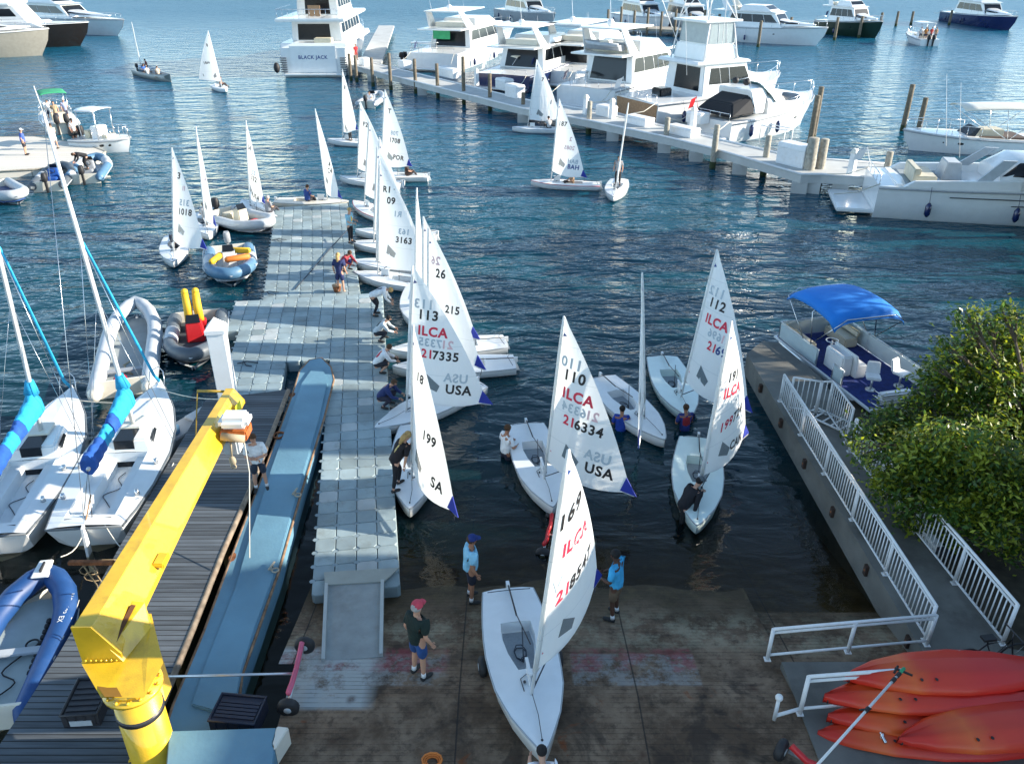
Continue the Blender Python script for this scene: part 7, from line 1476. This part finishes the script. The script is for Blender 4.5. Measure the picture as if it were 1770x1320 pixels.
rb, *_ = rib('grey-blue inflatable boat with yellow bag moored at the corner of the platform', (176, 268), (138, 318), M_steelblue, M_lgray, .28, 2.4, L=5.2, console=M_gray, patches=[(3, 6, M_lgray)])
on_boat(rb, 1.2, 0, .6, 'person in black bending over the engines of the grey-blue inflatable', 120, 'bend', top=(.012, .012, .015), legs=(.012, .012, .015), pants='long', sleeves='long')
rib('navy and grey inflatable boat with two outboards beside the floating platform', (112, 290), (82, 322), M_dgray, M_gray, .26, 2.2, L=4.6, console=M_blue, patches=[(2, 4, M_lgray)])
rib('white inflatable boat cut by the left edge below the floating platform', (36, 348), (-14, 318), M_lgray, M_navyt, .28, 2.2, L=4.6)
rw, *_ = rib('white and grey inflatable boat beside the pier with its bow under the yacht', (664, 160), (625, 186), M_lgray, M_white, .25, 2.1, L=5.0, console=M_white)
on_boat(rw, 1.6, .1, .3, 'person in white sitting in the inflatable boat by the pier', 180, 'sit', top=(.7, .7, .7), legs=(.5, .5, .5))
person('person in a red top standing at the left end of the pier', W(616, 104, ZP), R(-60), 'stand', top=(.5, .03, .04), legs=(.4, .06, .04), skin='tan', hair='black')

# rope lying across the floating dock
t = tag(build((lambda q: (q.path([W(510, 500, ZF+.03), W(545, 460, ZF+.03), W(575, 425, ZF+.03), W(600, 398, ZF+.4)], .022, 6), q)[1])(MB()), 'dock_line', M_roped), 'dark line pulled tight diagonally across the floating dock', 'rope')
for k, (x, y, lb) in enumerate([(410, 628, 'short dark mooring line on the left leg of the floating dock'), (470, 415, 'short dark line at the left edge of the floating dock'), (452, 506, 'small dark line near the step in the floating dock')]):
    p = W(x, y, ZF+.02); tag(build((lambda q: (q.path([p, p+Vector((.3, .12, .02)), p+Vector((.7, .05, 0))], .018, 5), q.path([p+Vector((.2, .1, .01)), p+Vector((.35, -.15, 0)), p+Vector((.55, -.2, 0))], .018, 5), q)[-1])(MB()), 'dock_line', M_roped), lb, 'rope')

# ------------------------------------------------------------------ trees
def leaf_mat():
    m, nt, b = nmat('leaf'); N = nt.nodes; L = nt.links
    at = N.new('ShaderNodeAttribute'); at.attribute_name = 'col'; L.new(at.outputs['Color'], b.inputs['Base Color']); b.inputs['Roughness'].default_value = .38
    tr = N.new('ShaderNodeBsdfTranslucent'); vm = N.new('ShaderNodeVectorMath'); vm.operation = 'MULTIPLY'; vm.inputs[1].default_value = (1.5, 1.5, .7); L.new(at.outputs['Color'], vm.inputs[0]); L.new(vm.outputs[0], tr.inputs[0])
    mx = N.new('ShaderNodeMixShader'); mx.inputs[0].default_value = .35; L.new(b.outputs[0], mx.inputs[1]); L.new(tr.outputs[0], mx.inputs[2]); L.new(mx.outputs[0], N['Material Output'].inputs[0])
    return m
M_leaf = leaf_mat(); M_bark = mat('bark', (.11, .085, .06), .9, var=.3, scale=8, bump=.6, bscale=20)
def tree(label, base, blobs, nleaf, leaf=.13, seed=1, group=None, trunk_r=.16):
    rg = random.Random(seed); t = thing('tree', label, 'tree', base, 0, group); B0 = Vector(base)
    q = MB(); top = Vector((0, 0, 1.4)); q.path([(0, 0, -.5), (.05, .02, .6), tuple(top)], [trunk_r*1.3, trunk_r, trunk_r*.8], 9)
    for c, r in blobs:
        e = Vector(c)-B0; m_ = top.lerp(e, .5)+Vector((rg.uniform(-.3, .3), rg.uniform(-.3, .3), .25)); q.path([tuple(top), tuple(m_), tuple(e)], [trunk_r*.55, trunk_r*.35, trunk_r*.1], 6)
        for k in range(4):
            d = Vector((rg.gauss(0, 1), rg.gauss(0, 1), rg.gauss(0, .8))).normalized(); q.path([tuple(m_.lerp(e, .6)), tuple(e+d*r*.75)], [trunk_r*.2, .015], 5)
    build(q, 'trunk', M_bark, t)
    f = MB(); tot = sum(r**2 for c, r in blobs)
    for c, r in blobs:
        c = Vector(c)-B0; n = int(nleaf*r*r/tot/14)
        for k in range(n):
            d = Vector((rg.gauss(0, 1), rg.gauss(0, 1), rg.gauss(0, 1))).normalized(); rr = r*(rg.random()**.3)*(1+.32*math.sin(d.x*6+d.z*5+d.y*4))
            cc = c+Vector((d.x*rr, d.y*rr, d.z*rr*.85)); sunlit = rg.random() < (.6 if d.z > .1 else .25); sh = rg.uniform(.4, 1.35)  # more yellow leaves on top: sun on the crown put into the leaf colour
            for l in range(14):
                p = cc+Vector((rg.gauss(0, .16), rg.gauss(0, .16), rg.gauss(0, .13))); s_ = leaf*rg.uniform(.6, 1.25)
                u = Vector((rg.gauss(0, 1), rg.gauss(0, 1), rg.gauss(0, .6))).normalized(); v = u.cross(Vector((rg.gauss(0, .5), rg.gauss(0, .5), 1))).normalized()*.42
                f.cc = tuple(x_*sh for x_ in ((.27, .31, .03) if sunlit else (.07, .14, .025)))
                f.add([p-u*s_*.5, p+v*s_*.5, p+u*s_*.5, p-v*s_*.5], [(0, 1, 2, 3)])
    build(f, 'crown', M_leaf, t, attr=True, fixn=False); return t
mb = MB(); mb.prism([(quay[5][0]+.3, quay[5][1]+6), (quay[5][0]-.6, quay[5][1]+2.2), (quay[6][0], quay[6][1]), (quay[7][0]+.2, quay[7][1]-.4), (30, quay[7][1]-.4), (30, 22)], -3, .3)
tag(build(mb, 'bank', mat('bank_soil', (.06, .05, .035), .95, var=.4, scale=3, bump=.8, bscale=8)), kind='structure')
def TP(px, py, Y):   # spot seen at (px, py) at depth Y
    d = DIR(px, py); return Vector((0, 0, CAM_H))+d*(Y/d.y)
blobs = [(TP(x+(22 if y < 730 else 0)+(14 if x < 1560 else 0), y, Y-(1.4 if y > 770 else .2)), r*.74) for x, y, Y, r in [(1680, 655, 17.5, 1.15), (1740, 620, 18, 1.0), (1760, 720, 17.5, 1.5), (1620, 690, 17.5, .9), (1560, 740, 17.2, .75), (1525, 765, 17, .55), (1500, 742, 17, .33), (1600, 790, 16.8, 1.0), (1680, 790, 16.5, 1.25), (1760, 840, 16, 1.3), (1640, 860, 16, .75), (1560, 840, 16.6, .6), (1510, 830, 16.8, .35), (1700, 900, 15.5, .7), (1650, 600, 18, .42), (1655, 570, 18, .22), (1720, 580, 18.2, .4), (1600, 650, 18, .5), (1585, 870, 16.4, .3), (1800, 700, 18, 1.8), (1830, 860, 16, 1.6), (1615, 615, 18, .25), (1540, 700, 17.3, .3), (1570, 905, 16.6, .22), (1625, 925, 16.4, .35), (1480, 775, 17, .2), (1695, 560, 18.2, .2), (1745, 945, 15.6, .4), (1550, 790, 17, .45)]+[(x, y, 17.4, rnd.uniform(.2, .34)) for x, y in [(1580, 672), (1596, 632), (1618, 596), (1650, 548), (1690, 556), (1722, 542), (1760, 560), (1492, 715), (1470, 752), (1484, 792), (1510, 860)]]+[(x, y, 16.6, rnd.uniform(.22, .36)) for x, y in [(1545, 885), (1590, 915), (1640, 940), (1690, 955)]]]
tree('bushy green tree overhanging the quay fence on the right', (13.4, 17.2, .25), blobs, 56000, .15, 5)

# ------------------------------------------------------------------ unseen building and trees added on the right to shade the basin
t = thing('clubhouse', 'long clubhouse building standing right of the slipway', 'building', (20, 0, .7))
q = MB(); q.block(0, 12, -8, 15, 0, 8.4); q.block(0.3, 12, 15, 20, 0, 4.6); q.block(.0, 12, 20, 23, 0, 9.4); build(q, 'wall', mat('clubhouse_wall', (.45, .4, .33), .85, var=.1, scale=.7), t)  # added shade caster; its low middle wing lets sun reach the quay tree
q = MB(); q.hexa([(-.5, -8.5, 8.4), (12.5, -8.5, 8.4), (12.5, 15.3, 8.4), (-.5, 15.3, 8.4), (2.5, -6, 10.4), (9.5, -6, 10.4), (9.5, 14.5, 10.4), (2.5, 14.5, 10.4)]); q.block(-.3, 12.3, 15.35, 19.55, 4.6, 4.9); q.block(-.4, 12.4, 19.6, 23.4, 9.4, 10.6); build(q, 'roof', mat('clubhouse_roof', (.22, .1, .06), .85, var=.2, scale=3), t)
for k in range(7):
    for zz in (1.2, 4.6): q = MB(); q.block(-.03, .02, -6.5+k*3.3, -4.9+k*3.3, zz, zz+1.6); w_ = build(q, 'window', M_glass, t); q = MB(); q.block(-.08, .02, -6.6+k*3.3, -4.8+k*3.3, zz-.12, zz-.003); build(q, 'sill', M_wpaint, w_)
rg = random.Random(11)
for k in range(7):  # row added out of view for broken shade over the docks
    x, y = 27.6+k*.25+rg.uniform(-.3, 1.0), 24.6+k*2.5; hh = rg.uniform(9.0, 11.8)-(k > 4)*1.5
    bl = [(Vector((x+rg.uniform(-1.4, 1.4), y+rg.uniform(-1.4, 1.4), hh*f)), rg.uniform(1.0, 1.7)) for f in (.35, .5, .65, .8, .95, 1.05)]
    tree(['leafy shade tree nearest the clubhouse right of the basin', 'second shade tree from the clubhouse', 'third shade tree from the clubhouse', 'fourth shade tree in the row right of the basin', 'fifth shade tree in the row right of the basin', 'sixth shade tree in the row right of the basin', 'last shade tree in the row right of the basin'][k], (x, y, .25), bl, 5200, .34, 20+k, 'shade trees right of the basin', .25)
mb = MB(); mb.prism([(30.02, -9), (60, -9), (60, 41), (28, 41), (25.5, 24), (19.5, 24), (19, 14), (30.02, 13)], -3, .68); tag(build(mb, 'shore', mat('shore_ground', (.1, .1, .05), .95, var=.3, scale=2)), kind='structure')
